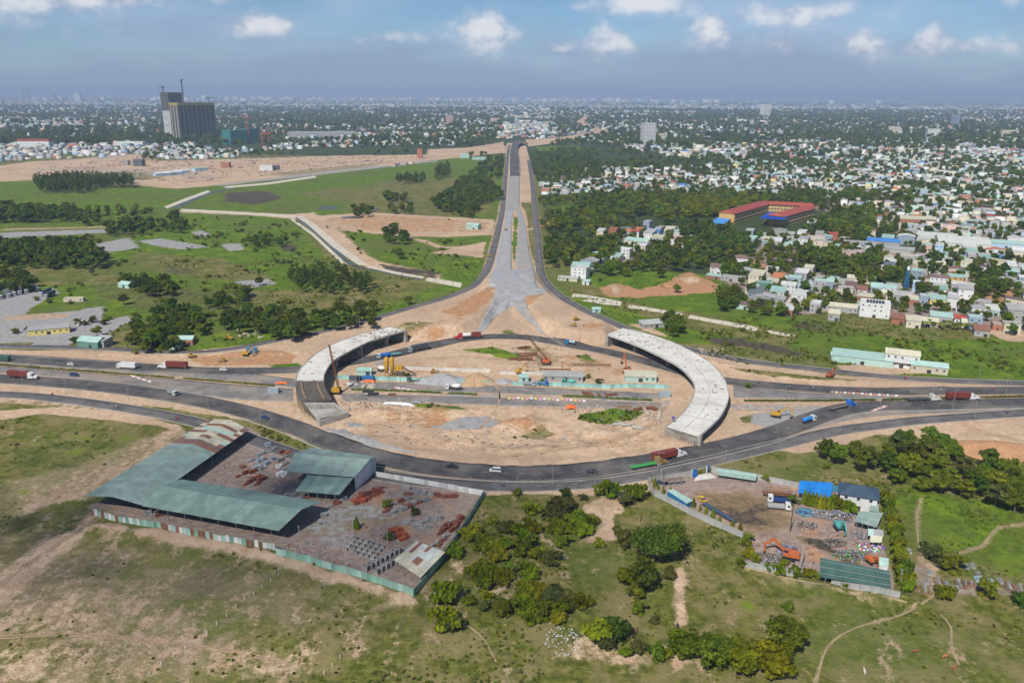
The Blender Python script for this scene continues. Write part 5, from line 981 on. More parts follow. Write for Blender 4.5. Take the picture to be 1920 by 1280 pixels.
def roof_mb(kind, w, d, h, rise, ov=.35, th=.14):
    """kind: flat, shed (falls to the front), gable (ridge along x), hip"""
    b = MB(); W2, D2 = w/2+ov, d/2+ov
    if kind == 'flat': b.box(-w/2-.02, -d/2-.02, h, w/2+.02, d/2+.02, h+.15)
    elif kind == 'shed':
        b.add([(-W2, -D2, h), (W2, -D2, h), (W2, D2, h+rise), (-W2, D2, h+rise), (-W2, -D2, h+th), (W2, -D2, h+th), (W2, D2, h+rise+th), (-W2, D2, h+rise+th)], [(0, 3, 2, 1), (4, 5, 6, 7), (0, 1, 5, 4), (1, 2, 6, 5), (2, 3, 7, 6), (3, 0, 4, 7)])
    elif kind == 'gable':
        e = h-rise*ov/(d/2)*.9
        for s in (-1, 1): b.add([(-W2, s*D2, e), (W2, s*D2, e), (W2, 0, h+rise), (-W2, 0, h+rise), (-W2, s*D2, e+th), (W2, s*D2, e+th), (W2, 0, h+rise+th), (-W2, 0, h+rise+th)], [(0, 3, 2, 1), (4, 5, 6, 7), (0, 1, 5, 4), (1, 2, 6, 5), (2, 3, 7, 6), (3, 0, 4, 7)])
    else:
        rl = max(w/2-d/2, .2); b.add([(-W2, -D2, h), (W2, -D2, h), (W2, D2, h), (-W2, D2, h), (-rl, 0, h+rise), (rl, 0, h+rise)], [(0, 1, 5, 4), (1, 2, 5), (2, 3, 4, 5), (3, 0, 4), (0, 3, 2, 1)])
    return b
def wall_mb(kind, w, d, h, rise, parapet=0.):
    b = MB(); x, y = w/2, d/2
    if kind == 'shed': b.add([(-x, -y, -.5), (x, -y, -.5), (x, y, -.5), (-x, y, -.5), (-x, -y, h), (x, -y, h), (x, y, h+rise*.97), (-x, y, h+rise*.97)], [(0, 3, 2, 1), (4, 5, 6, 7), (0, 1, 5, 4), (1, 2, 6, 5), (2, 3, 7, 6), (3, 0, 4, 7)])
    elif kind == 'gable': b.prism([(-y, -.5), (y, -.5), (y, h), (0, h+rise*.985), (-y, h)], -x, x, Matrix.Rotation(math.pi/2, 4, 'Z'))
    else:
        b.box(-x, -y, -.5, x, y, h)
        if parapet:
            for a in ((-x, -y, x, -y+.18), (-x, y-.18, x, y), (-x, -y+.18, -x+.18, y-.18), (x-.18, -y+.18, x, y-.18)): b.box(a[0], a[1], h+.151, a[2], a[3], h+parapet)
    return b
def house(loc, w, d, h, rz, roof='flat', rise=1., rc='grey', wc='white', label='', name='house', cat='house', group=None, windows=True, door=True, extra=None, parapet=.5, ov=.35, floors=None):
    t = thing(name, label, cat, loc, rz, group)
    wall_mb(roof, w, d, h, rise, parapet if roof == 'flat' else 0).build('wall', M_WALLS[wc], t, fix=False)
    rf = roof_mb(roof, w, d, h, rise, ov).build('roof', M_ROOFS[rc], t, fix=False)
    fl = floors or max(1, int(h/3.1))
    if windows:
        for f in range(fl):
            z = h/fl*(f+.58); nw = max(1, int(w/3.4))
            for i in range(nw):
                x = -w/2+w*(i+.5)/nw
                if random.random() < .3: continue
                if f == 0 and door and i == nw//2: continue
                o = link('window', WINM, t); o.location = (x, -d/2-.02, z); o.scale = (1.1, 1, 1.0)
            for s in (-1, 1):
                for i in range(max(1, int(d/5))):
                    y = -d/2+d*(i+.5)/max(1, int(d/5)); o = link('window', WINM, t); o.location = (s*(w/2+.02), y, z); o.rotation_euler = (0, 0, math.pi/2); o.scale = (1.1, 1, 1.1)
    if door:
        nw = max(1, int(w/3.4)); o = link('door', DOORM, t); o.location = (-w/2+w*(nw//2+.5)/nw, -d/2-.02, 0); o.scale = (1.1 if w < 7 else 2.2, 1, 2.2)
    return t
def at_slope(py, slope):
    """world rotation of an edge that runs along a picture line of the given slope (dy/dx, down positive) at row py"""
    dep = PITCH+math.atan((py-640)/FPX); return -math.atan(slope/math.sin(dep))
def bld(px, py, w, d, h, slope=0., **k):
    """building whose front bottom middle shows at (px, py)"""
    p = G(px, py); rz = at_slope(py, slope); n = Vector((-math.sin(rz), math.cos(rz), 0)); return house((p.x+n.x*d/2, p.y+n.y*d/2, p.z), w, d, h, rz, **k)
bld(683, 704, 8, 5, 2.8, .0, roof='gable', rise=1.2, rc='green', wc='mint', label='small green roofed site hut left of the silos', name='site_hut', cat='hut')
bld(1055, 715, 22, 6, 2.8, .03, roof='shed', rise=1.0, rc='grey', wc='grey', label='long low grey roofed site shed by the round bush', name='site_shed', cat='shed')
bld(1201, 716, 17, 7, 3.0, .03, roof='shed', rise=1.2, rc='cream', wc='mint', label='cream and mint roofed site shed near the orange excavator', name='site_shed', cat='shed')
bld(982, 716, 5, 4, 2.5, .0, roof='shed', rise=.6, rc='mint', wc='mint', label='tiny mint roofed hut left of the round bush', name='site_hut', cat='hut')
def container(px, py, L_, slope, m, label, h=2.6, w=2.4, name='site_container', rz=None):
    p = G(px, py); t = thing(name, label, 'container', p, at_slope(py, slope) if rz is None else rz); b = MB().box(-L_/2, -w/2, .1, L_/2, w/2, h); b.build('body', m, t); q = MB(); n = int(L_/.6)
    for i in range(n): x = -L_/2+(i+.5)*L_/n; q.box(x-.12, -w/2-.05, .25, x+.12, -w/2, h-.15); q.box(x-.12, w/2, .25, x+.12, w/2+.05, h-.15)
    r_ = q.build('ribs', m, t); MB().box(-L_/2-.04, -w/2+.1, .2, -L_/2, -.03, h-.1).box(-L_/2-.04, .03, .2, -L_/2, w/2-.1, h-.1).build('door', m, t); return t
M_CDARK = mat('container_dark', (.09, .105, .12), .6, .2, 1.); M_CBLUE = mat('container_blue', (.03, .16, .36), .6, .2, 1.); M_CRED = mat('container_red', (.19, .042, .032), .6, .2, .8, stain=(.1, .04, .03)); M_CGREY = mat('container_grey', (.30, .36, .40), .6, .15, 1.)
container(666, 713, 6.1, .02, M_CDARK, 'dark grey site container behind the turquoise fence end'); container(691, 713, 6.1, .02, M_CBLUE, 'blue site container right of the dark grey one'); container(1246, 743, 6.1, .03, M_CGREY, 'pale grey cabin container near the right overpass'); container(473, 660, 6, -.03, M_CBLUE, 'blue container beside the roadside excavator'); container(513, 736, 6, .02, M_CGREY, 'small grey cabin at the end of the left main road')
# --- steel, pipes, tarps, barriers
M_PIPE = mat('concrete_pipe', (.40, .395, .375), .9, .2, 1.)
def pipe(px, py, L_, r_, ang, m, label, group=None, name='pipe', up=False):
    p = G(px, py); o = MB()
    if up: o.lathe([(r_*.82, .0), (r_, 0), (r_, L_), (r_*.82, L_), (r_*.82, .05)], (0, 0, 0), 10)
    else: o.lathe([(r_*.8, -L_/2), (r_, -L_/2), (r_, L_/2), (r_*.8, L_/2), (r_*.8, -L_/2+.02)], (0, 0, r_), 10, 'X')
    q = o.build(name, m, smooth=False); q.location = p; q.rotation_euler = (0, 0, ang); tag(q, label, 'pipe', group); return q
for i, (x, y) in enumerate(((1094, 739), (1099, 740), (1104, 740), (1110, 741), (1123, 742), (1137, 743))): pipe(x, y, 6.0, .55, math.pi/2+.12, M_RUST, ('leftmost', 'second', 'third', 'fourth', 'fifth', 'rightmost')[i]+' rusty steel tube lying before the turquoise fence', None, 'steel_tube')
for i, (x, y, a) in enumerate(((1158, 797, .15), (1174, 798, .3), (1195, 803, -.1))): pipe(x, y, 5.0, .65, a, M_PIPE, ('left', 'middle', 'right')[i]+' grey concrete pipe on the sand in front of the green scrub', None, 'concrete_pipe')
for i, (x, y) in enumerate(((1192, 770), (1200, 768), (1216, 767), (1224, 767), (1228, 769))): pipe(x, y, 2.2, .8, .4, M_RUST, ('first', 'second', 'third', 'fourth', 'fifth')[i]+' short rusty steel ring from the left before the overpass', None, 'steel_ring')
r = random.Random(9)
def sheet(px, py, w, d, m, label, name='tarpaulin', rz=0., lift=.5, cat='tarpaulin'):
    p = G(px, py); n = 9; V = []; F = []
    for j in range(n):
        for i in range(n):
            x = (i/(n-1)-.5)*w; y = (j/(n-1)-.5)*d; V.append((x+r.uniform(-.15, .15), y+r.uniform(-.15, .15), .15+lift*(1-((2*i/(n-1)-1)**2+(2*j/(n-1)-1)**2)/2)*r.uniform(.6, 1.2)))
    for j in range(n-1):
        for i in range(n-1): F.append((j*n+i, j*n+i+1, (j+1)*n+i+1, (j+1)*n+i))
    b = MB(); b.v = V; b.f = F; o = b.build(name, m); o.location = p; o.rotation_euler = (0, 0, rz); tag(o, label, cat); return o
sheet(692, 716, 6.5, 3.5, M_ORANGE, 'orange tarpaulin over goods near the boulder pile', lift=1.2); sheet(1070, 765, 5, 4.5, M_ORANGE, 'orange tarpaulin on the grey pile heads', lift=1.6); sheet(745, 757, 14, 3.2, M_WHITE, 'long white sheeting on the ground inside the ring', rz=-.1, lift=.6); sheet(765, 760, 6, 2.2, M_WHITE, 'smaller white sheeting right of the long one', rz=-.1, lift=.5); sheet(782, 755, 4.5, 3, M_STEEL, 'grey crumpled sheet heap right of the white sheeting', lift=1.2); sheet(528, 719, 6.5, 2.4, M_ORANGE, 'orange tarpaulin at the end of the left main road', lift=.9); sheet(1252, 680, 4, 2, M_ORANGE, 'orange mesh under the right overpass', lift=.8); sheet(660, 720, 6, 1.6, M_WHITE, 'white planks heap by the crawler crane', lift=.4)
# pile heads laid out
def pile_heads(label, poly, sp, group, m):
    me = MB().cbox((0, 0, .3), (.45, 2.4, .5)).mesh('precast_pile', m)
    for i, (x, y) in enumerate(poisson(FP(poly), sp, RNG)): o = link('precast_pile', me); o.location = (x, y, h1(x, y)); o.rotation_euler = (0, 0, r.uniform(-.4, .4)); tag(o, label, 'pile', group)
pile_heads('grey precast pile laid out by the orange tarpaulin', Z6([(250, 840), (480, 825), (720, 840), (560, 890), (430, 880)]), 1.9, 'precast piles', M_CONCD)
def barrier(px, py, m, label, group, rz=0.):
    p = G(px, py); o = MB().prism([(-.25, 0), (.25, 0), (.1, .9), (-.1, .9)], -.8, .8, Matrix.Rotation(math.pi/2+rz, 4, 'Z')).build('traffic_barrier', m); o.location = p; tag(o, label, 'barrier', group)
M_BY = mat('barrier_yellow', (.70, .55, .16), .6); M_BP = mat('barrier_pink', (.66, .34, .42), .6); M_BR = mat('barrier_red', (.60, .28, .24), .6)
for i in range(18): u = i/17; barrier(955+u*140, 747+u*5+r.uniform(-.8, .8), (M_BY, M_BP, M_WHITE)[i % 3], ('yellow', 'pink', 'white')[i % 3]+' plastic barrier in the line across the old road', 'barriers across the old road')
for i in range(9): barrier(742+i*5, 728+i*.7, (M_BP, M_WHITE)[i % 2], ('pink', 'white')[i % 2]+' plastic barrier near the hedge end by the boulders', 'barriers by the boulder pile')
for i in range(16): barrier(1560+i*8, 736+i*.45, (M_BR, M_WHITE)[i % 2], ('red', 'white')[i % 2]+' barrier along the right main road', 'barriers on the right main road')
for i in range(7): barrier(1636+i*4, 771-i*1.4, (M_BR, M_WHITE)[i % 2], ('red', 'white')[i % 2]+' barrier beside the blue truck bend', 'barriers at the right bend')
for i in range(8): barrier(246+i*5, 705+i*1.6, (M_BR, M_WHITE)[i % 2], ('red', 'white')[i % 2]+' barrier in front of the left median hedge', 'barriers by the left hedge')
# steel trestle with piles
p = G(*Z6([(350, 570)])[0]); t = thing('steel_trestle', 'rusty steel trestle on piles in the middle of the site', 'trestle', p, -.05); 
for i in range(9): MB().box(-8+i*2, -.25, -.4, -7.6+i*2, .25, 2.6).build('pile', M_RUST, t)
MB().box(-9, -.5, 2.6, 9, .5, 3.0).build('beam', M_RUST, t)
def beams(px, py, n, L_, label, rz, m=M_RUST, group=None, sp=.7):
    p = G(px, py); t = thing('beam_stack', label, 'beams', p, rz, group)
    for i in range(n): o = MB().box(-L_/2+r.uniform(-.6, .6), i*sp-.14, .0, L_/2+r.uniform(-.6, .6), i*sp+.14, .35+.35*(i % 2)).build('beam', m, t)
beams(990, 668, 8, 11, 'loose rusty beams beside the crawler crane boom', .1, sp=.8); beams(975, 676, 6, 14, 'long rusty sheet piles left of the red crane', -.08); beams(1110, 686, 4, 22, 'long timber baulks right of the trestle', -.02, M_TIMB); beams(700, 742, 7, 5, 'dark steel plates left of the white sheeting', .1, M_DARK); beams(690, 736, 5, 6, 'dark rebar bundles behind the hedge end', .0, M_DARK); beams(735, 742, 4, 4, 'small red and black steel stack inside the ring', .2, M_RUST); beams(985, 654, 6, 8, 'raked steel piles near the northern road', .5, M_RUST); beams(1170, 765, 5, 7, 'brown planks behind the short steel rings', -.1, M_TIMB); beams(1150, 742, 5, 5, 'rusty scrap sections near the steel tubes', .3)
# canal and stone-lined channel
M_SLAB = mat('channel_slab', (.55, .50, .40), .9, .15, .4, .2, coord='World', stain=(.42, .34, .25), stain_amt=.5, stain_scale=.1); M_WATER = mat('canal_water', (.075, .085, .07), .4, .2, .1, .5, coord='World')
def channel(name, C0, C1, m, seg=7., gap=.4, lift0=.25, lift1=-.0):
    """sloping lining slabs between two picture polylines; each slab a part"""
    A = np.array([[*G(*p)[:2]] for p in C0]); B = np.array([[*G(*p)[:2]] for p in C1]); n = max(2, int(np.linalg.norm(np.diff(A, axis=0), axis=1).sum()/seg)); A, _ = resample(A, n+1); B, _ = resample(B, n+1); t = link(name, None); t['kind'] = 'structure'
    for i in range(n):
        a0, a1 = A[i], A[i]+(A[i+1]-A[i])*(1-gap/seg); b0, b1 = B[i], B[i]+(B[i+1]-B[i])*(1-gap/seg); j = r.uniform(0, .12)
        V = [(a0[0], a0[1], lift0+j), (a1[0], a1[1], lift0+j), (b1[0], b1[1], lift1+.06), (b0[0], b0[1], lift1+.06)]; V += [(x, y, z-.4) for x, y, z in V]
        MB().add(V, [(0, 1, 2, 3), (7, 6, 5, 4), (0, 4, 5, 1), (1, 5, 6, 2), (2, 6, 7, 3), (3, 7, 4, 0)]).build('slab', m, t)
channel('canal_lining', [(565, 404), (590, 420), (640, 462), (690, 497)], [(556, 407), (578, 422), (622, 462), (672, 497)], M_SLAB, 9); channel('canal_lining', Z384([(190, 452), (400, 500), (600, 535)]), Z384([(185, 466), (400, 518), (585, 545)]), M_SLAB, 8); channel('canal_lining', Z384([(620, 540), (760, 560), (872, 582)]), Z384([(605, 562), (750, 590), (862, 612)]), M_SLAB, 8)
channel('canal_lining', [(340, 392), (420, 396), (500, 401), (556, 404)], [(340, 396), (420, 400), (500, 405), (556, 408)], M_SLAB, 14); channel('canal_lining', [(308, 388), (345, 373), (390, 357)], [(314, 391), (352, 376), (395, 360)], M_SLAB, 14); channel('canal_lining', [(420, 350), (500, 343), (590, 330)], [(425, 353), (505, 346), (595, 333)], M_SLAB, 20); channel('canal_lining', [(550, 411), (590, 440), (650, 495)], [(545, 412), (585, 441), (643, 496)], M_SLAB, 12)
def ribbon(name, pts, w, m, dz): C = line_px(pts, 4.); return strip(name, offset(C, w/2), offset(C, -w/2), m, dz, 2)
ribbon('canal', [(330, 389), (365, 373), (400, 360), (440, 352)], 12, M_WATER, .05); ribbon('canal', [(556, 408), (585, 430), (630, 470), (665, 498), (720, 510), (790, 525)], 4.5, M_WATER, .05); 
for a in ((615, 390, 14, 18, 'pond'), (660, 408, 14, 10, 'pond'), (690, 392, 16, 10, 'pond')):
    p = G(a[0], a[1]); b = MB(); pts = [(p.x+a[2]*math.cos(i*.393)*(1+.2*math.sin(i*2.1)), p.y+a[3]*math.sin(i*.393)*(1+.2*math.cos(i*1.3))) for i in range(16)]; b.poly(pts, -.2, .05); o = b.build('pond', M_WATER); o['kind'] = 'structure'
channel('stone_channel', Z384b([(285, 580), (350, 585), (500, 610), (640, 640)]), Z384b([(265, 615), (340, 625), (500, 655), (630, 665)]), M_SLAB, 6.5); channel('stone_channel', Z384b([(690, 660), (860, 685), (970, 705), (1080, 725)]), Z384b([(680, 678), (850, 705), (960, 722), (1070, 742)]), M_SLAB, 7.5); channel('stone_channel', Z384b([(1130, 732), (1290, 765), (1400, 780), (1500, 800), (1620, 825)]), Z384b([(1110, 752), (1280, 785), (1390, 805), (1490, 825), (1610, 850)]), M_SLAB, 8); channel('stone_channel', Z384b([(1690, 845), (1790, 862), (1900, 880)]), Z384b([(1680, 858), (1780, 876), (1890, 892)]), M_SLAB, 8)
# ------------------------------------------------------------------ vehicles and machines (local x forward)
_PM = {}
def paint(c, rough=.35):
    k = ('paint', c); 
    if k not in _PM: _PM[k] = mat('paint_%d' % len(_PM), c, rough, .06, 2., .5, stain=tuple(x*.6+.04 for x in c), stain_amt=.25, stain_scale=1.2)
    return _PM[k]
WHITE, RED, BLUE, GOLD, GREEN, GREYC, NAVY, BLACKC, SILV, TEAL, YELC = (.68, .68, .67), (.42, .02, .02), (.02, .12, .40), (.30, .19, .05), (.06, .36, .08), (.30, .31, .32), (.03, .06, .16), (.03, .03, .035), (.48, .49, .50), (.12, .35, .36), (.66, .42, .04)
M_RIM = mat('wheel_rim', (.34, .34, .35), .4, .2, 3., metal=.5); M_LAMP = mat('headlight', (.7, .7, .68), .2); M_TAIL = mat('tail_light', (.5, .02, .02), .3)
TYRE = {}
def wheel(t, x, y, r_=.5, w=.3):
    k = (r_, w)
    if k not in TYRE: TYRE[k] = (MB().lathe([(r_*.6, -w/2), (r_*.95, -w/2), (r_, -w*.35), (r_, w*.35), (r_*.95, w/2), (r_*.6, w/2)], (0, 0, 0), 12, 'Y').mesh('tyre', M_BLACK), MB().lathe([(r_*.55, -w*.52), (r_*.6, -w*.3), (r_*.6, w*.3), (r_*.55, w*.52)], (0, 0, 0), 10, 'Y').mesh('rim', M_RIM))
    o = link('wheel', TYRE[k][0], t); o.location = (x, y, r_); link('rim', TYRE[k][1], o); return o
def axle(t, x, wd, r_=.5, w=.3, dual=False):
    for s in (-1, 1): wheel(t, x, s*(wd/2-w/2-.02), r_, w*(1.8 if dual else 1))
def cab_conv(t, x, c):
    """long-nose tractor cab, rear of cab at x"""
    m = paint(c); b = MB().prism([(x, .6), (x+3.1, .6), (x+3.15, 1.9), (x+2.75, 2.85), (x+1.9, 3.55), (x+.1, 3.8), (x, 3.7)], -1.2, 1.2); cb = b.build('cab', m, t)
    MB().prism([(x+3.1, .65), (x+5.3, .65), (x+5.35, 1.55), (x+3.1, 1.95)], -.95, .95).build('hood', m, t); MB().box(x+5.36, -.7, .75, x+5.46, .7, 1.45).build('grille', M_DARK, t); MB().box(x+5.2, -1.15, .45, x+5.6, 1.15, .75).build('bumper', M_STEEL, t)
    MB().add([(x+2.78, -1.1, 2.82), (x+3.17, -1.1, 1.95), (x+3.17, 1.1, 1.95), (x+2.78, 1.1, 2.82), (x+2.72, -1.1, 2.78), (x+3.1, -1.1, 1.9), (x+3.1, 1.1, 1.9), (x+2.72, 1.1, 2.78)], [(0, 1, 2, 3), (7, 6, 5, 4), (0, 4, 5, 1), (1, 5, 6, 2), (2, 6, 7, 3), (3, 7, 4, 0)]).build('windshield', M_GLASS, cb)
    for s in (-1, 1):
        MB().box(x+1.9, s*1.2-.015, 1.95, x+2.65, s*1.2+.015, 2.65).build('side_window', M_GLASS, cb); MB().tube((x+.2, s*1.05, .6), (x+1.9, s*1.05, .6), .34, .34, 10).build('fuel_tank', M_STEEL, t); MB().box(x+5.25, s*.85-.15, 1.0, x+5.42, s*.85+.15, 1.3).build('headlight', M_LAMP, t); MB().tube((x-.1, s*1.1, .8), (x-.1, s*1.1, 4.0), .08, .08, 6).build('exhaust', M_STEEL, t)
    MB().box(x-3.2, -.5, .7, x+4.6, .5, 1.05).build('tractor_frame', M_DARK, t)
    axle(t, x+4.5, 2.4); axle(t, x-.9, 2.4, dual=True); axle(t, x-2.2, 2.4, dual=True)
def cab_flat(t, x, c, h=2.9, w=2.3, ax=True):
    """forward-control cab; rear of cab at x"""
    m = paint(c); cb = MB().prism([(x, .55), (x+1.9, .55), (x+2.0, 1.5), (x+1.8, h-.15), (x+1.6, h), (x, h)], -w/2, w/2).build('cab', m, t)
    MB().prism([(x+2.02, 1.55), (x+1.86, h-.35), (x+1.83, h-.35), (x+1.98, 1.55)], -w/2+.12, w/2-.12).build('windshield', M_GLASS, cb)
    for s in (-1, 1): MB().box(x+.7, s*w/2-.015, 1.5, x+1.6, s*w/2+.015, h-.5).build('side_window', M_GLASS, cb); MB().box(x+1.92, s*(w/2-.35)-.18, .75, x+2.04, s*(w/2-.35)+.18, 1.0).build('headlight', M_LAMP, cb)
    MB().box(x+1.8, -w/2, .35, x+2.08, w/2, .6).build('bumper', M_DARK, cb)
    if ax: axle(t, x+1.1, w)
def ribs(t, x0, x1, w, z0, z1, m, step=.6, name='corrugation'):
    q = MB(); n = int((x1-x0)/step)
    for i in range(n): x = x0+(i+.5)*(x1-x0)/n; q.box(x-.1, -w/2-.04, z0, x+.1, -w/2, z1); q.box(x-.1, w/2, z0, x+.1, w/2+.04, z1)
    return q.build(name, m, t)
def trailer_axles(t, x0, n=3):
    for i in range(n): axle(t, x0+1.4+i*1.3, 2.4, dual=True)
def place(name, label, cat, a, b, group=None, side=0.):
    """thing at picture point a (rear) heading to b (front); origin midway on the ground"""
    A = G(*a); B = G(*b); d = B-A; c = (A+B)/2; z = max(h1(c.x, c.y), 0); on = bool(near_road(np.array([c.x]), np.array([c.y]), -1.)[0])
    return thing(name, label, cat, (c.x, c.y, z+(.17 if on else .02)), math.atan2(d.y, d.x), group)
def semi(a, b, label, cab, load, lc=None, conv=True, tlen=12.4):
    t = place('semi_truck', label, 'truck', a, b); x0 = -tlen/2-3.0; x1 = x0+tlen
    MB().box(x0, -.55, .95, x1, .55, 1.3).box(x0, -1.2, 1.25, x0+.2, 1.2, 1.35).build('chassis', M_DARK if load != 'flat' else paint(lc), t)
    if load == 'container':
        m = lc if not isinstance(lc, tuple) else paint(lc); ct = MB().box(x0+.05, -1.22, 1.36, x1-.1, 1.22, 4.2).build('container', m, t); ribs(ct, x0+.2, x1-.2, 2.44, 1.5, 4.05, m); MB().box(x0, -1.18, 1.42, x0+.045, -.02, 4.1).box(x0, .02, 1.42, x0+.045, 1.18, 4.1).build('container_door', m, ct)
    elif load == 'mixed':
        ct = MB().box(x0+.05, -1.22, 1.36, x0+6.1, 1.22, 4.0).build('container', M_CRED, t); MB().lathe([(.3, 0), (1.1, .2), (1.2, .5), (1.2, 5.2), (1.1, 5.5), (.3, 5.7)], (x0+6.4, 0, 2.6), 14, 'X').build('tank', paint(WHITE), t, True)
    elif load == 'tank':
        MB().lathe([(.3, 0), (1.1, .2), (1.2, .5), (1.2, tlen-1), (1.1, tlen-.7), (.3, tlen-.5)], (x0+.2, 0, 2.5), 16, 'X').build('tank', paint(lc), t, True)
    elif load == 'tarp':
        MB().prism([(-1.2, 1.36), (1.2, 1.36), (1.25, 2.0), (.7, 2.6), (-.6, 2.7), (-1.25, 2.0)], -x1+.4, -x0-tlen*.45, Matrix.Rotation(math.pi/2, 4, 'Z') @ Matrix.Scale(-1, 4, (0, 1, 0))).build('tarped_load', M_BLUE, t); MB().box(x0, -1.2, 1.36, x1, 1.2, 1.6).build('bed', paint(TEAL), t)
    elif load == 'box':
        bx_ = MB().box(x0+.05, -1.24, 1.3, x1-.1, 1.24, 4.05).build('cargo_box', paint(lc), t); ribs(bx_, x0+.3, x1-.3, 2.48, 1.5, 3.9, paint(lc), 1.6, 'box_ribs')
    else:
        q = MB()
        for i in range(7): x = x0+.4+i*(tlen-.8)/6; q.box(x-.15, -1.2, 1.3, x+.15, 1.2, 1.42)
        q.box(x0, -1.22, 1.25, x1, -1.05, 1.45).box(x0, 1.05, 1.25, x1, 1.22, 1.45).build('flat_bed', paint(lc), t)
    for s in (-1, 1): MB().box(x0-.02, s*.95-.15, 1.0, x0+.02, s*.95+.15, 1.2).build('tail_light', M_TAIL, t)
    trailer_axles(t, x0, 3 if load != 'flat' else 2)
    (cab_conv if conv else cab_flat)(t, x1-.4 if conv else x1+.25, cab)
    if not conv: axle(t, x1-1.2, 2.4, dual=True); axle(t, x1-2.5, 2.4, dual=True); MB().box(x1-3.2, -.5, .6, x1+1.8, .5, .95).build('tractor_frame', M_DARK, t)
    return t
semi((20, 708), (72, 711), 'white long-nose semi with maroon container at the far left', WHITE, 'container', M_CRED)
semi((350, 692), (296, 690), 'white long-nose semi with maroon container near the left cars', WHITE, 'container', M_CRED)
semi((1228, 866), (1284, 854), 'white long-nose semi with maroon container on the ring beside the abutment', WHITE, 'container', M_CRED)
semi((1188, 880), (1248, 869), 'gold long-nose tractor pulling an empty green skeletal trailer', GOLD, 'flat', GREEN)
semi((898, 634), (852, 636), 'red long-nose semi carrying a white tank and short red container', RED, 'mixed')
semi((795, 656), (764, 662), 'dark covered truck on the northern road between two other trucks', (.3, .36, .42), 'box', (.05, .065, .08), False, 11)
semi((745, 667), (702, 673), 'flatbed semi with crumpled blue tarped load near the silos', (.5, .6, .64), 'tarp', None, False)
semi((1778, 750), (1833, 749), 'white long-nose semi with maroon container on the far right road', WHITE, 'container', M_CRED)
semi((1708, 752), (1758, 751), 'white tractor pulling an empty dark skeletal trailer on the right', (.62, .6, .52), 'flat', (.08, .08, .085))
semi((1560, 770), (1602, 760), 'bright blue long-nose tractor with empty flatbed on the right bend', (.01, .13, .55), 'flat', (.16, .14, .11))
def lorry(a, b, label, cab, load, lc, L_=6.5, h=3.2, name='lorry'):
    t = place(name, label, 'truck', a, b); x0 = -L_/2-1; x1 = x0+L_; MB().box(x0, -.45, .6, x1+1.8, .45, .9).build('chassis', M_DARK, t)
    if load == 'box': bx_ = MB().box(x0, -1.15, .95, x1-.15, 1.15, h).build('cargo_box', paint(lc), t); ribs(bx_, x0+.2, x1-.3, 2.3, 1.1, h-.2, paint(lc), 1.1, 'box_ribs')
    elif load == 'tank': MB().lathe([(.3, 0), (.95, .15), (1.05, .4), (1.05, L_-.7), (.95, L_-.45), (.3, L_-.3)], (x0, 0, 1.95), 14, 'X').build('tank', paint(lc), t, True); MB().box(x0+1, -.25, 2.95, x0+L_-1.5, .25, 3.1).build('walkway', M_STEEL, t)
    elif load == 'mixer':
        MB().lathe([(.5, 0), (.8, .3), (1.25, 1.5), (1.3, 2.8), (.9, 4.4), (.4, 4.9)], (x0+.1, 0, 2.2), 14, 'X').build('drum', paint(lc), t, True); MB().bar((x0+.4, 0, 2.6), (x0-.7, 0, 1.3), .6, .15).build('chute', M_STEEL, t); MB().box(x0+.2, -.8, .9, x0+.6, .8, 2.4).build('drum_frame', M_DARK, t)
    elif load == 'open':
        MB().box(x0, -1.15, .95, x1-.15, 1.15, 1.1).box(x0, -1.15, 1.1, x1-.15, -1.08, h*.62).box(x0, 1.08, 1.1, x1-.15, 1.15, h*.62).box(x0, -1.08, 1.1, x0+.07, 1.08, h*.62).build('cargo_bed', paint(lc), t); ribs(t, x0+.1, x1-.2, 2.3, 1.1, h*.6, paint(lc), .8, 'bed_ribs')
    else: MB().box(x0, -1.15, .95, x1-.15, 1.15, 1.15).build('flat_bed', paint(lc), t)
    cab_flat(t, x1, cab, 2.7 if h < 3 else 2.9); axle(t, x0+1.3, 2.3, dual=True)
    if L_ > 6: axle(t, x0+2.6, 2.3, dual=True)
    return t
lorry((257, 692), (220, 690), 'white box truck on the upper left main road', WHITE, 'box', (.66, .66, .66), 9.5, 3.6); lorry((18, 678), (-8, 676), 'dark green covered lorry cut by the left edge', (.05, .12, .09), 'box', (.045, .11, .085), 8, 3.3); lorry((316, 738), (333, 743), 'small grey covered lorry on the ring road', (.5, .55, .5), 'box', (.25, .27, .26), 4.2, 2.8); lorry((1505, 795), (1527, 788), 'bright blue water tanker on the right bend', (.6, .62, .6), 'tank', (.02, .22, .60), 6.2); lorry((1076, 647), (1063, 645), 'small blue tank lorry under the forked ramp', (.03, .2, .45), 'tank', (.3, .38, .42), 4.6)
lorry((864, 731), (836, 729), 'white concrete mixer truck on the old road inside the ring', WHITE, 'mixer', (.66, .66, .64), 6.4); lorry((712, 696), (730, 698), 'white concrete mixer truck loading beside the silos', WHITE, 'mixer', (.62, .62, .6), 6.4); lorry((795, 717), (766, 715), 'dark tractor with low flatbed in front of the turquoise fence', (.1, .13, .16), 'flat', (.12, .1, .09), 8); lorry((1075, 722), (1058, 720), 'green concrete mixer truck before the long site shed', (.05, .3, .22), 'mixer', (.08, .38, .28), 5.5); lorry((1010, 722), (1026, 723), 'small blue lorry parked by the round bush', (.04, .14, .4), 'open', (.05, .12, .3), 4); lorry((985, 722), (1000, 723), 'grey site lorry at the left end of the fence', (.4, .42, .44), 'open', (.3, .3, .3), 5)
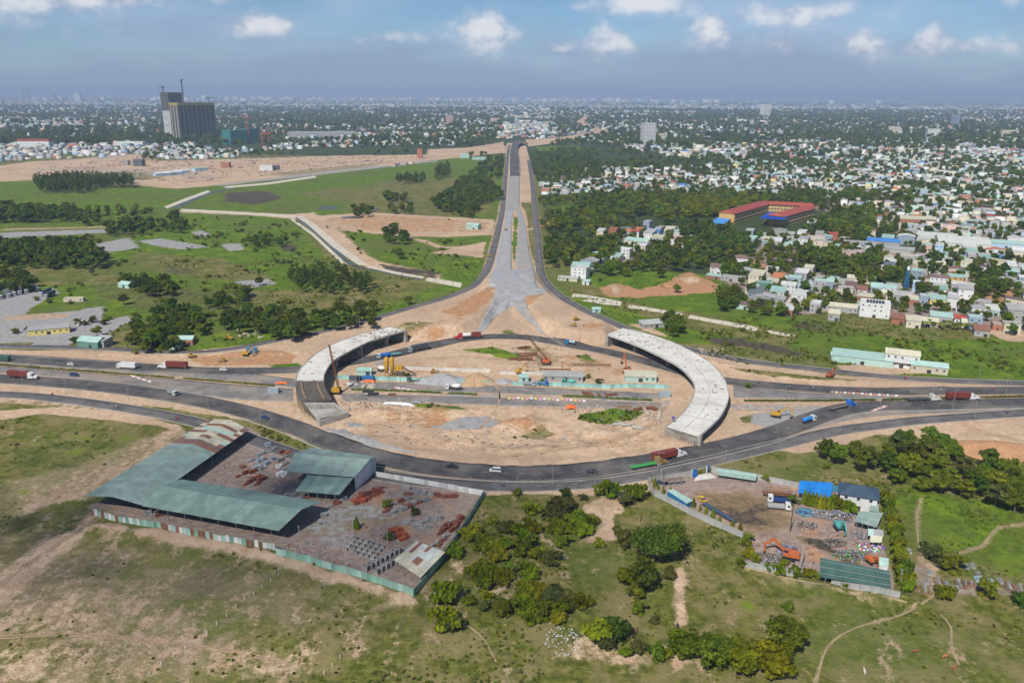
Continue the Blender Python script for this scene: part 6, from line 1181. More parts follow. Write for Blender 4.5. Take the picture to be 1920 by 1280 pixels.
def car(a, b, label, c, kind='car', cat='car'):
    t = place('parked_car' if 'parked' in label else 'car', label, cat, a, b); m = paint(c, .25); L_ = 4.5 if kind != 'van' else 4.9
    if kind == 'pickup': low = [(-2.6, .4), (2.6, .4), (2.65, .95), (1.5, 1.1), (-2.6, 1.1)]; cabp = [(-.9, 1.1), (1.3, 1.1), (.65, 1.75), (-.75, 1.78)]
    elif kind == 'van': low = [(-2.45, .4), (2.45, .4), (2.5, .95), (1.9, 1.15), (-2.45, 1.15)]; cabp = [(-2.4, 1.15), (1.8, 1.15), (1.05, 1.85), (-2.2, 1.9)]
    else: low = [(-2.25, .35), (2.25, .35), (2.28, .75), (1.1, .95), (-2.2, .98)]; cabp = [(-1.9, .95), (1.15, .93), (.45, 1.45), (-1.1, 1.48)]
    bd = MB().prism(low, -.9, .9).build('body', m, t); gl = MB().prism([(x*.985, z) for x, z in cabp], -.78, .78).build('windows', M_GLASS, t); zt = max(z for _, z in cabp); xs = [x for x, z in cabp if z > zt-.1]; MB().box(min(xs)+.05, -.76, zt+.004, max(xs)-.05, .76, zt+.05).build('roof', m, t)
    q = MB()
    for s in (-1, 1):
        for x in (cabp[0][0]*.55, (cabp[0][0]+cabp[1][0])/2, cabp[1][0]*.6): q.box(x-.05, s*.785-.01, cabp[0][1], x+.05, s*.785+.01, zt)
    q.build('pillars', m, t)['kind'] = 'stuff'
    for s in (-1, 1): MB().box(low[1][0]+.0, s*.65-.16, .58, low[1][0]+.06, s*.65+.16, .75).build('headlight', M_LAMP, t); MB().box(low[0][0]-.04, s*.7-.14, .65, low[0][0]+.02, s*.7+.14, .85).build('tail_light', M_TAIL, t)
    axle(t, low[1][0]*.62, 1.8, .34, .22); axle(t, -low[1][0]*.62, 1.8, .34, .22); return t
car((141, 685), (127, 684), 'white hatchback on the upper left main road', WHITE); car((427, 694.5), (413, 694), 'white car between container semi and the left overpass', WHITE); car((132, 704.5), (148, 706), 'dark blue van on the lower left main road', NAVY, 'van'); car((490, 783), (505, 788), 'dark blue car on the ring road above the rusty roof', NAVY); car((856, 878), (838, 876), 'black pickup on the ring road', BLACKC, 'pickup'); car((937, 885), (921, 884), 'white van on the ring road', WHITE, 'van'); car((1117, 885.5), (1100, 886.5), 'dark saloon car on the ring road', (.05, .05, .06)); car((1318, 940), (1312, 934), 'yellow car parked beside the green roof in the scrap yard', YELC)
car((1233, 907), (1249, 905), 'parked dark car under the scrap yard porch', NAVY); car((146, 611), (150, 608), 'parked white pickup by the gravel yard fence', WHITE, 'pickup')
# parked row of long trucks at the left edge
for i, (x, y, x2, y2) in enumerate(((-6, 556, 5, 563), (8, 552, 22, 560), (18, 549, 32, 557), (28, 547, 43, 555), (40, 545, 55, 552), (58, 541, 76, 548))): t = semi((x, y), (x2, y2), ('first', 'second', 'third', 'fourth', 'fifth', 'sixth')[i]+' parked dark topped trailer truck from the left edge', WHITE, 'box', (.16, .17, .19), False, 10.5)
semi((104, 545), (62, 562), 'dark trailer truck parked alone, behind its twin in the left yard', WHITE, 'box', (.04, .055, .075), False, 11); semi((104, 552), (78, 563), 'dark trailer truck parked nearest the grass in the left yard', WHITE, 'box', (.04, .055, .075), False, 10)
# --- machines
def tracks(t, L_=3.6, w=2.6, tw=.6, h=.85):
    for s in (-1, 1): o = MB().prism([(-L_/2+.3, 0), (L_/2-.3, 0), (L_/2, .35), (L_/2-.3, h), (-L_/2+.3, h), (-L_/2, .35)], s*(w/2)-tw/2, s*(w/2)+tw/2).build('track', M_BLACK, t); MB().box(-L_*.3, s*(w/2)-tw/2-.03, .25, L_*.3, s*(w/2)+tw/2+.03, h-.25).build('track_frame', M_DARK, o)
def excavator(a, ang, label, m, reach=1., lift=.35, scale=1.):
    p = G(*a); t = thing('excavator', label, 'excavator', p, ang); t.scale = (scale,)*3; tracks(t); MB().box(-.5, -.8, .6, .5, .8, 1.05).build('undercarriage', M_DARK, t)
    MB().prism([(-2.1, 1.05), (1.3, 1.05), (1.3, 1.7), (-.4, 2.2), (-2.1, 2.1)], -1.25, 1.25).build('house', m, t); MB().prism([(-2.7, 1.1), (-2.1, 1.05), (-2.1, 2.0), (-2.6, 1.9)], -1.25, 1.25).build('counterweight', m, t)
    cb = MB().prism([(.1, 1.7), (1.35, 1.7), (1.5, 2.3), (1.2, 3.0), (.1, 3.05)], .25, 1.2).build('cab', m, t); MB().prism([(.2, 2.2), (1.44, 2.2), (1.2, 2.9), (.2, 2.92)], .22, 1.23).build('cab_window', M_GLASS, cb)
    e = Vector((1.2+2.6*reach, -.15, 2.0+4.4*lift+1.2)); tip = Vector((1.2+4.6*reach, -.15, 1.4+3.0*lift*1.2)); end = tip+Vector((.5*reach-.9, 0, -2.2)) if lift < .9 else tip+Vector((.3, 0, -1.6))
    MB().bar((.9, -.15, 1.6), e, .45, .6).bar(e, tip, .42, .5).build('boom', m, t); st = MB().bar(tip, end, .35, .42).build('stick', m, t); MB().bar((1.4, -.15, 1.5), (e+Vector((.9, -.15, 1.6)))/2, .16).build('cylinder', M_STEEL, t)
    MB().prism([(end.x-.2, end.z), (end.x+.45, end.z+.1), (end.x+.35, end.z-.75), (end.x-.3, end.z-1.0), (end.x-.65, end.z-.5)], -.65, .35).build('bucket', M_DARK, t); return t
excavator((1177, 700), 2.2, 'orange excavator with raised boom inside the ring', M_MORG, .6, 1.25, 1.25); excavator((974, 700), .6, 'yellow excavator beside the low concrete wall', M_YEL, .9, .5); excavator((1456, 781), -.25, 'yellow excavator on the gravel apron at the right', M_YEL, 1.1, .45, 1.15); excavator((1556, 707), .7, 'rust coloured excavator on the bank of the right side road', mat('machine_brown', (.33, .09, .04), .6), .8, .5); excavator((462, 666), -.1, 'yellow excavator in front of the blue roadside container', M_YEL, .9, .35); excavator((432, 636), 2.4, 'yellow excavator by the roadside stone yard', M_YEL, .7, .2, .8)
excavator((1478, 1046), 2.75, 'orange excavator with arched boom on the scrap heap', M_MORG, 1.1, .35, 1.3); excavator((1574, 992), -1.55, 'teal excavator facing the viewer in the scrap yard', mat('machine_teal', (.09, .34, .33), .5), .8, .25, 1.1); excavator((1634, 1055), -1.2, 'small orange excavator behind the dark green roof', M_MORG, .5, .2, .9)
def dozer(a, ang, label, m=M_YEL, roller=False):
    p = G(*a); t = thing('road_roller' if roller else 'bulldozer', label, 'machine', p, ang)
    if roller: MB().lathe([(.6, -1), (.75, -1), (.75, 1), (.6, 1)], (1.9, 0, .75), 16, 'Y').build('drum', M_STEEL, t); MB().box(.9, -1.15, .7, 2.0, -1.02, 1.0).box(.9, 1.02, .7, 2.0, 1.15, 1.0).build('drum_frame', m, t); axle(t, -1.3, 2.0, .75, .5)
    else: tracks(t, 3.4, 2.2, .55, .9); MB().prism([(2.0, .1), (2.25, .1), (2.15, .6), (2.3, 1.2), (2.05, 1.2)], -1.6, 1.6).build('blade', m, t); MB().bar((.5, -1.3, .5), (2.0, -1.3, .5), .2).bar((.5, 1.3, .5), (2.0, 1.3, .5), .2).build('push_arms', m, t)
    MB().prism([(-2.0, .8), (1.0, .8), (1.1, 1.5), (-.2, 1.6), (-2.0, 1.6)], -.8, .8).build('body', m, t); cb = MB().prism([(-1.2, 1.6), (.1, 1.6), (0, 2.7), (-1.2, 2.7)], -.75, .75).build('cab', m, t); MB().prism([(-1.1, 1.85), (.12, 1.85), (.04, 2.5), (-1.1, 2.5)], -.78, .78).build('cab_window', M_GLASS, cb); return t
dozer((1080, 600), .4, 'yellow bulldozer farther back on the right embankment'); dozer((1075, 612), 2.8, 'yellow roller nearer on the right embankment', M_YEL, True); dozer((360, 669), .1, 'yellow bulldozer on the orange bank by the left road'); dozer((417, 678), 3.1, 'yellow road roller on the orange bank by the left road', M_YEL, True); dozer((814, 699), .3, 'yellow wheel loader behind the gravel heap', M_YEL, True); dozer((948, 432), .8, 'small yellow machine on the approach road crossing'); dozer((918, 481), 2.6, 'machine on the left edge of the approach road')
def lattice(parent, a, b, w0, w1, m, name='boom', bays=14, r_=.06):
    a = Vector(a); b = Vector(b); d = b-a; q_ = d.to_track_quat('Z', 'Y'); q = MB(); P = []
    for i in range(bays+1):
        u = i/bays; w = w0*(1-abs(2*u-1)**3*.0)+(w1-w0)*u; P.append([a+d*u+q_ @ Vector((x*w/2, y*w/2, 0)) for x, y in ((-1, -1), (1, -1), (1, 1), (-1, 1))])
    for i in range(bays):
        for k in range(4): q.bar(P[i][k], P[i+1][k], r_*2); q.bar(P[i][k], P[i+1][(k+1) % 4], r_*1.3); q.bar(P[i][k], P[i][(k+1) % 4], r_*1.3)
    return q.build(name, m, parent, fix=False)
def crawler_crane(a, tip_px, label, m, bm, ang=0., hook=True, zt=None):
    p = G(*a); t = thing('crawler_crane', label, 'crane', p); tracks(t, 5, 3.8, .8, 1.0); MB().box(-2.6, -1.6, 1.1, 1.6, 1.6, 3.0).build('house', m, t); MB().box(-3.4, -1.5, 1.2, -2.6, 1.5, 2.6).build('counterweight', M_DARK, t); cb = MB().box(.6, .9, 1.2, 2.0, 1.9, 2.9).build('cab', m, t); MB().box(.8, .87, 2.0, 2.03, 1.93, 2.7).build('cab_window', M_GLASS, cb)
    z = zt; x, y = flat(tip_px[0], tip_px[1], p.z+z); tip = Vector((float(x)-p.x, p.y*0+min(max(float(y)-p.y, -6), 6), z)); x2, _ = (float(x), 0)
    # keep the tip on the sight line at the crane's own depth
    d = ray(np.array(tip_px[0]), np.array(tip_px[1])); s = (p.y)/d[1]; tip = Vector((d[0]*s-p.x, 0, CAM_H+d[2]*s-p.z))
    lattice(t, (1.2, 0, 1.8), tip, 1.0, .6, bm, 'boom', 16, .09); MB().tube((-1.5, 0, 3), (-1.0, 0, 6.5), .12).build('gantry', m, t); q = MB(); q.tube((-1.0, .3, 6.5), tip, .035, .035, 4).tube((-1.0, -.3, 6.5), tip, .035, .035, 4); q.build('pendant_lines', M_DARK, t); q = MB().tube(tip, tip-Vector((0, 0, tip.z*.55)), .03, .03, 4); q.cbox(tip-Vector((0, 0, tip.z*.55)), (.5, .4, .8)); q.build('hook_line', M_DARK, t); return t
crawler_crane((632, 737), (617, 646), 'crawler crane with tall dark boom beside the broken overpass', M_YEL, M_RUST, zt=25); crawler_crane((1025, 682), (986, 627), 'orange crawler crane with long leaning rusty boom', M_MORG, M_RUST, zt=16)
# --- motorbikes with riders
def skin(name, verts, edges_, radii, mats, sub=1):
    me = bpy.data.meshes.new(name); me.from_pydata(verts, edges_, []); o = bpy.data.objects.new('tmp', me); COL.objects.link(o); o.modifiers.new('s', 'SKIN'); sv = me.skin_vertices[0].data
    for i, r_ in enumerate(radii): sv[i].radius = (r_, r_)
    sv[0].use_root = True; sm = o.modifiers.new('u', 'SUBSURF'); sm.levels = sm.render_levels = sub
    dg = bpy.context.evaluated_depsgraph_get(); m2 = bpy.data.meshes.new_from_object(o.evaluated_get(dg)); bpy.data.objects.remove(o); m2.name = name
    for m in mats: m2.materials.append(m)
    return m2
M_SKIN = mat('skin', (.36, .21, .14), .7)
def rider_mesh(c):
    v = [(0, 0, .85), (.05, 0, 1.1), (.08, 0, 1.32), (.1, 0, 1.44), (.13, 0, 1.62), (.13, 0, 1.70), (.1, .2, 1.34), (.3, .26, 1.12), (.5, .24, 1.02), (.1, -.2, 1.34), (.3, -.26, 1.12), (.5, -.24, 1.02), (.08, .12, .82), (.42, .17, .78), (.32, .17, .38), (.42, .17, .32), (.08, -.12, .82), (.42, -.17, .78), (.32, -.17, .38), (.42, -.17, .32)]
    e = [(0, 1), (1, 2), (2, 3), (3, 4), (4, 5), (2, 6), (6, 7), (7, 8), (2, 9), (9, 10), (10, 11), (0, 12), (12, 13), (13, 14), (14, 15), (0, 16), (16, 17), (17, 18), (18, 19)]
    r_ = [.16, .17, .17, .07, .115, .09, .07, .055, .045, .07, .055, .045, .1, .085, .06, .05, .1, .085, .06, .05]
    me = skin('person', v, e, r_, (paint(c), M_SKIN, M_DARK))
    for p in me.polygons: z = p.center.z; p.material_index = 1 if (1.44 < z < 1.6) or (p.center.x > .42 and z > .9) else (2 if z < .86 else 0)
    return me
RID = [(rider_mesh(c), n) for c, n in (((.5, .08, .06), 'red'), ((.12, .2, .42), 'blue'), ((.55, .55, .52), 'white'))]
MOTO = [MB().prism([(-.75, .5), (.2, .5), (.55, .75), (.5, .95), (.3, .85), (-.1, .75), (-.8, .85)], -.16, .16).mesh('body', paint(c)) for c in ((.4, .03, .03), (.05, .06, .1), (.3, .3, .32))]
HELM = MB().lathe([(.05, 1.82), (.12, 1.79), (.15, 1.70), (.14, 1.62)], (.13, 0, 0), 10).mesh('helmet', paint((.55, .1, .08))); HBAR = MB().bar((.5, -.3, 1.05), (.5, .3, 1.05), .05).bar((.5, 0, .7), (.5, 0, 1.05), .08).mesh('handlebar', M_DARK)
def moto(a, b, where, i):
    t = place('motorbike', 'motorbike '+where, 'motorbike', a, b); link('body', MOTO[i % 3], t); link('handlebar', HBAR, t); wheel(t, .62, 0, .3, .12); wheel(t, -.62, 0, .3, .12)
    m, n = RID[i % 3]; pr = link('person', m); pr.location = t.location; pr.rotation_euler = t.rotation_euler; tag(pr, 'rider in %s shirt on the motorbike %s' % (n, where), 'person'); link('helmet', HELM, pr)
for i, (x, y, dx, dy, wh) in enumerate(((97, 741, 4, .4, 'on the left frontage road, leftmost of three'), (197, 758, 4, .6, 'on the left frontage road, middle of three'), (218, 764, 4, .7, 'on the left frontage road, rightmost of three'), (330, 785, 5, 1.2, 'on the frontage road above the rusty roof'), (945, 912, -4, 0, 'on the outer ring below the white van'), (1090, 907, -4, .4, 'on the outer ring near the sand pit'), (627, 618, 4, -.9, 'on the service road behind the left overpass'),
        (1420, 719, 4, .4, 'just right of the overpass on the northern road'), (1523, 729, 4, .4, 'on the northern road, second right of the overpass'), (1607, 734, 4, .2, 'on the northern road above the red barriers'), (1700, 735, 4, 0, 'on the right main road before the roadside shops'), (1762, 734, 4, 0, 'on the right main road near the lamp post'), (1858, 732, 4, 0, 'far right on the northern road'), (1885, 776, 4, -.2, 'far right on the lower frontage road'), (1073, 561+8, 3, 2, 'on the right side road by the embankment'), (1700, 711, -4, -.2, 'on the side road before the two storey house'), (58, 690, 4, .3, 'near the median hedge at the far left'), (128, 682, 4, .3, 'beside the white hatchback'))): moto((x, y), (x+dx, y+dy), wh, i)
# ------------------------------------------------------------------ brick yard
F2 = lambda p, z: Vector((*(float(v) for v in flat(p[0], p[1], z)), z))
def quad_sheets(name, P, m, parent, nu=1, nv=1, th=.1, mats=None, seed=1, lift=.0):
    """roof slope from four corner points (0-1 along the eave, 0-3 up the slope), cut into sheets; each sheet a part when nu*nv > 1"""
    rq_ = random.Random(seed); P = [Vector(p) for p in P]
    for i in range(nu):
        mm_ = rq_.choice(mats) if mats else m
        for j in range(nv):
            if mats and rq_.random() < .45: mm_ = rq_.choice(mats)
            f = lambda u, v: (P[0]*(1-u)+P[1]*u)*(1-v)+(P[3]*(1-u)+P[2]*u)*v
            c = [f(i/nu, j/nv), f((i+1)/nu, j/nv), f((i+1)/nu, (j+1)/nv), f(i/nu, (j+1)/nv)]; dz = rq_.uniform(0, lift) if lift else 0
            c = [p+Vector((0, 0, dz)) for p in c]; V = c+[p-Vector((0, 0, th)) for p in c]
            MB().add(V, [(0, 1, 2, 3), (7, 6, 5, 4), (0, 4, 5, 1), (1, 5, 6, 2), (2, 6, 7, 3), (3, 7, 4, 0)]).build(name, mm_, parent)
def corrug(name, c, ang):
    t = NT(name); v = t.coord('World', rot=(0, 0, ang)); w = t.n('ShaderNodeTexWave', wave_type='BANDS', bands_direction='X'); t.L.new(v, w.inputs[0]); w.inputs['Scale'].default_value = 1.3; n = t.noise(v, .25, 4, .6)
    n2 = t.noise(t.coord('World', (.15, 1.2, 1), (0, 0, ang)), .5, 3, .6); cc = t.mix(t.ss(n, .35, .7), tuple(x*.82 for x in c), tuple(x*1.12 for x in c)); cc = t.mix(t.math('MULTIPLY', t.ss(n2, .55, .7), .3), cc, tuple(x*.6 for x in c)); ob = t.n('ShaderNodeObjectInfo').outputs['Random']; hs = t.n('ShaderNodeHueSaturation'); t.L.new(cc, hs.inputs['Color']); t.L.new(t.math('MULTIPLY_ADD', ob, .22, .89), hs.inputs['Value']); t.put(t.b.inputs['Base Color'], hs.outputs[0]); t.b.inputs['Roughness'].default_value = .7; t.bump(w.outputs[0], .5, .06); return t.m
M_CGA = corrug('corrugated_green', (.275, .37, .32), 1.0); M_CGB = corrug('corrugated_green_front', (.225, .33, .28), -.3); M_DKG = corrug('corrugated_dark_green', (.06, .135, .11), -.3)
Y1 = lambda x, y: (150+x/3.368, 760+y/3.368); Y2 = lambda x, y: (500+x/4.128, 820+y/4.128); Y3 = lambda x, y: (1180+x/3.5556, 820+y/3.5556)
def posts(parent, a, b, n, zt, m=M_STEEL, r_=.12):
    for i in range(n): p = a+(b-a)*((i+.5)/n); MB().tube((p.x, p.y, h1(p.x, p.y)-.2), (p.x, p.y, zt(p) if callable(zt) else zt), r_, r_, 6).build('post', m, parent)
def open_shed(label, eL, rg, eR, ze, zr, m, rust=None, cat='shed', n=7, split=None, name='open_shed'):
    """gabled open shed from picture points (near, far) of left eave, ridge and right eave"""
    t = thing(name, label, cat); L0, L1, R0, R1, E0, E1 = F2(eL[0], ze), F2(eL[1], ze), F2(rg[0], zr), F2(rg[1], zr), F2(eR[0], ze), F2(eR[1], ze); s = split or 1.
    lp = lambda a, b, u: a+(b-a)*u
    for a0, a1 in ((L0, L1), (E0, E1)):
        quad_sheets('roof_sheet', (a0, lp(a0, a1, s), lp(R0, R1, s), R0), m, t, 14, 1, .1, None, 2, .03)
        if split: quad_sheets('roof_sheet', (lp(a0, a1, s), a1, R1, lp(R0, R1, s)), None, t, 11, 4, .06, rust, 3, .1)
        posts(t, a0+(R0-a0)*.06, a1+(R1-a1)*.06, n, ze-.1)
    q = MB()
    for i in range(n): u = (i+.5)/n; a, b, c = lp(L0, L1, u), lp(R0, R1, u), lp(E0, E1, u); d = Vector((0, 0, .25)); q.bar(a-d, b-d, .15).bar(b-d, c-d, .15).bar(a-d, c-d, .1)
    tr = q.build('roof_truss', M_STEEL, t, fix=False); tr['kind'] = 'stuff'; return t, (L0, L1, R0, R1, E0, E1)
RUSTS = [M_ROOFS['rust'], M_ROOFS['rust'], M_ROOFS['cream'], M_ROOFS['mint'], M_ROOFS['cream'], M_ROOFS['brown']]
sa, SAp = open_shed('long green roofed open shed with rusty patched far end', (Y1(30, 570), Y1(820, 85)), (Y1(205, 575), Y1(950, 90)), (Y1(390, 628), Y1(1070, 150)), 5.0, 7.6, M_CGA, RUSTS, 'shed', 9, .64)
sb, SBp = open_shed('long green roofed open shed along the front fence', (Y1(390, 632), Y1(1255, 790)), (Y1(515, 505), Y1(1400, 655)), (Y1(640, 465), Y1(1525, 605)), 5.02, 8.2, M_CGB, None, 'shed', 8)
sc_, SCp = open_shed('tall white walled shed with green roof beside the ring road', (Y2(150, 262), Y2(680, 305)), (Y2(215, 122), Y2(800, 167)), (Y2(345, 78), Y2(858, 145)), 6.3, 9.2, M_CGA, None, 'shed', 5)
L0, L1, R0, R1, E0, E1 = SCp; w_ = L1-L0; q = MB(); a, b, c = L1+(E1-L1)*.05-(w_.normalized()*.4), R1-w_.normalized()*.4, E1+(L1-E1)*.05-w_.normalized()*.4
for i in range(8): u, v = i/8, (i+.96)/8; p = a+(c-a)*u; p2 = a+(c-a)*v; h_ = lambda uu: 6.2+2.8*(1-abs(2*uu-1)); MB().add([(p.x, p.y, -.2), (p2.x, p2.y, -.2), (p2.x, p2.y, h_(v)), (p.x, p.y, h_(u))]+[(x-w_.normalized().x*.1, y-w_.normalized().y*.1, z) for x, y, z in ((p.x, p.y, -.2), (p2.x, p2.y, -.2), (p2.x, p2.y, h_(v)), (p.x, p.y, h_(u)))], [(0, 1, 2, 3), (7, 6, 5, 4), (0, 4, 5, 1), (1, 5, 6, 2), (2, 6, 7, 3), (3, 7, 4, 0)]).build('wall_panel', M_WALLS['white'], sc_)
t = thing('lean_to', 'green lean-to roof in front of the tall white walled shed', 'shed'); P = [F2(Y2(220, 412), 4.0), F2(Y2(562, 442), 4.0), F2(Y2(672, 312), 5.6), F2(Y2(318, 288), 5.6)]; quad_sheets('roof_sheet', P, M_CGB, t, 8, 1, .1, None, 2, .03); posts(t, P[0], P[1], 5, 3.95)
t = thing('patched_shed', 'small cream roofed shed with rusty sheets at the yard corner', 'shed'); P = [F2(Y2(985, 945), 3.6), F2(Y2(1190, 1085), 3.4), F2(Y2(1382, 885), 4.2), F2(Y2(1160, 798), 4.6)]; quad_sheets('roof_sheet', P, None, t, 9, 4, .06, [M_ROOFS['cream'], M_ROOFS['pale'], M_ROOFS['rust'], M_ROOFS['cream']], 8, .06); posts(t, P[0], P[1], 4, 3.4); posts(t, P[3], P[2], 4, 4.1)
# yard fences
wall_line('tin_fence', 'patched rusty and white tin fence under the front shed', [Y1(72, 690), Y1(390, 758), Y1(620, 800), Y1(850, 845), Y1(1236, 915)], 2.4, M_TIN2, 'fence', 1.6, lean=.05, hv=.12, mats=[M_RUST, M_RUST, M_ROOFS['pale'], M_TIN2, M_ROOFS['rust'], M_WALLS['white'], M_ROOFS['mint']])
wall_line('tin_fence', 'pale green tin fence along the front of the brick yard', [Y2(75, 905), Y2(400, 992), Y2(700, 1076), Y2(1138, 1226)], 2.5, M_TIN2, 'fence', 2.0, lean=.03, hv=.03, mats=[M_TIN2, M_ROOFS['mint'], M_TIN2, M_ROOFS['green']])
wall_line('tin_fence', 'green tin fence along the right side of the brick yard', [Y2(1138, 1226), Y2(1395, 905), Y2(1560, 660), Y2(1683, 450)], 2.6, M_TIN2, 'fence', 2.0, lean=.02, hv=.03, mats=[M_TIN2, M_ROOFS['green'], mat('tin_teal', (.13, .27, .25), .6, objvar=.2)])
wall_line('tin_fence', 'white tin fence between brick yard and ring road', [Y2(1683, 450), Y2(1300, 380), Y2(840, 300)], 2.3, M_WALLS['white'], 'fence', 2.2, lean=.03, hv=.03, mats=[M_WALLS['white'], M_ROOFS['white'], M_ROOFS['pale']])
# stacks of bricks and blocks
M_BRK = mat('brick_red', (.23, .075, .05), .9, .3, 2., stain=(.2, .08, .06), objvar=.2); M_BRO = mat('block_orange', (.40, .09, .04), .85, .2, 2., objvar=.2); M_BLK = mat('block_grey', (.30, .295, .285), .9, .2, 2., objvar=.25); M_BLB = mat('block_bluegrey', (.30, .34, .40), .8, .2, 2., objvar=.2)
BLKM = {}
def stack(px, py, m, label, group, nx=2, ny=2, nz=2, bs=(1.1, 1.0, .75), rz=0., taper=True):
    p = G(px, py); t = thing('block_stack', label, 'blocks', p, rz, group); k = (m.name, bs)
    if k not in BLKM: BLKM[k] = MB().box(-bs[0]/2, -bs[1]/2, 0, bs[0]/2, bs[1]/2, bs[2]).mesh('block', m)
    for z in range(nz):
        for i in range(nx):
            for j in range(ny):
                if taper and z == nz-1 and z and r.random() < .35: continue
                o = link('block', BLKM[k], t); o.location = ((i-(nx-1)/2)*bs[0]*1.06+r.uniform(-.06, .06), (j-(ny-1)/2)*bs[1]*1.06+r.uniform(-.06, .06), z*bs[2]); o.rotation_euler = (0, 0, r.uniform(-.05, .05))
def stacks(conv, pts, ms, label, group, **k):
    for x, y in pts: m = r.choice(ms); stack(*conv(x, y), m, label, group, nx=r.choice((2, 3)), ny=r.choice((1, 2)), nz=r.choice((1, 2, 2)), rz=k.get('rz', .6)+r.uniform(-.1, .1))
stacks(Y2, [(690, 490), (720, 470), (750, 450), (790, 440), (820, 425), (850, 410), (880, 395), (740, 500), (780, 480), (830, 455), (870, 435), (700, 515)], [M_BRK, M_BRK, M_BRO], 'red brick stack beside the tall white walled shed', 'red brick stacks by the tall shed')
stacks(Y2, [(930, 575), (970, 590), (1010, 570), (1050, 560), (1090, 540), (1130, 520), (1170, 505), (1210, 495), (1240, 485), (1040, 500), (1090, 480)], [M_BRK, M_BLK, M_BLK], 'mixed grey and red block stack behind the yard bushes', 'mixed stacks behind the bushes')
stacks(Y2, [(980, 715), (1015, 730), (1040, 760), (1080, 775), (1050, 790)], [M_BRO], 'bright orange block stack in the brick yard', 'bright orange stacks')
stacks(Y2, [(1350, 740), (1370, 715), (1400, 690), (1420, 670), (1440, 720), (1460, 690), (1480, 660), (1500, 630), (1330, 830), (1360, 800), (1390, 770), (1300, 840)], [M_BRK, M_BRK, M_BLK], 'low red tile stack along the right fence', 'red stacks along the right fence', rz=.95)
stacks(Y2, [(1090, 660), (1130, 655), (1180, 680), (1200, 700), (1240, 705), (1250, 650), (1290, 640), (1320, 635), (1150, 695)], [M_BLK], 'grey kerb stone stack in the middle of the brick yard', 'grey kerb stacks')
stacks(Y2, [(1080, 400), (1100, 440), (1160, 425), (1200, 440), (1260, 445), (1320, 455), (1380, 460), (1440, 460)], [M_BRK, M_BLK], 'low red stack before the white road fence', 'stacks before the white fence', rz=-.15)
stacks(Y1, [(1190, 255), (1230, 280), (1180, 300), (1140, 310), (1220, 340), (1180, 370), (1140, 350), (1080, 350), (1120, 390), (1160, 400)], [M_BLB, M_BLB, M_BLK], 'blue grey block stack in the shed courtyard', 'blue grey courtyard stacks', rz=.9)
stacks(Y1, [(1270, 300), (1310, 300), (1030, 390), (1000, 450), (1050, 430), (1090, 420), (1120, 450), (1080, 480), (1120, 500), (1150, 470), (1050, 500)], [M_BRK, M_BRK, M_BRO], 'red block stack in the shed courtyard', 'red courtyard stacks', rz=.9)
stacks(Y1, [(1260, 350), (1290, 330), (1260, 390), (1300, 370), (1280, 410), (1270, 440), (1300, 440)], [M_WHITE, M_BLK], 'white block stack in the shed courtyard', 'white courtyard stacks', rz=.9)
stacks(Y1, [(1270, 560), (1310, 570), (1350, 575), (1390, 585), (1440, 580), (1660, 600), (1620, 620), (1580, 640), (1540, 700), (1530, 740), (430, 690), (460, 695), (500, 700)], [M_BLK, M_BRK], 'weathered block stack under a shed eave', 'stacks under the eaves')
CULV = MB(); 
for a in ((-.75, -.6, 0, .75, -.42, .9), (-.75, .42, 0, .75, .6, .9), (-.75, -.42, 0, -.57, .42, .9), (.57, -.42, 0, .75, .42, .9)): CULV.box(*a)
CULV = CULV.mesh('culvert_box', M_BLK)
def culverts(pts, label, group, s=1.):
    for x, y, n in pts:
        p = G(*Y2(x, y))
        for k in range(n): o = link('culvert_box', CULV); o.location = (p.x, p.y, p.z+.9*s*k); o.scale = (s,)*3; o.rotation_euler = (0, 0, -.35+r.uniform(-.08, .08)); tag(o, label, 'culvert', group)
culverts([(610+c*42+r_*26, 870-r_*28+c*13, 1) for r_ in range(4) for c in range(6) if (r_, c) != (0, 1)], 'hollow grey concrete box in the neat grid on the brick yard', 'grid of hollow boxes')
culverts([(770+i*36, 1030-i*20, 2) for i in range(8)]+[(850+i*36, 1055-i*21, 2) for i in range(6)], 'stacked pale culvert box near the patched shed', 'stacked culvert boxes', 1.15)
def pole(px, py, h, label, name='utility_pole', m=M_PIPE, r_=.13, arm=True):
    p = G(px, py); t = thing(name, label, 'pole', p); MB().tube((0, 0, -.3), (0, 0, h), r_, r_*.7, 8).build('shaft', m, t)
    if arm: MB().bar((-.8, 0, h-.5), (.8, 0, h-.5), .1).build('crossarm', M_STEEL, t)
pole(*Y2(672, 750), 6.5, 'concrete pole beside the clipped yard tree'); pole(*Y2(935, 820), 5.5, 'concrete pole behind the hollow box grid'); pole(*Y2(255, 785), 5.5, 'concrete pole at the front shed end'); pole(*Y2(1680, 440), 7, 'rusty pole at the yard corner by the ring road', m=M_RUST); pole(*Y2(665, 1030), 4, 'low lamp pole by the front green fence', arm=True); pole(*Y2(402, 930), 3.5, 'short white pole inside the front green fence'); pole(*Y2(118, 860), 4.5, 'white pole where rusty and green fences meet')
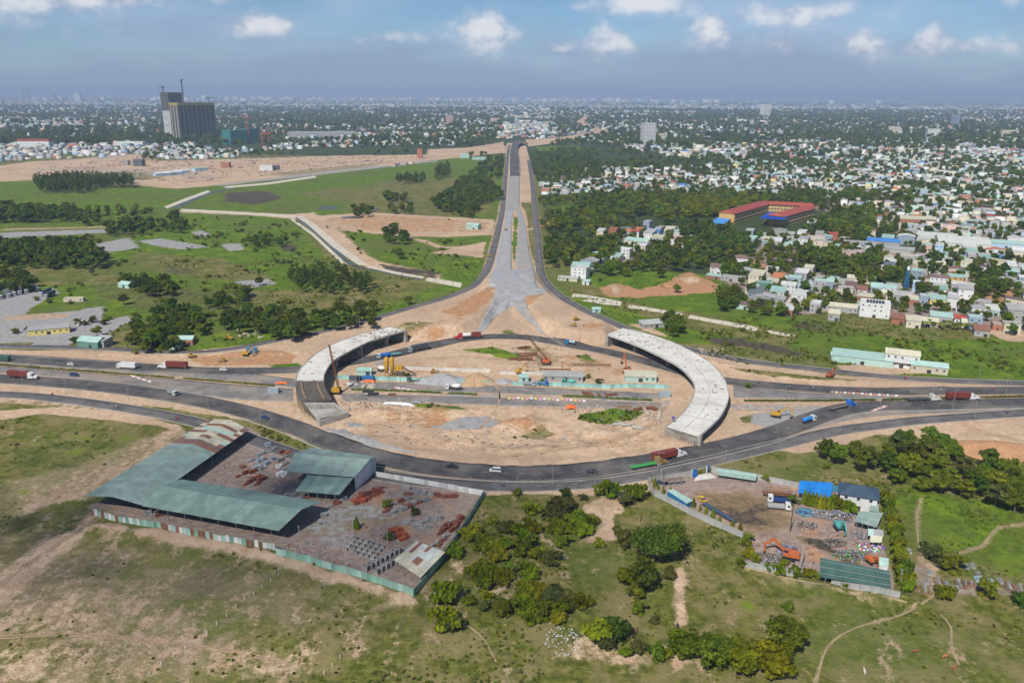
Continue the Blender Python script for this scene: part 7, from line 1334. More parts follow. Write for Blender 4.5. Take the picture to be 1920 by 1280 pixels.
# ------------------------------------------------------------------ scrap yard
M_CW = mat('wall_concrete_panel', (.36, .36, .345), .9, .12, 1., stain=(.24, .23, .21), objvar=.1)
wall_line('panel_wall', 'curved grey concrete panel wall on the left of the scrap yard', [Y3(122, 300), Y3(135, 350), Y3(165, 388), Y3(250, 430), Y3(400, 510), Y3(560, 585), Y3(690, 640), Y3(795, 692)], 2.6, M_CW, 'wall', 2.9, pm=M_CONCD, part='panel')
wall_line('panel_wall', 'concrete panel wall between scrap yard and ring road', [Y3(125, 305), Y3(260, 280), Y3(410, 258)], 2.4, M_CW, 'wall', 3, pm=M_CONCD); wall_line('panel_wall', 'concrete panel wall behind the covered trailer', [Y3(545, 228), Y3(700, 250), Y3(860, 280), Y3(1125, 335)], 2.4, M_CW, 'wall', 3, pm=M_CONCD)
wall_line('panel_wall', 'low concrete wall below the orange scrap excavator', [Y3(770, 858), Y3(940, 895), Y3(1140, 935)], 2.2, M_CW, 'wall', 3, pm=M_CONCD); wall_line('panel_wall', 'concrete wall along the bottom of the dark green roof', [Y3(1345, 972), Y3(1560, 1020), Y3(1800, 1066)], 2.2, M_CW, 'wall', 3, pm=M_CONCD); wall_line('panel_wall', 'pale wall right of the white scrap yard house', [Y3(1690, 440), Y3(1715, 565)], 2.2, M_CW, 'wall', 3)
for x, y, lab in ((432, 265, 'left bright blue gate leaf at the scrap yard entrance'), (522, 238, 'right bright blue gate panel at the scrap yard entrance')):
    p = G(*Y3(x, y)); t = thing('gate', lab, 'gate', p, .3 if x < 500 else .9); MB().box(-1.1, -.08, .1, 1.1, .08, 3.6).build('leaf', M_BLUE, t); MB().box(-1.3, -.15, 0, -1.1, .15, 3.9).build('post', M_WHITE, t); MB().box(-1.0, -.12, 1.7, 1.0, -.08, 1.85).build('rail', M_CBLUE, t)
t = thing('entrance_ramp', 'pale concrete ramp inside the blue gate', 'ramp'); P = [G(*Y3(*q_)) for q_ in ((430, 288), (585, 268), (530, 236), (455, 250))]; MB().poly([(p.x, p.y) for p in P], -.1, .12).build('slab', M_CONC, t)
def roof_on(label, P, ze, m, posts_n=3, walls=None, name='shed_roof', nu=1, mats=None, zs=None, cat='shed', rails=0):
    """flat-pitched roof from four picture corners at heights zs, on posts or walls; corners 0-1 front edge left-right, 2-3 back"""
    t = thing(name, label, cat); zs = zs or (ze, ze, ze+.8, ze+.8); V = [F2(p, z) for p, z in zip(P, zs)]; quad_sheets('roof_sheet' if nu > 1 else 'roof', V, m, t, nu, 1, .1, mats)
    if walls:
        c = sum(V, Vector())/4; W_ = [Vector((c.x+(v.x-c.x)*.95, c.y+(v.y-c.y)*.95, v.z-.1)) for v in V]
        for i in range(4): a, b = W_[i], W_[(i+1) % 4]; n_ = (b-a).normalized(); n_ = Vector((-n_.y, n_.x, 0))*.15; MB().add([(a.x, a.y, -.3), (b.x, b.y, -.3), (b.x, b.y, b.z), (a.x, a.y, a.z)]+[(a.x+n_.x, a.y+n_.y, -.3), (b.x+n_.x, b.y+n_.y, -.3), (b.x+n_.x, b.y+n_.y, b.z), (a.x+n_.x, a.y+n_.y, a.z)], [(0, 1, 2, 3), (7, 6, 5, 4), (0, 4, 5, 1), (1, 5, 6, 2), (2, 6, 7, 3), (3, 7, 4, 0)]).build('wall', walls, t)
    else: posts(t, V[0], V[1], posts_n, min(zs)); posts(t, V[3], V[2], posts_n, min(zs))
    for i in range(rails): u = (i+.5)/rails; a = V[0]+(V[3]-V[0])*u+Vector((0, 0, .12)); b = V[1]+(V[2]-V[1])*u+Vector((0, 0, .12)); MB().bar(a, b, .18, .12).build('rail', M_STEEL, t)
    return t
M_RBLUE = corrug('roof_bright_blue', (.01, .21, .62), -.2)
roof_on('bright blue roofed shed left of the navy roofed house', [Y3(1125, 365), Y3(1345, 405), Y3(1357, 300), Y3(1138, 285)], 3.6, M_RBLUE, 4, None, nu=4); roof_on('green lean-to roof beside the white house', [Y3(1597, 485), Y3(1662, 495), Y3(1666, 395), Y3(1625, 385)], 3.2, M_CGA, 3, M_WALLS['grey']); roof_on('green roofed shed below the white house', [Y3(1500, 555), Y3(1650, 598), Y3(1690, 500), Y3(1530, 488)], 3.4, M_CGA, 4, None, nu=2)
roof_on('pale mint roof with grey patch beside the hedge', [Y3(1592, 652), Y3(1698, 655), Y3(1692, 615), Y3(1590, 605)], 2.8, M_ROOFS['mint'], 3, None, nu=3, mats=[M_ROOFS['mint'], M_ROOFS['grey']]); roof_on('small pale green roof below the mint roof', [Y3(1605, 695), Y3(1680, 698), Y3(1690, 655), Y3(1608, 650)], 2.6, M_ROOFS['cream'], 2)
roof_on('dark green corrugated roof at the bottom of the scrap yard', [Y3(1270, 925), Y3(1745, 1005), Y3(1735, 888), Y3(1270, 798)], 3.4, M_DKG, 6, None, nu=9, rails=3); roof_on('small pale roof beside the hedge above the dark green roof', [Y3(1665, 850), Y3(1725, 860), Y3(1730, 805), Y3(1665, 795)], 2.8, M_ROOFS['mint'], 2, M_WALLS['white'])
roof_on('narrow brown porch roof inside the ring road wall', [Y3(215, 295), Y3(368, 275), Y3(360, 258), Y3(212, 275)], 2.6, M_ROOFS['brown'], 4); roof_on('long mint roof beside the cypress row', [Y3(385, 438), Y3(425, 418), Y3(290, 342), Y3(250, 352)], 2.6, M_ROOFS['mint'], 3, M_CBLUE)
p = G(*Y3(1505, 492)); bld(*Y3(1515, 490), 13, 9, 6.4, .19, roof='hip', rise=2.3, rc='navy', wc='white', label='white two storey house with navy hipped roof in the scrap yard', cat='house', ov=.8, floors=2)
roof_on('teal porch roof left of the navy roofed house', [Y3(1350, 355), Y3(1420, 362), Y3(1425, 325), Y3(1360, 318)], 5.6, corrug('roof_teal', (.03, .15, .22), -.2), 2)
# covered trailer, cage trailer, lorries, weighbridge pit
t = place('covered_trailer', 'long trailer under a pale mint cover by the scrap yard gate', 'trailer', Y3(590, 262), Y3(840, 300)); MB().box(-7.5, -1.25, 1.3, 7.5, 1.25, 1.5).build('bed', M_DARK, t); MB().prism([(-1.4, 1.5), (1.4, 1.5), (1.4, 3.4), (.5, 3.75), (-.5, 3.75), (-1.4, 3.4)], -7.6, 7.6, Matrix.Rotation(-math.pi/2, 4, 'Z')).build('cover', M_ROOFS['mint'], t)
for x in (-5.5, -4.2, 2.0, 5.0): axle(t, x, 2.5, .5, .3)
t = place('cage_trailer', 'rusty cage trailer left of the bushy tree in the scrap yard', 'trailer', Y3(885, 385), Y3(1080, 398)); MB().box(-5.5, -1.2, 1.0, 5.5, 1.2, 1.2).build('bed', M_RUST, t); q = MB()
for i in range(13):
    x = -5.4+i*.9
    for s in (-1.15, 1.15): q.bar((x, s, 1.2), (x, s, 3.2), .09)
for s in (-1.15, 1.15):
    for z in (2.0, 3.2): q.bar((-5.4, s, z), (5.4, s, z), .09)
o = q.build('cage', M_RUST, t, fix=False); o['kind'] = 'stuff'; axle(t, -4, 2.4); axle(t, -2.8, 2.4); axle(t, 4, 2.4)
lorry(Y3(1065, 440), Y3(925, 425), 'blue sided lorry with rusty load behind the white lorry', WHITE, 'open', (.03, .06, .2), 6.5, 3.); lorry(Y3(930, 470), Y3(1062, 482), 'white sided open lorry in the scrap yard', WHITE, 'open', (.36, .36, .36), 6.5, 3.)
t = thing('weighbridge', 'long dark weighbridge strip beside the yellow car', 'weighbridge'); a, b = G(*Y3(495, 442)), G(*Y3(712, 568)); d = b-a; MB().cbox(((a.x+b.x)/2, (a.y+b.y)/2, .12), (d.length, 3.0, .22), math.atan2(d.y, d.x)).build('deck', M_DARK, t); MB().cbox(((a.x+b.x)/2, (a.y+b.y)/2+.6, .25), (d.length*.96, .5, .1), math.atan2(d.y, d.x)).build('guide_rail', M_CBLUE, t)
t = pole(*Y3(1072, 622), 10.5, 'tall dark pole in the middle of the scrap yard', m=M_DARK, r_=.22, arm=False); pole(*Y3(1140, 880), 9.5, 'tall pale pole in front of the scrap yard', r_=.2); pole(*Y3(1195, 715), 6, 'thin dark pole behind the tall pale pole', m=M_DARK, r_=.08); pole(*Y3(208, 312), 7.5, 'pale pole at the porch by the ring road wall'); pole(*Y3(1800, 1000), 7, 'pale pole in the hedge right of the dark green roof')
def scrap(label, px, py, rx, ry, h, cols, n, seed, smin=.25, smax=.9):
    c = G(px, py); q = np.random.default_rng(seed); V = []; F = []; mi = []; base = MB().box(-.5, -.5, -.5, .5, .5, .5); bv = np.array(base.v); bf = np.array(base.f)
    for i in range(n):
        a = q.uniform(0, 6.283); u = math.sqrt(q.uniform(0, 1)); x, y = rx*u*math.cos(a), ry*u*math.sin(a); z = h*(1-u**1.5)*q.uniform(.5, 1.05); s = q.uniform(smin, smax, 3)*np.array([1, 1, .45]); Rm = np.array(Matrix.Rotation(q.uniform(0, 6), 3, 'Z') @ Matrix.Rotation(q.normal(0, .6), 3, 'X') @ Matrix.Rotation(q.normal(0, .5), 3, 'Y'))
        V.append((bv*s) @ Rm.T+np.array([x, y, z+.1])); F.append(bf+8*i); mi += [q.integers(0, len(cols))]*6
    o = link('scrap_heap', mesh_np('scrap_heap', np.concatenate(V), np.concatenate(F), [paint(k, .6) for k in cols], mi)); o.location = c; o['kind'] = 'stuff'
MIX = [(.34, .34, .34), (.22, .25, .3), (.12, .16, .26), (.3, .25, .21), (.15, .13, .11), (.26, .14, .11), (.18, .22, .2), (.45, .43, .4)]; DRK = [(.1, .09, .08), (.16, .13, .1), (.22, .2, .18), (.08, .08, .09), (.2, .12, .07)]
scrap('', *Y3(1172, 500), 3.6, 3.2, 1.2, [(.02, .12, .3), (.03, .25, .35), (.1, .3, .4), (.2, .25, .3)], 150, 1); scrap('', *Y3(1285, 515), 6, 3.4, 1.3, MIX, 150, 2); scrap('', *Y3(1395, 530), 7, 4.6, 2.0, MIX, 200, 3); scrap('', *Y3(1545, 660), 3.6, 2.6, 1.0, MIX, 110, 4); scrap('', *Y3(930, 805), 5.5, 3.6, 1.0, DRK+[(.3, .3, .33)], 230, 5); scrap('', *Y3(1480, 790), 6.5, 3.6, 1.2, DRK+MIX[:3]+[(.1, .4, .06)], 220, 6); scrap('', *Y3(1610, 735), 4.6, 2.4, .7, [(.7, .7, .7), (.7, .7, .7), (.5, .1, .1), (.1, .5, .12), (.3, .1, .4), (.1, .15, .5)], 70, 7, .4, 1.1); scrap('', *Y3(1365, 705), 4, 2.6, 1.3, DRK, 170, 8); scrap('', *Y3(1060, 760), 4, 4, 1.6, [(.2, .22, .3), (.3, .32, .4), (.12, .12, .16)], 120, 9); scrap('', *Y3(1180, 590), 4, 3, .8, DRK+MIX[:2], 90, 10)
scrap('', *Z337(930, 1010), 5.5, 6.5, .25, [(.62, .62, .62), (.5, .55, .6), (.6, .6, .56)], 110, 11, .15, .5); scrap('', 1125, 745, 6, 3, .5, [(.1, .2, .45), (.3, .08, .06), (.3, .3, .3), (.5, .5, .5)], 60, 12)
for i, (x, y) in enumerate(((148, 298), (170, 325), (192, 345), (225, 372), (272, 388), (310, 410), (346, 425), (427, 462), (470, 485), (510, 505), (556, 530), (602, 555), (686, 590), (737, 622))): p = G(*Y3(x, y)); plant('cypress', p.x, p.y, .85+.2*math.sin(i*2.1), 'small conical cypress inside the curved scrap yard wall', 'cypress row inside the wall', 'cypress', cat='tree')
for i, (x, y) in enumerate(((1165, 440), (1190, 452), (1215, 455), (1240, 458), (1270, 468), (1295, 475), (1325, 478), (1350, 470))): p = G(*Y3(x, y)); plant('cypress', p.x, p.y, 1.5, 'tall cypress before the bright blue roof', 'cypress screen by the blue roof', 'cypress', cat='tree')
for i, (x, y) in enumerate(((1380, 465), (1410, 480), (1440, 490), (1465, 500), (1420, 450))): p = G(*Y3(x, y)); plant('bush1', p.x, p.y, 1.15, 'bright shrub in front of the white two storey house', 'shrubs before the white house', 'bush', zs=1.5)
for i in range(26): u = i/25; p = G(*Y3(1712+u*130+r.uniform(-12, 12), 430+u*600)); plant(r.choice(('bush0', 'bush1')), p.x, p.y, r.uniform(.85, 1.2), 'shrub of the tall hedge along the right of the scrap yard', 'right scrap yard hedge', 'bush', zs=1.7)
for i, (x, y) in enumerate(((790, 740), (800, 800), (780, 700), (740, 850), (930, 885), (1000, 905), (1110, 930), (1190, 930), (1240, 935), (1440, 990), (850, 830), (1030, 850))): p = G(*Y3(x, y)); plant('bush%d' % (i % 2), p.x, p.y, r.uniform(.6, .95), 'shrub along the bottom wall of the scrap yard', 'bottom wall shrubs', 'bush', zs=1.3)
# ------------------------------------------------------------------ graves, cattle
M_TILE = mat('grave_tile', (.20, .10, .075), .7, .3, 2., objvar=.2); M_GRV = mat('grave_stone', (.27, .27, .26), .8, .2, 1.5, objvar=.25); M_GRB = mat('grave_blue', (.3, .5, .6), .7, .1, 1.)
GR = [(1250, 105, 2, 0), (1243, 175, 2, 0), (1268, 208, 2, 0), (1275, 262, 2, 0), (1350, 278, 2, 0), (1345, 330, 1, 1), (1285, 312, 1, 0), (1425, 285, 1, 1), (1470, 292, 2, 0), (1545, 298, 1, 1), (1580, 292, 1, 0), (1615, 296, 1, 0), (1532, 322, 2, 0), (1650, 268, 3, 0), (1726, 282, 3, 0), (1782, 278, 2, 0), (1835, 312, 1, 1), (1900, 325, 1, 1), (1620, 190, 2, 0), (1582, 195, 2, 0), (1655, 240, 2, 0), (1370, 230, 2, 0)]
for i, (x, y, c, big) in enumerate(GR):
    p = G(1300+x/3.0968, 1000+y/3.0968); m = (None, M_TILE, M_GRV, M_GRB)[c]; s = 1.0 if big else .62; t = thing('grave', '%s grave %s' % ({1: 'brown tiled', 2: 'grey stone', 3: 'pale blue'}[c], 'number %d' % i), 'grave', p, -.3+.1*math.sin(i)); w, d = 1.3*s, 2.2*s
    MB().box(-w, -d, -.1, w, -d+.25, .5).box(-w, d-.25, -.1, w, d, .5).box(-w, -d+.25, -.1, -w+.25, d-.25, .5).box(w-.25, -d+.25, -.1, w, d-.25, .5).build('kerb', m, t); MB().prism([(-.5*s, .1), (.5*s, .1), (.4*s, .6), (-.4*s, .6)], -d*.5, d*.5).build('tomb', M_GRV, t); MB().box(-.5*s, d-.7, .3, .5*s, d-.5, 1.5*s).build('headstone', M_GRV if c != 3 else m, t)
    t['label'] = {1: 'brown tiled', 2: 'grey stone', 3: 'pale blue'}[c]+(' large' if big else ' small')+' grave in the burial ground right of the scrap yard'; t['group'] = 'graves right of the scrap yard'
cv = [(-.7, 0, 1.05), (-.1, 0, 1.08), (.45, 0, 1.1), (.7, 0, 1.2), (.98, 0, 1.28), (1.22, 0, 1.08), (-.75, .2, .85), (-.72, .2, .45), (-.75, .2, .03), (-.75, -.2, .85), (-.72, -.2, .45), (-.75, -.2, .03), (.45, .2, .85), (.46, .2, .42), (.45, .2, .03), (.45, -.2, .85), (.46, -.2, .42), (.45, -.2, .03), (-.95, 0, 1.0), (-1.02, 0, .6), (.95, .17, 1.38), (.95, -.17, 1.38)]
ce = [(0, 1), (1, 2), (2, 3), (3, 4), (4, 5), (0, 6), (6, 7), (7, 8), (0, 9), (9, 10), (10, 11), (2, 12), (12, 13), (13, 14), (2, 15), (15, 16), (16, 17), (0, 18), (18, 19), (4, 20), (4, 21)]; cr_ = [.26, .33, .30, .19, .15, .09, .13, .07, .05, .13, .07, .05, .12, .07, .05, .12, .07, .05, .05, .03, .03, .03]
for px, py, c, lab, a in ((1771, 1234, (.42, .17, .05), 'tawny cow in the lower right pasture', .2), (1789, 1254, (.30, .11, .04), 'red brown cow below the tawny cow', .6), (1620, 1262, (.55, .48, .38), 'pale calf by the bottom footpath', 1.4), (1187, 1194, (.03, .028, .025), 'black cow beside the litter dump bush', 1.2), (1192, 1186, (.2, .08, .03), 'brown cow behind the black cow', 1.4), (1270, 1177, (.035, .03, .03), 'dark cow above the leftmost round tree', 1.5), (1715, 1224, (.25, .1, .04), 'brown cow lying left of the tawny cow', .1)):
    p = G(px, py); o = link('cow', skin('cow', cv, ce, cr_, (paint(c, .8),))); o.location = p; o.rotation_euler = (0, 0, a); tag(o, lab, 'cow')
# survey stakes across the sandy field
for i, (x, y) in enumerate(((1608, 500), (1567, 533), (1524, 568), (1475, 605), (1428, 643), (1378, 672), (1328, 716), (1275, 766), (1221, 812), (1165, 866), (1043, 950), (976, 993), (908, 1038), (842, 1092), (1914, 998), (1870, 1046), (1823, 1090))): p = G(x/3, 900+y/3); o = MB().box(-.08, -.08, -.1, .08, .08, 1.1).build('survey_stake', M_WHITE); o.location = p; tag(o, ('white survey stake in the line across the sandy field' if i < 14 else 'white survey stake on the grass right of the stake line'), 'stake', 'survey stakes' if i < 14 else 'right survey stakes')
# street lamps
def lamp(px, py, ptop, where, side=1, rz=0.):
    p = G(px, py); h = min(11.5, max(6.5, top_h(px, py, ptop))); t = thing('street_lamp', 'grey street lamp '+where, 'street lamp', p, rz); MB().tube((0, 0, -.2), (0, 0, h), .14, .08, 8).build('pole', M_STEEL, t); MB().tube((0, 0, h-.1), (side*1.8, 0, h+.25), .05, .04, 6).build('arm', M_STEEL, t); MB().cbox((side*2.0, 0, h+.24), (.75, .28, .14)).build('lamp_head', M_STEEL, t)
for i, (px, py, pt, wh) in enumerate(((97, 697, 670, 'on the left median, leftmost'), (350, 712, 685, 'on the left median near the barriers'), (481, 722, 694, 'on the left median near the overpass'), (43, 720, 696, 'by the maroon container semi at the left'), (125, 738, 712, 'between the two left roads, leftmost'), (242, 752, 722, 'between the two left roads, middle'), (285, 740, 716, 'by the small grey lorry'), (391, 767, 736, 'on the ring above the rusty roof'), (326, 782, 754, 'by the frontage road motorbike'), (488, 797, 770, 'right of the rusty roof'), (584, 832, 800, 'beside the tall white walled shed'), (607, 634, 606, 'on the service road, left'), (675, 618, 593, 'on the service road, middle'), (784, 588, 564, 'on the service road, right'), (679, 671, 640, 'under the left deck by the trucks'), (750, 641, 620, 'by the left abutment'), (752, 735, 700, 'inside the ring by the silos fence'), (889, 736, 703, 'inside the ring at the hedge end'), (1064, 743, 705, 'inside the ring by the grey shed'), (1188, 746, 712, 'inside the ring by the cream shed'), (1036, 914, 870, 'on the outer ring below the white van'), (970, 917, 890, 'on the outer ring at the thicket'), (1115, 910, 885, 'on the outer ring near the sand pit'), (1233, 884, 848, 'beside the maroon semi on the ring'), (1359, 866, 836, 'on the ring right of the abutment'), (1471, 746, 725, 'right of the overpass shadow'), (1649, 770, 735, 'near the blue flatbed bend'), (1785, 770, 720, 'by the right maroon semi'), (1747, 748, 712, 'before the two storey roadside house'), (1884, 740, 708, 'far right of the main road'), (1825, 790, 752, 'on the right frontage road'), (1578, 806, 778, 'by the blue water tanker'), (1008, 640, 616, 'at the fork of the ramps'), (1086, 626, 600, 'on the right embankment'), (1460, 686, 664, 'on the right side road'), (1834, 713, 680, 'by the meadow at the right'))): lamp(px, py, pt, wh, 1 if i % 2 else -1, .4*math.sin(i))
t = thing('flag_pole', 'short pole with drooping blue flag on the overpass end', 'flag', (*(RB[-3]*.97+RA[-3]*.03), RZ[-3])); MB().tube((0, 0, 0), (0, 0, 3.6), .05, .04, 6).build('pole', M_STEEL, t); MB().add([(0, 0, 3.5), (1.5, .3, 3.1), (1.1, .2, 1.7), (0, 0, 2.2), (0, .04, 3.5), (1.5, .34, 3.1), (1.1, .24, 1.7), (0, .04, 2.2)], [(0, 1, 2, 3), (7, 6, 5, 4), (0, 4, 5, 1), (1, 5, 6, 2), (2, 6, 7, 3), (3, 7, 4, 0)]).build('flag', mat('flag_blue', (.06, .08, .36), .8), t)
# ------------------------------------------------------------------ houses placed one by one
Z4b = lambda x, y: (1440+x/4, 360+y/4); Z3d = lambda x, y: (1280+x/3, 450+y/3); Z8 = lambda x, y: (1480+x/4.3636, 480+y/4.3636); Zb = lambda x, y: (1000+x/3.84, 400+y/3.84)
HS = []
def H(c, w, d, h, slope, roof, rise, rc, wc, label, **k):
    t = bld(*c, w, d, h, slope, roof=roof, rise=rise, rc=rc, wc=wc, label=label, **k); HS.append((t.location.x, t.location.y, max(w, d)*.62)); return t
t = H(Zb(330, 470), 12, 10, 9, .1, 'flat', 1, 'pale', 'white', 'tall white corner house beside the side road', floors=3); H(Zb(330, 455), 15, 14, 8, .05, 'shed', 2, 'mint', 'white', 'mint roofed hall behind the tall white corner house', windows=False); H(Zb(245, 488), 17, 5, 2.6, .08, 'shed', .6, 'pale', 'cream', 'low shed row in front of the white corner house'); H(Zb(375, 515), 6, 5, 2.8, .1, 'shed', .8, 'mint', 'white', 'tiny mint roofed hut right of the corner house')
H(Zb(640, 325), 14, 10, 9, .1, 'flat', 1, 'white', 'white', 'white flat roofed block at the left end of the town', floors=3); H(Zb(560, 345), 16, 12, 5, .1, 'shed', 1.5, 'mint', 'white', 'mint roofed house left of the white flat block'); H(Zb(450, 360), 14, 10, 4, .1, 'flat', 1, 'grey', 'grey', 'grey low house left of the mint roofed house')
H(Zb(850, 170), 17, 12, 7, .1, 'gable', 1.5, 'blue', 'blue', 'house with vivid blue roof and pale blue walls'); H(Zb(750, 140), 11, 9, 4, .1, 'gable', 2, 'orange', 'cream', 'orange roofed house left of the vivid blue roof'); H(Zb(810, 120), 8, 10, 10, .1, 'flat', 1, 'conc', 'bluegrey', 'narrow grey block behind the orange roofed house', floors=3); H(Zb(740, 235), 28, 15, 5, .12, 'gable', 2.5, 'mint', 'cream', 'large pale hall in front of the vivid blue roof', windows=False); H(Zb(1060, 205), 22, 10, 6, .08, 'flat', 1, 'white', 'pink', 'long white house right of the vivid blue roof')
H(Zb(1310, 440), 10, 9, 6.5, .1, 'gable', 2.6, 'brown', 'white', 'white house with steep brown gable by the red earth'); H(Zb(1300, 475), 14, 6, 2.8, .12, 'shed', .8, 'mint', 'brick', 'low brick row in front of the brown gable house'); H(Zb(1420, 490), 18, 8, 3.6, .14, 'flat', 1, 'conc', 'grey', 'long grey flat house right of the brown gable house'); H(Zb(1485, 365), 15, 10, 5.5, .12, 'hip', 2.6, 'brown', 'white', 'white villa with brown hipped roof behind trees'); H(Zb(1525, 460), 9, 13, 6, .12, 'flat', 1, 'grey', 'grey', 'grey concrete house left of the blue grey rows')
H(Zb(1655, 550), 14, 8, 5.5, .14, 'flat', 1, 'green', 'green', 'dark green walled house at the front of the town', windows=False); H(Zb(1500, 690), 9, 8, 3.4, .12, 'shed', .8, 'brown', 'mint', 'small teal hut by the dark tree clump'); H(Zb(870, 825), 16, 8, 2.8, -.08, 'shed', 1, 'pale', 'grey', 'pale roofed shack beside the right overpass'); H(Zb(455, 715), 6, 5, 2.6, 0, 'gable', 1, 'mint', 'mint', 'tiny mint shack below the stone channel')
# roadside group on the right
H((1616, 684), 33, 10, 4, .13, 'shed', 1.6, 'mint', 'mint', 'long low turquoise roofed row beside the right side road', windows=False); H((1571, 678), 8, 8, 3.4, .1, 'gable', 1.4, 'mint', 'grey', 'small turquoise shed left of the long turquoise row'); th_ = H((1689, 690), 18, 10, 8, .144, 'gable', 2.0, 'cream', 'white', 'white two storey house with blue windows between turquoise sheds', floors=2); MB().box(-9.2, -6.6, 3.6, 9.2, -5.0, 3.9).box(-9.2, -6.6, 3.9, 9.2, -6.45, 4.9).build('balcony', M_WALLS['white'], th_); H((1741, 700), 19, 9, 4.2, .13, 'gable', 1.6, 'mint', 'cream', 'pale green roofed garage right of the white two storey house')
# left roadside
H((92, 627), 24, 8, 3.6, -.12, 'shed', 1, 'grey', 'yellow', 'long low depot with yellow fascia beside the gravel yard'); H((165, 652), 15, 9, 4, .08, 'gable', 2, 'mint', 'green', 'green sided shed with pale roof by the left roadside', windows=False); H((184, 651), 9, 8, 4.4, .08, 'shed', 1, 'grey', 'grey', 'grey block joined to the green sided shed', windows=False); H((325, 655), 7, 6, 3.6, 0, 'shed', 1, 'mint', 'mint', 'mint hut left of the red fronted stone yard shed'); H((348, 648), 9, 7, 4, .0, 'gable', 1.6, 'mint', 'brick', 'mint roofed shed with red front by the stone yard'); H((232, 540), 12, 9, 3, .1, 'gable', 1.5, 'mint', 'mint', 'ruined mint roofed shed among meadow trees'); H((138, 566), 14, 4, 2.6, -.03, 'flat', 1, 'cream', 'cream', 'long cream container cabin in the left yard', door=False); H((885, 430), 15, 10, 5, .05, 'gable', 1.6, 'mint', 'mint', 'mint roofed house alone on the bare earth left of the approach road')
# front row of the town
FR = [(410, 460, 300, 12, 4, 'gable', 'cream', 'grey', 'long pale roofed house at the front left of the town'), (360, 530, 95, 7, 5, 'shed', 'cream', 'grey', 'small stilted shack below the long pale roofed house'), (690, 505, 250, 13, 10, 'flat', 'white', 'white', 'white three storey house with solar panels'), (600, 490, 90, 9, 7, 'shed', 'mint', 'dark', 'dark fronted house left of the solar panel house'), (885, 560, 110, 9, 4, 'shed', 'rust', 'brick', 'rusty roofed brick shack right of the solar panel house'), (1010, 590, 120, 10, 5, 'shed', 'cream', 'cream', 'cream house behind the front palms'), (1130, 580, 170, 10, 4, 'gable', 'cream', 'cream', 'long cream roofed house before the front palms'), (1240, 545, 180, 9, 4, 'shed', 'mint', 'grey', 'mint roofed row behind the cream houses'), (1390, 560, 90, 9, 4, 'gable', 'red', 'white', 'house with dark red gable at the front right'), (1440, 590, 70, 8, 4, 'gable', 'cream', 'cream', 'small cream gabled house beside the dark red gable'),
      (1510, 600, 110, 9, 8, 'flat', 'mint', 'bluegrey', 'blue grey two storey cube at the front right'), (1570, 660, 120, 10, 4, 'shed', 'rust', 'grey', 'rust roofed shed right of the blue grey cube'), (1540, 505, 110, 9, 7, 'hip', 'grey', 'white', 'white house with grey hipped roof near the right edge'), (1610, 515, 60, 8, 5, 'flat', 'conc', 'grey', 'grey annex of the hipped white house'), (1700, 610, 80, 8, 4, 'flat', 'conc', 'brick', 'unfinished brick house near the right edge'), (1815, 635, 130, 9, 6, 'flat', 'conc', 'cream', 'unfinished cream block house at the right edge'), (1850, 560, 150, 14, 10, 'shed', 'conc', 'grey', 'large grey gable wall building at the right edge'), (1215, 255, 150, 12, 8, 'gable', 'brown', 'white', 'white house with twin brown gables in the town front'), (1120, 240, 60, 10, 6, 'hip', 'brown', 'cream', 'brown hipped house left of the twin gables'), (1350, 240, 130, 11, 7, 'gable', 'green', 'ochre', 'house with orange gable front and green roof'),
      (1430, 380, 120, 13, 10, 'shed', 'grey', 'white', 'tall white house with solar roof and balconies at the right'), (1340, 375, 90, 9, 5, 'flat', 'white', 'white', 'white annex with dark balcony left of the tall solar house'), (1210, 410, 130, 10, 5, 'shed', 'mint', 'yellow', 'bright yellow walled house'), (1090, 390, 65, 8, 6, 'flat', 'pale', 'bluegrey', 'pale grey cube left of the yellow walled house'), (1040, 300, 80, 9, 8, 'flat', 'white', 'blue', 'light blue house beside the water tower'), (1030, 220, 100, 11, 10, 'flat', 'mint', 'bluegrey', 'blue grey block with turquoise roof edge behind the water tower'), (830, 120, 170, 14, 5, 'hip', 'slate', 'white', 'villa with wide slate hipped roof'), (1060, 105, 110, 10, 4, 'shed', 'cream', 'cream', 'cream shed right of the slate villa'), (450, 335, 130, 12, 6, 'flat', 'conc', 'cream', 'bare cream block house in the front row'), (240, 300, 110, 11, 9, 'flat', 'mint', 'grey', 'tall grey house left of the bare cream block'),
      (120, 295, 130, 11, 6, 'flat', 'pale', 'blue', 'pale blue walled house at the left of the front row'), (320, 305, 60, 10, 9, 'shed', 'mint', 'bluegrey', 'narrow blue grey house in the front row'), (590, 330, 80, 10, 5, 'shed', 'rust', 'white', 'white house with brick red trim in the front row'), (700, 340, 90, 11, 8, 'shed', 'mint', 'bluegrey', 'blue grey gabled tube house in the front row'), (760, 355, 80, 9, 5, 'gable', 'cream', 'cream', 'small cream gabled house right of the tube house'), (30, 260, 120, 12, 8, 'flat', 'mint', 'bluegrey', 'blue grey wall building at the front row left end'), (580, 225, 230, 12, 4, 'gable', 'cream', 'cream', 'long cream and mint roofed row behind the front houses'), (850, 300, 130, 11, 4, 'shed', 'conc', 'grey', 'grey flat sheds left of the water tower'), (930, 370, 150, 11, 4, 'shed', 'conc', 'grey', 'wide grey shed before the water tower'), (1000, 400, 100, 9, 4, 'shed', 'cream', 'brick', 'brick shed with cream roof below the water tower')]
for x, y, wz, d, h, roof, rc, wc, lab in FR: px, py = Z8(x, y); H((px, py), max(5, wz/4.3636*mpp(py)*.92), d, h, .11, roof, 1.7, rc, wc, lab)
SOL = [(t_, t_.location) for t_ in COL.objects if t_.get('label', '').startswith('white three storey house with solar')]
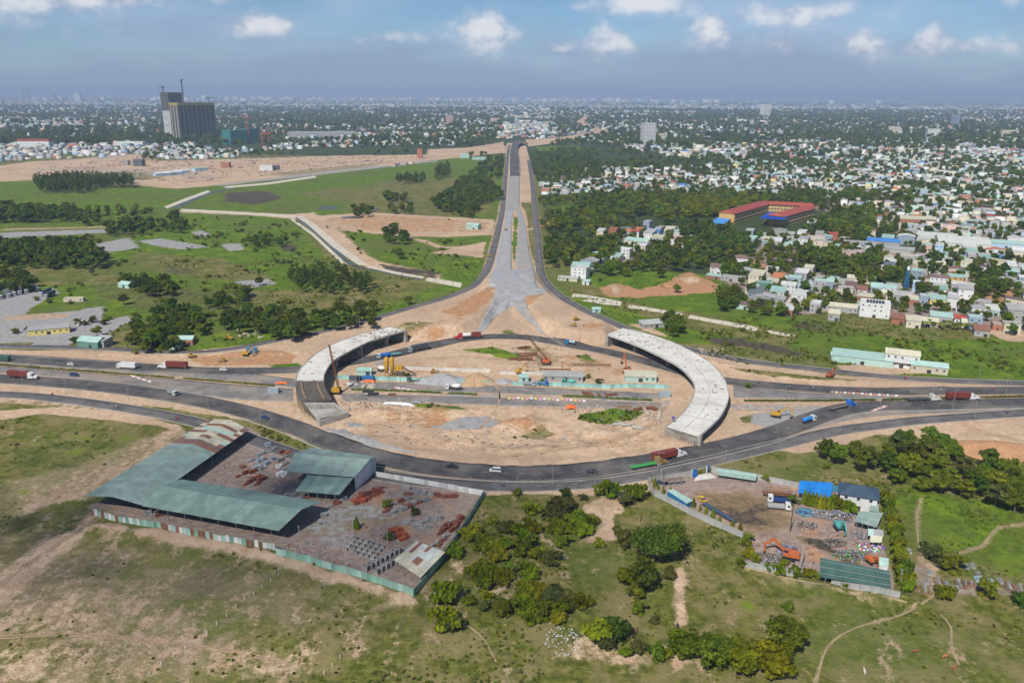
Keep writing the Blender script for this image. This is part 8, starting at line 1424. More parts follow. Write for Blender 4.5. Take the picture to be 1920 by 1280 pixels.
for t_, l_ in SOL:
    for i in range(6): MB().add([(-6+i*2.0, -4.5, 10.4), (-4.3+i*2.0, -4.5, 10.4), (-4.3+i*2.0, -.5, 11.6), (-6+i*2.0, -.5, 11.6), (-6+i*2.0, -4.5, 10.3), (-4.3+i*2.0, -4.5, 10.3), (-4.3+i*2.0, -.5, 11.5), (-6+i*2.0, -.5, 11.5)], [(0, 1, 2, 3), (7, 6, 5, 4), (0, 4, 5, 1), (1, 5, 6, 2), (2, 6, 7, 3), (3, 7, 4, 0)]).build('solar_panel', M_GLASS, t_)
# warehouses and the school
H(Z4b(1255, 400), 38, 30, 7, .10, 'gable', 4.5, 'pale', 'white', 'left one of the twin pale roofed warehouses', name='warehouse', cat='warehouse', windows=False); H(Z4b(1470, 440), 48, 34, 7, .06, 'gable', 5, 'pale', 'white', 'right, larger one of the twin pale roofed warehouses', name='warehouse', cat='warehouse', windows=False); H(Z4b(860, 400), 32, 14, 4, .08, 'shed', 1.5, 'blue', 'grey', 'long shed with bright blue roof left of the twin warehouses', windows=False); H(Z4b(900, 455), 46, 12, 4, .1, 'shed', 1.4, 'grey', 'grey', 'long grey shed below the bright blue roof', windows=False); H(Z4b(690, 420), 30, 14, 4, .05, 'shed', 1.4, 'grey', 'grey', 'pale grey shed left of the bright blue roof', windows=False); H(Z4b(1120, 250), 40, 22, 7, .06, 'gable', 3, 'cream', 'brick', 'brick hall with cream roof behind the twin warehouses', name='warehouse', cat='warehouse', windows=False); H(Z4b(1770, 420), 70, 14, 4.5, .08, 'shed', 1.6, 'mint', 'blue', 'very long mint roofed shed right of the twin warehouses', windows=False)
t = thing('school', 'three storey orange school with red roofs around a courtyard', 'school'); 
def wing(a, b, d, h, label):
    A, B = G(*a), G(*b); v = B-A; L_ = v.length; rz = math.atan2(v.y, v.x); M = Matrix.Translation(A) @ Matrix.Rotation(rz, 4, 'Z'); q = MB().box(0, 0, -.5, L_, d, h, M); q.build('wall', M_WALLS['ochre'], t); V = [M @ Vector(p) for p in ((-1, -1.2, h), (L_+1, -1.2, h), (L_+1, d+1.2, h), (-1, d+1.2, h), (1.5, d/2, h+3), (L_-1.5, d/2, h+3))]; MB().add(V, [(0, 1, 5, 4), (1, 2, 5), (2, 3, 4, 5), (3, 0, 4), (0, 3, 2, 1)]).build('roof', M_ROOFS['red'], t)
    for f in range(3):
        MB().box(.5, -.35, h/3*f+2.9, L_-.5, -.02, h/3*f+3.6, M).build('gallery_band', M_WALLS['cream'], t)
        for i in range(int(L_/4)): o = link('window', WINM, t); o.matrix_world = M @ Matrix.Translation((2+i*4, -.05, h/3*(f+.55))) @ Matrix.Diagonal((2.2, 1, 1.7, 1))
wing((1376, 418), (1446, 397), 20, 11.5, 0); wing((1438, 399), (1522, 404), 20, 11.6, 0); wing((1468, 424), (1526, 407), 20, 11.4, 0)
for px, py in ((1376, 416), (1468, 423), (1530, 405)): p = G(px, py); HS.append((p.x, p.y, 40))
roof_on('vivid blue awning over the school courtyard', [(1424, 409), (1470, 412), (1486, 401), (1440, 398)], 10, mat('roof_vivid_blue', (.005, .06, .42), .6), 3); roof_on('long blue roof left of the school', [(1329, 418), (1358, 420), (1374, 407), (1352, 404)], 4, mat('roof_sky_blue', (.07, .28, .62), .6), 3)
p = G(1696, 553); t = thing('water_tower', 'blue and white lattice tower rising from the town front', 'tower', p); lattice(t, (0, 0, 0), (0, 0, 20), 3.2, 1.2, M_CBLUE, 'mast', 9, .16); MB().lathe([(.8, 20), (1.1, 20.2), (1.1, 22.4), (.4, 23)], (0, 0, 0), 12).build('tank', M_WHITE, t); MB().tube((0, 0, 23), (0, 0, 29), .12, .05).build('antenna', M_STEEL, t)
# ------------------------------------------------------------------ rest of the town
AVOID = [np.asarray(FP(q_, 3.)) for q_ in ([(1330, 440), (1520, 470), (1720, 500), (1700, 545), (1480, 505), (1330, 480)],)]+[np.asarray(FP(a_[0], 3.)) for a_ in []]
WP = np.array(wp_)[:, :2]
def free_of_trees(x, y, d): return np.min((WP[:, 0]-x)**2+(WP[:, 1]-y)**2) > d*d
ROOFC = ['grey', 'pale', 'conc', 'mint', 'green', 'cream', 'white', 'rust', 'red', 'orange', 'brown', 'blue', 'slate']; RWT = [20, 16, 18, 16, 8, 13, 6, 6, 3, 2, 5, 1.5, 3]; WALLC = ['white', 'grey', 'cream', 'blue', 'brick', 'mint', 'bluegrey', 'pink', 'yellow']; WWT = [22, 30, 22, 4, 6, 3, 10, 2, .6]
TOWN = [([(1100, 505), (1110, 460), (1150, 425), (1300, 428), (1360, 445), (1520, 440), (1700, 420), (2000, 410), (2000, 610), (1900, 625), (1800, 590), (1700, 590), (1590, 575), (1500, 590), (1420, 560), (1370, 520), (1330, 470), (1240, 460), (1150, 480)], 11.5), ([(1500, 440), (1540, 385), (1620, 360), (2000, 330), (2000, 415), (1700, 425)], 12.5), ([(1020, 345), (1200, 320), (1420, 300), (2000, 290), (2000, 335), (1620, 362), (1530, 385), (1420, 362), (1250, 362), (1020, 362)], 13.5)]
cand = []; rt = random.Random(21)
HSA = np.array(HS); GA = R(-27)
def rows(x, y, pitch):
    """draw positions to the two sides of parallel lanes"""
    c, s = math.cos(GA), math.sin(GA); u = x*c+y*s; v = -x*s+y*c; k = np.round(v/pitch); v = k*pitch+np.where(v > k*pitch, 1, -1)*pitch*.25+(v-k*pitch)*.12; return u*c-v*s, u*s+v*c
def clear(P, road_gap, house_gap, tree_gap=0.):
    P = np.array(P); k = ~near_road(P[:, 0], P[:, 1], road_gap)
    k &= ((P[:, None, 0]-HSA[None, :, 0])**2+(P[:, None, 1]-HSA[None, :, 1])**2 > (HSA[None, :, 2]+house_gap)**2).all(1)
    if tree_gap: k &= np.array([((WP[:, 0]-x)**2+(WP[:, 1]-y)**2).min() > tree_gap**2 for x, y in P])
    return P[k]
for poly, sp in TOWN:
    P = clear(poisson(FP(poly, 2.), sp, RNG, maxn=3000), 6, 5, 5); P = P[~inside(AVOID[0], P[:, 0], P[:, 1])]; P = P[fbm(P[:, 0], P[:, 1], 60, 33, 3) < .62]; cand += [(math.hypot(x, y), x, y) for x, y in zip(*rows(P[:, 0], P[:, 1], 27))]
cand.sort()
COLN = dict(conc='flat grey', pale='pale grey', rust='rusty')
LAND = [('the twin warehouses', (1690, 460)), ('the red roofed school', (1450, 415)), ('the lattice tower', (1696, 553)), ('the slate roofed villa', (1670, 510)), ('the vivid blue roof', (1221, 445)), ('the white corner house', (1086, 522)), ('the brown gable house', (1340, 515)), ('the solar panel house', (1640, 595)), ('the yellow walled house', (1757, 575)), ('the white flat block', (1165, 485)), ('the tall solar house', (1808, 565)), ('the white apartment tower', (1215, 270)), ('the long mint shed', (1880, 465)), ('the town centre', (1750, 380)), ('the far right blocks', (1880, 400)), ('the brick hall', (1720, 425)), ('the blue grey cube', (1826, 617)), ('the plantation', (1330, 390))]
LW = [(n, *G(*p).xy) for n, p in LAND]; NI = 300-len(HS)-6; rest = []
def label_house(x, y, rc, wc, roof, h):
    n, lx, ly = min(LW, key=lambda q_: (q_[1]-x)**2+((q_[2]-y)*.6)**2); dx, dy = x-lx, y-ly; pos = ('right of' if dx > 0 else 'left of') if abs(dx) > abs(dy)*.7 else ('behind' if dy > 0 else 'in front of')
    sz = 'tall' if h > 7.5 else ('two storey' if h > 5 else 'low'); return '%s %s house with %s %s roof %s %s' % (sz.split()[0] if 'apartment' in n or wc == 'bluegrey' else sz, wc.replace('bluegrey', 'blue grey'), COLN.get(rc, rc), dict(flat='terrace', shed='lean', gable='gabled', hip='hipped')[roof], pos, n)
for i, (D, x, y) in enumerate(cand):
    w, d, h = rt.uniform(7, 12), rt.uniform(10, 18), rt.choice((3.2, 3.4, 3.6, 3.8, 4.2, 6.4, 6.8, 9.2)); roof = rt.choices(('flat', 'shed', 'gable', 'hip'), (22, 42, 32, 4))[0]; rc = rt.choices(ROOFC, RWT)[0]; wc = rt.choices(WALLC, WWT)[0]; rz = GA+rt.choice((0, 0, 0, math.pi/2))+rt.uniform(-.08, .08); rise = rt.uniform(.9, 2.2)
    if roof == 'flat' and rc in ('red', 'orange', 'rust', 'brown'): rc = 'conc'
    if i < NI: house((x, y, 0), w, d, h, rz, roof=roof, rise=rise, rc=rc, wc=wc, label=label_house(x, y, rc, wc, roof, h), group='small houses of the town', windows=D < 900)
    else: rest.append((x, y, w, d, h, rz, rc, wc, roof == 'gable'))
# far houses: clumps thinning out to the horizon
def far_houses(n, y0, y1, xr, thr, seed, s=1.):
    q = np.random.default_rng(seed); y = np.exp(q.uniform(math.log(y0), math.log(y1), n)); x = q.uniform(-xr, xr, n)*y; c = fbm(x, y, 260, seed+5, 3)*.55+fbm(x, y, 1100, seed+9, 2)*.45; k = c > thr; cv_ = cover_at(x, y); k &= (cv_[:, 2] < .3) & (cv_[:, 1] < .4)
    k &= ~((np.abs(x+1000) < 190) & (np.abs(y-2900) < 260)); k &= (x > 60) | (y > 1750); k &= (x < -60) | (y > 1550) | (x > .06*y)
    for a, b in zip(*rows(x[k], y[k], 30*s)):
        g_ = 1+min(b/9000, 1.2)*rt.random(); big = rt.random() < .07; w = rt.uniform(6, 12)*s*g_*(2.6 if big else 1); d = rt.uniform(8, 14)*s*g_*(1.8 if big else 1); h = rt.choice((3.6, 4, 4.5, 6.5, 7, 9.5))*(1+.4*(g_-1)); rc = rt.choices(ROOFC, RWT)[0]; wc = rt.choices(WALLC, WWT)[0]; rest.append((a, b, w, d, h, GA+rt.uniform(-.12, .12)+rt.choice((0, 1.57)), rc, wc, rt.random() < .4))
far_houses(9000, 1450, 4200, .68, .50, 3); far_houses(9000, 3600, 12000, .70, .47, 4, 1.25); far_houses(3500, 10000, 21000, .68, .40, 6, 2.2)
def merged_houses(name, L_):
    A = np.array([(a[0], a[1], a[2]/2, a[3]/2, a[4], a[5]) for a in L_]); n = len(A); c, s = np.cos(A[:, 5]), np.sin(A[:, 5]); gb = np.array([a[8] for a in L_])
    loc = np.zeros((n, 10, 3)); hx, hy, h = A[:, 2], A[:, 3], A[:, 4]
    for k, (sx, sy, tz) in enumerate(((-1, -1, 0), (1, -1, 0), (1, 1, 0), (-1, 1, 0), (-1, -1, 1), (1, -1, 1), (1, 1, 1), (-1, 1, 1))): loc[:, k, 0] = sx*hx; loc[:, k, 1] = sy*hy; loc[:, k, 2] = np.where(tz, h, -.5)
    rise = np.where(gb, hy*.4, .25); loc[:, 8, 0] = -hx; loc[:, 9, 0] = hx; loc[:, 8, 2] = loc[:, 9, 2] = h+rise
    V = np.stack([loc[..., 0]*c[:, None]-loc[..., 1]*s[:, None]+A[:, 0:1], loc[..., 0]*s[:, None]+loc[..., 1]*c[:, None]+A[:, 1:2], loc[..., 2]], -1).reshape(-1, 3)
    fq = np.array([(0, 1, 5, 4), (1, 2, 6, 5), (2, 3, 7, 6), (3, 0, 4, 7), (4, 5, 9, 8), (6, 7, 8, 9), (5, 6, 9, 9), (7, 4, 8, 8)]); F4 = (fq[None, :6]+10*np.arange(n)[:, None, None]).reshape(-1, 4)
    mats = [M_WALLS[k] for k in WALLC]+[M_ROOFS[k] for k in ROOFC]; wi = np.array([WALLC.index(a[7]) for a in L_]); ri = np.array([len(WALLC)+ROOFC.index(a[6]) for a in L_]); mi = np.stack([wi, wi, wi, wi, ri, ri], 1).ravel()
    o = link(name, mesh_np(name, V, F4, mats, mi)); o['kind'] = 'stuff'
merged_houses('distant_houses', rest)
# far trees between the houses
def far_trees(n, y0, y1, xr, seed, lo, hi, s0, s1, xmin=None):
    q = np.random.default_rng(seed); y = np.exp(q.uniform(math.log(y0), math.log(y1), n)); x = q.uniform(-xr, xr, n)*y; c = fbm(x, y, 170, seed+40, 3)*.6+fbm(x, y, 700, seed+44, 2)*.4; k = (q.random(n) < sstep(c, lo, hi)); cv_ = cover_at(x, y); k &= (cv_[:, 2] < .3) & (cv_[:, 1] < .5) & (cv_[:, 4] < .3)
    k &= (x > 60) | (y > 1750); k &= (x < -60) | (x > .045*y); x, y = x[k], y[k]
    return [(a, b, 0, q.uniform(s0, s1)*(1+b/12000), q.uniform(0, 6.28), q.integers(0, 3)) for a, b in zip(x, y)]
ft = far_trees(8000, 1150, 2600, .68, 5, .42, .66, .8, 1.5)+far_trees(16000, 2400, 9000, .70, 6, .30, .58, 1.0, 1.9)
gn_mass('distant_trees', ft, [MASS['mid1'], MASS['mid2'], MASS['mid0']])
# garden trees between the near houses
HXY = np.array([(a, b) for _, a, b in cand]+[(a, b) for a, b, _ in HS]); gt = []
for poly, sp in ((TOWN[0][0], 8.), (TOWN[1][0], 9.), (TOWN[2][0], 10.)):
    for x, y in clear(poisson(FP(poly, 2.), sp, RNG, maxn=3000), 2, 0):
        if ((HXY[:, 0]-x)**2+(HXY[:, 1]-y)**2).min() > 5.8**2: gt.append((x, y, 0, rt.uniform(.55, 1.15), rt.uniform(0, 6.28), rt.randrange(3)))
gn_mass('garden_trees', gt, [MASS['mid0'], MASS['mid1'], MASS['mid2']])
for i in range(22): p = G(1708+i*5.5+rt.uniform(-3, 3), 612+i*.35+rt.uniform(-3, 3)); plant('palm', p.x, p.y, rt.uniform(.7, 1.0), 'palm in the row before the cream houses at the town front', 'front palm row', 'palm_tree', cat='palm')
# ------------------------------------------------------------------ towers
def nettm(name, c, sx=.14, sy=.3):
    t = NT(name); v = t.coord('Object'); b = t.n('ShaderNodeTexBrick'); t.L.new(t.coord('Object', (sx, sx, sy), (math.pi/2, 0, 0)), b.inputs[0]); b.inputs['Color1'].default_value = (*c, 1); b.inputs['Color2'].default_value = (*(x*1.25 for x in c), 1); b.inputs['Mortar'].default_value = (*(x*.6 for x in c), 1); b.inputs['Scale'].default_value = 1.; t.L.new(b.outputs[0], t.b.inputs['Base Color']); t.b.inputs['Roughness'].default_value = .9; return t.m
M_NET = nettm('net_grey', (.075, .068, .056)); M_NETG = nettm('net_green', (.03, .16, .15)); M_NETY = mat('net_yellow', (.34, .28, .06), .9)
def tower(px, py, w, d, h, rz, label, m, name='tower_block', floors=0, bandm=None, cols=0, base=None, cat='tower'):
    p = G(px, py); t = thing(name, label, cat, p, rz); b0 = 0
    if base: MB().box(-w/2+.5, -d/2+.5, -1, w/2-.5, d/2-.5, base[0]).build('finished_floors', base[1], t); b0 = base[0]+.02
    MB().box(-w/2, -d/2, b0-(0 if base else 1), w/2, d/2, h).build('shell', m, t); nf = floors
    for i in range(nf):
        z = 1.5+i*(h if not base else base[0])/nf
        for s in (-1, 1):
            for k in range(cols): x = -w/2+w*(k+.5)/cols; o = link('window', WINM, t); o.location = (x, s*(d/2+.1), z+1.2); o.scale = (w/cols*.45, 4, 1.9)
            kd = max(1, int(cols*d/w))
            for k in range(kd): y = -d/2+d*(k+.5)/kd; o = link('window', WINM, t); o.location = (s*(w/2+.1), y, z+1.2); o.scale = (d/kd*.45, 4, 1.9); o.rotation_euler = (0, 0, math.pi/2)
    return t
RT = R(55)
t2 = tower(367, 261, 138, 48, 118, RT, 'wide dark netted tower block under construction', M_NET); t1 = tower(330, 259, 52, 46, 150, RT, 'taller netted tower with white finished lower floors', M_NET, floors=24, cols=9, base=(92, M_WALLS['white']))
MB().box(-69.3, -24.3, 110, 69.3, 24.3, 117.5).build('yellow_net_band', M_NETY, t2)
for k in range(9): x = -66+k*16.5; MB().box(x-.6, -24.9, 0, x+.6, -24.05, 112).build('hoist_strip', M_SCAF, t2)
for k in range(3): y = -16+k*16; MB().box(-69.9, y-1.2, 0, -69.05, y+1.2, 110).build('finished_strip', M_WALLS['cream'], t2)
def tower_crane(px, py, h, label, jib=32, rz=0., m=M_DARK):
    p = G(px, py); t = thing('tower_crane', label, 'crane', p, rz); lattice(t, (0, 0, 0), (0, 0, h), 2.2, 2.2, m, 'mast', 20, .35); lattice(t, (-jib*.3, 0, h), (jib, 0, h+2), 1.6, 1.0, m, 'jib', 12, .3); MB().box(-jib*.3, -1, h-3, -jib*.22, 1, h).build('counterweight', m, t); MB().tube((0, 0, h), (0, 0, h+7), .4, .2, 6).build('mast_head', m, t)
p = G(330, 258); tower_crane(316, 259, 168, 'tower crane beside the taller netted tower', 22, 2.6); tower_crane(352, 259, 190, 'very tall tower crane between the two netted towers', 16, 1.4); tower_crane(398, 257, 132, 'tower crane at the right end of the wide netted tower', 22, .3); tower_crane(468, 270, 78, 'tower crane over the green netted block', 30, 2.8, M_MORG); tower_crane(493, 274, 34, 'left small orange tower crane right of the green block', 26, .2, M_MORG); tower_crane(505, 273, 36, 'right small orange tower crane right of the green block', 26, 2.9, M_MORG)
g1 = tower(442, 271, 62, 40, 42, RT, 'green netted building under construction right of the towers', M_NETG); tower(470, 268, 50, 30, 44, RT, 'second green netted building behind the first', M_NETG)
tower(1214, 271, 42, 26, 66, R(12), 'white slab apartment tower right of the approach road', M_WALLS['white'], floors=16, cols=8); tower(1434, 219, 60, 50, 88, R(20), 'distant white apartment tower on the right plain', M_WALLS['white'], floors=12, cols=6); tower(1242, 265, 26, 18, 26, R(5), 'cream block right of the white slab tower', M_WALLS['cream'], floors=5, cols=4); tower(1675, 250, 44, 24, 28, R(-8), 'pale block in the far right town', M_WALLS['cream'], floors=5, cols=6); tower(1789, 238, 34, 24, 62, R(15), 'slim grey tower in the far right town', M_WALLS['bluegrey'], floors=10, cols=4); tower(1748, 257, 46, 26, 30, R(-8), 'white block left of the far right centre', M_WALLS['white'], floors=5, cols=5); tower(1890, 256, 60, 26, 24, R(-8), 'ochre block near the right edge of the plain', M_WALLS['cream'], floors=4, cols=6)
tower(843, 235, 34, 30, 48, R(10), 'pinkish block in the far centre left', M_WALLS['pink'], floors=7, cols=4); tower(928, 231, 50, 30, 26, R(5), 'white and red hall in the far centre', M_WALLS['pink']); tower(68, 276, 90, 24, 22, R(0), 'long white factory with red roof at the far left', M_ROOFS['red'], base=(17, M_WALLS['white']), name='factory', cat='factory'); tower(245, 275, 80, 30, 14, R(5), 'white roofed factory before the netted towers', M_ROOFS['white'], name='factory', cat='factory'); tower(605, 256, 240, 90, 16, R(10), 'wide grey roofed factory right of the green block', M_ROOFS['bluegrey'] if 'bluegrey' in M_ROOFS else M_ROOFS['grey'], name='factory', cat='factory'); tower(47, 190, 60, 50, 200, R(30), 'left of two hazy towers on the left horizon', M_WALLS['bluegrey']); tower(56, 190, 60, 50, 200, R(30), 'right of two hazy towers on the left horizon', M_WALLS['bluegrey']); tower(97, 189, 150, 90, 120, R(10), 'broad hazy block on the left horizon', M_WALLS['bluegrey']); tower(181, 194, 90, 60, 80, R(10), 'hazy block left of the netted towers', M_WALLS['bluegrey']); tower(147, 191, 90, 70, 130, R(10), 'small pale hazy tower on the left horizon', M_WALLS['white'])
def skyline(n, seed):
    q = np.random.default_rng(seed); L_ = []
    for i in range(n):
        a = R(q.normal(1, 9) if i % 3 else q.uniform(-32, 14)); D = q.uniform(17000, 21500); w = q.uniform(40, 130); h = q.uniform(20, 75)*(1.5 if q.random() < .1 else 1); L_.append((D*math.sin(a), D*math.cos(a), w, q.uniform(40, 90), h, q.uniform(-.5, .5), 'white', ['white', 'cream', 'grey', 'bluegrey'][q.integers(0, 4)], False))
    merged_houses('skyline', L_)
skyline(380, 8)
# far viaduct of the approach road
A, B, ZT = edges([(955.4, 329), (955.8, 300), (957.5, 280), (963, 268), (977, 263)], [(975.5, 329), (973, 300), (970, 281), (973, 272), (986, 266)], 1.2, 9, 40); t = thing('viaduct', 'dark asphalt viaduct at the far end of the approach road', 'bridge'); deck_loft('deck', A, B, ZT, M_ASPH, t, 1.6); edge_beam('parapet', A, B, ZT, M_CONC, t, .6, 1.0); edge_beam('parapet', B, A, ZT, M_CONC, t, .6, 1.0)
for i in range(12, 39, 4): c = (A[i]+B[i])/2; MB().box(c[0]-5, c[1]-1, -.5, c[0]+5, c[1]+1, ZT[i]-1.5).build('pier', M_CONCD, t)
# small things in the far development
for i, (px, py, w, d, h, lab) in enumerate(((235, 310, 12, 12, 10, 'left concrete shell on the bare development'), (259, 312, 20, 14, 14, 'larger concrete shell on the bare development'), (422, 314, 18, 12, 10, 'red and grey shell in the middle of the development'), (499, 320, 26, 14, 10, 'white and grey shell with crane in the development'), (515, 319, 14, 12, 9, 'dark shell right of the white shell'))): bld(px, py, w, d, h, 0, roof='flat', rc='conc', wc=('grey', 'dark', 'brick', 'white', 'dark')[i], label=lab, name='concrete_shell', cat='building')
for px, py, w, lab in ((308, 330, 30, 'left pale roofed site hall in the development'), (328, 328, 34, 'middle pale roofed site hall in the development'), (343, 325, 30, 'right pale roofed site hall in the development'), (378, 321, 26, 'green roofed site hall in the development')): bld(px, py, w, 14, 5, -.1, roof='gable', rise=2, rc='green' if 'green' in lab else 'white', wc='blue', label=lab, windows=False, name='site_hall', cat='hall')
bld(787, 297, 12, 12, 22, 0, roof='flat', rc='red', wc='brick', label='red tower block on the bare ground left of the approach road', name='red_tower', cat='tower', windows=False); bld(871, 297, 22, 16, 10, 0, roof='flat', rc='mint', wc='mint', label='teal building left of the approach road', cat='building'); bld(899, 300, 34, 16, 6, 0, roof='gable', rc='green', wc='mint', label='green roofed hall beside the teal building', cat='hall')
# ------------------------------------------------------------------ loose site clutter, a passing cloud, labels
def clutter(name, polys, n, cols, smin, smax, seed):
    q = np.random.default_rng(seed); bv = np.array(MB().box(-.5, -.5, 0, .5, .5, 1).v); bf = np.array(MB().box(-.5, -.5, 0, .5, .5, 1).f); V = []; F = []; mi = []; c = 0
    for poly in polys:
        P = FP(poly); lo, hi = P.min(0), P.max(0); x = q.uniform(lo[0], hi[0], n*3); y = q.uniform(lo[1], hi[1], n*3); k = inside(P, x, y) & ~near_road(x, y, -1); 
        for a, b in list(zip(x[k], y[k]))[:n]:
            long_ = q.random() < .4; s = np.array([q.uniform(1, 4)*smax if long_ else q.uniform(smin, smax), q.uniform(smin, smax)*(.3 if long_ else 1), q.uniform(.1, .5)*smax]); th_ = q.uniform(0, 3.14); R_ = np.array([[math.cos(th_), -math.sin(th_), 0], [math.sin(th_), math.cos(th_), 0], [0, 0, 1]])
            V.append((bv*s) @ R_.T+np.array([a, b, h1(a, b)-.05])); F.append(bf+8*c); mi += [q.integers(0, len(cols))]*6; c += 1
    o = link(name, mesh_np(name, np.concatenate(V), np.concatenate(F), [paint(k, .8) for k in cols], mi)); o['kind'] = 'stuff'
DC = [(.3, .25, .2), (.16, .1, .07), (.42, .4, .37), (.22, .2, .19), (.1, .1, .1), (.5, .47, .42), (.12, .2, .3), (.34, .12, .08)]
clutter('site_debris', [[(640, 700), (920, 708), (1240, 728), (1260, 770), (900, 765), (640, 750)], [(930, 650), (1080, 665), (1160, 700), (960, 700)], [(1060, 755), (1260, 755), (1250, 800), (1100, 795)], [(620, 745), (800, 755), (780, 770), (640, 770)], [(640, 800), (900, 800), (1200, 830), (1000, 855), (760, 835)]], 130, DC, .3, .9, 3)
clutter('yard_debris', [[Y2(600, 780), Y2(960, 760), Y2(1250, 640), Y2(1200, 450), Y2(900, 450), Y2(640, 540)], [Y2(100, 850), Y2(300, 780), Y2(560, 900), Y2(680, 1010), Y2(400, 950)], [Y1(820, 470), Y1(1000, 300), Y1(1340, 300), Y1(1320, 550)], [Y3(820, 700), Y3(1260, 700), Y3(1250, 900), Y3(850, 840)], [Y3(1250, 600), Y3(1580, 620), Y3(1640, 820), Y3(1380, 780)]], 110, [(.34, .1, .06), (.3, .29, .28), (.2, .18, .16), (.14, .1, .08), (.4, .36, .33)], .25, .7, 4)
clutter('development_rubble', [[(0, 320), (250, 295), (640, 296), (800, 292), (600, 320), (330, 345)]], 700, DC, 1., 3.5, 6)
q = MB(); rd_ = random.Random(4)
for A, B, ZT, n in ((RA, RB, RZ, 60), (LA, LB, LZ, 60)):
    for k in range(n): i = rd_.randrange(2, 60) if rd_.random() < .5 else rd_.randrange(2, 16); u = rd_.uniform(.08, .92); p = A[i]*(1-u)+B[i]*u; q.cbox((p[0], p[1], ZT[i]+.16), (rd_.uniform(.3, 2.4), rd_.uniform(.2, .6), .3), rd_.uniform(0, 3))
o = q.build('deck_litter', M_TIMB, fix=False); o['kind'] = 'stuff'
# wheel ruts and trodden paths
M_RUT = mat('wheel_rut', (.39, .27, .175), .95, .3, .6, .1, coord='World'); M_PATH = mat('trodden_path', (.31, .24, .14), .95, .3, .6, .1, coord='World')
for pts in ([(650, 812), (760, 820), (900, 838), (1050, 834), (1200, 812)], [(690, 795), (800, 812), (900, 846), (1000, 850)], [(930, 772), (940, 790), (1040, 826), (1180, 822)], [(1250, 760), (1210, 800), (1130, 830), (960, 852)], [(905, 700), (935, 730), (930, 765), (900, 800)], [(650, 690), (760, 675), (900, 668), (1060, 700), (1250, 735)], [(-40, 1190), (200, 1190), (420, 1215), (560, 1240)], [(-20, 1110), (90, 1030), (180, 970), (330, 880)]):
    for dx in (0, 9 if pts[0][1] < 1000 else 14): ribbon('wheel_rut', [(x, y+dx*.35) for x, y in pts], .7, M_RUT, .07)
for pts, w_ in (([(1727, 1035), (1722, 1050), (1748, 1075), (1756, 1100), (1745, 1120), (1690, 1152), (1600, 1178), (1550, 1215), (1528, 1290)], .7), ([(1722, 1040), (1790, 1038), (1840, 1024), (1872, 988), (1940, 980)], .8), ([(1762, 1150), (1783, 1175), (1784, 1215), (1799, 1246)], .6), ([(1724, 1036), (1718, 965), (1730, 932)], .5), ([(1085, 1018), (1120, 995), (1128, 975)], .7), ([(1010, 975), (1018, 1008), (1040, 1020), (1060, 1048)], .8), ([(970, 1055), (965, 1092), (925, 1114)], .9), ([(830, 1140), (900, 1190), (930, 1240)], .6), ([(1395, 1062), (1500, 1088), (1580, 1100), (1700, 1128)], .9)): ribbon('footpath', pts, w_, M_PATH, .05)
# weeds breaking through inside the ring
wd = scrub(6000, -120, 160, 330, 480, lambda c: (c[:, 1]*1.2+c[:, 0]), .12, .42); gn_mass('site_weeds', wd, [MASS['bush0'], MASS['bush1'], MASS['bush2']])
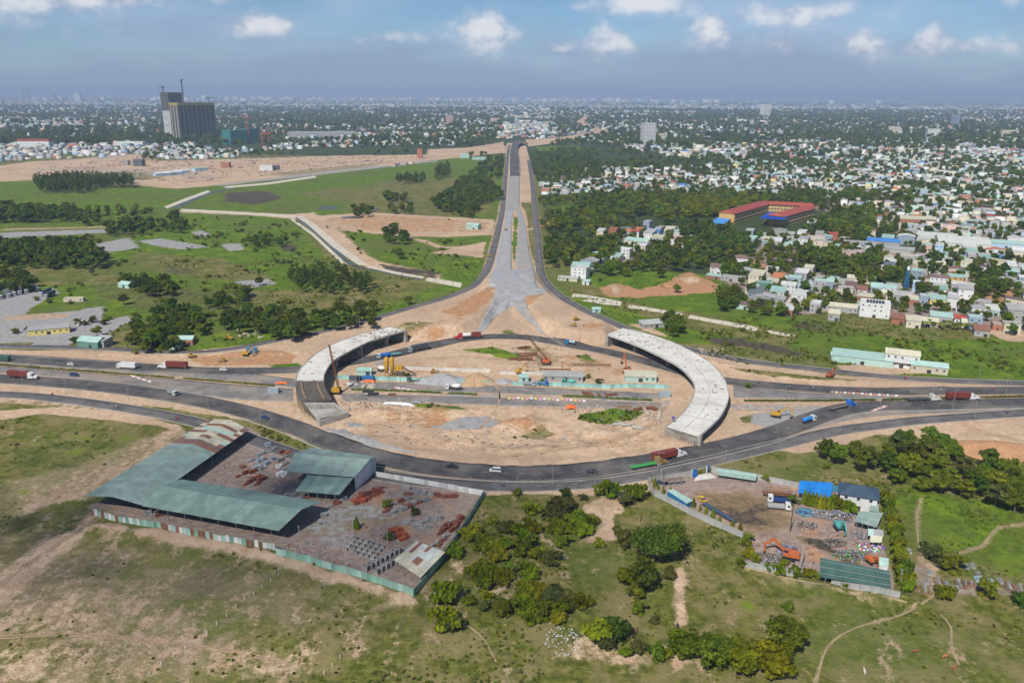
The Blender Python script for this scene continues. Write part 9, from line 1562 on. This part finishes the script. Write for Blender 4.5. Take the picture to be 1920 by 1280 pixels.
# a small cloud up between the sun and the lower left of the view
def cloud(px, py, rx, ry, z=1100., shells=3, al=.085):
    g_ = G(px, py); c = Vector((g_.x, g_.y, 0))+SUN_DIR*(z/SUN_DIR.z); t = NT('cloud_vapour'); t.N.remove(t.b); d = t.n('ShaderNodeBsdfDiffuse'); d.inputs[0].default_value = (.9, .9, .9, 1); tr = t.n('ShaderNodeBsdfTransparent'); mx = t.n('ShaderNodeMixShader'); mx.inputs[0].default_value = al; t.L.new(tr.outputs[0], mx.inputs[1]); t.L.new(d.outputs[0], mx.inputs[2]); t.L.new(mx.outputs[0], t.out.inputs[0])
    root = thing('cloud', 'small cloud high above, outside the view', 'cloud', c); root['kind'] = 'stuff'; del root['label']; del root['category']
    for s in range(shells):
        bm = bmesh.new(); bmesh.ops.create_icosphere(bm, subdivisions=4, radius=1); k = 1.15-.25*s
        for v in bm.verts: n_ = 1+.5*mnoise.noise(v.co*1.6+Vector((3, 1, 5)))+.25*mnoise.noise(v.co*3.7); v.co = Vector((v.co.x*rx, v.co.y*ry, v.co.z*ry*.35))*n_*k
        me = bpy.data.meshes.new('vapour_shell'); bm.to_mesh(me); bm.free(); me.materials.append(t.m); link('vapour_shell', me, root)
cloud(400, 985, 112, 62)
# tell alike things apart by their order in the picture
def ordinal(i): return ['first', 'second', 'third', 'fourth', 'fifth', 'sixth', 'seventh', 'eighth', 'ninth', 'tenth', 'eleventh', 'twelfth', '13th', '14th', '15th', '16th', '17th', '18th', '19th', '20th', '21st', '22nd', '23rd', '24th', '25th', '26th', '27th', '28th', '29th', '30th'][i]
same = {}
for o in COL.objects:
    if o.parent is None and 'label' in o: same.setdefault(o['label'], []).append(o)
def short(l, n=12): return ' '.join(l.split()[:n])
for lab, L_ in same.items():
    if len(L_) < 2: continue
    L_.sort(key=lambda o: o.location.x/max(o.location.y, 1)); n = len(L_); base = lab if len(lab.split()) <= 12 else None
    for i, o in enumerate(L_):
        o['group'] = o.get('group') or 'alike: '+short(lab, 6)
        if base is None: o['label'] = lab if len(lab.split()) > 13 else lab+', '+ordinal(min(i, 29))+' from left'; continue
        if n <= 30: o['label'] = '%s, %s from left' % (base, ordinal(i))
        elif i < 14: o['label'] = '%s, %s from left' % (base, ordinal(i))
        elif n-1-i < 14: o['label'] = '%s, %s from right' % (base, ordinal(n-1-i))
        else: o['label'] = '%s, in the middle' % base
# ------------------------------------------------------------------ haze
def make_haze():
    b = MB().box(-24500, -3500, -3.0, 24500, 24500, 245.0); t = NT('haze'); t.N.remove(t.b)
    v = t.n('ShaderNodeVolumePrincipled'); v.inputs['Color'].default_value = (.52, .67, .90, 1); v.inputs['Density'].default_value = 9.5e-5
    v.inputs['Anisotropy'].default_value = .0; t.L.new(v.outputs[0], t.out.inputs['Volume'])
    o = b.build('haze', t.m); o['kind'] = 'stuff'
make_haze()
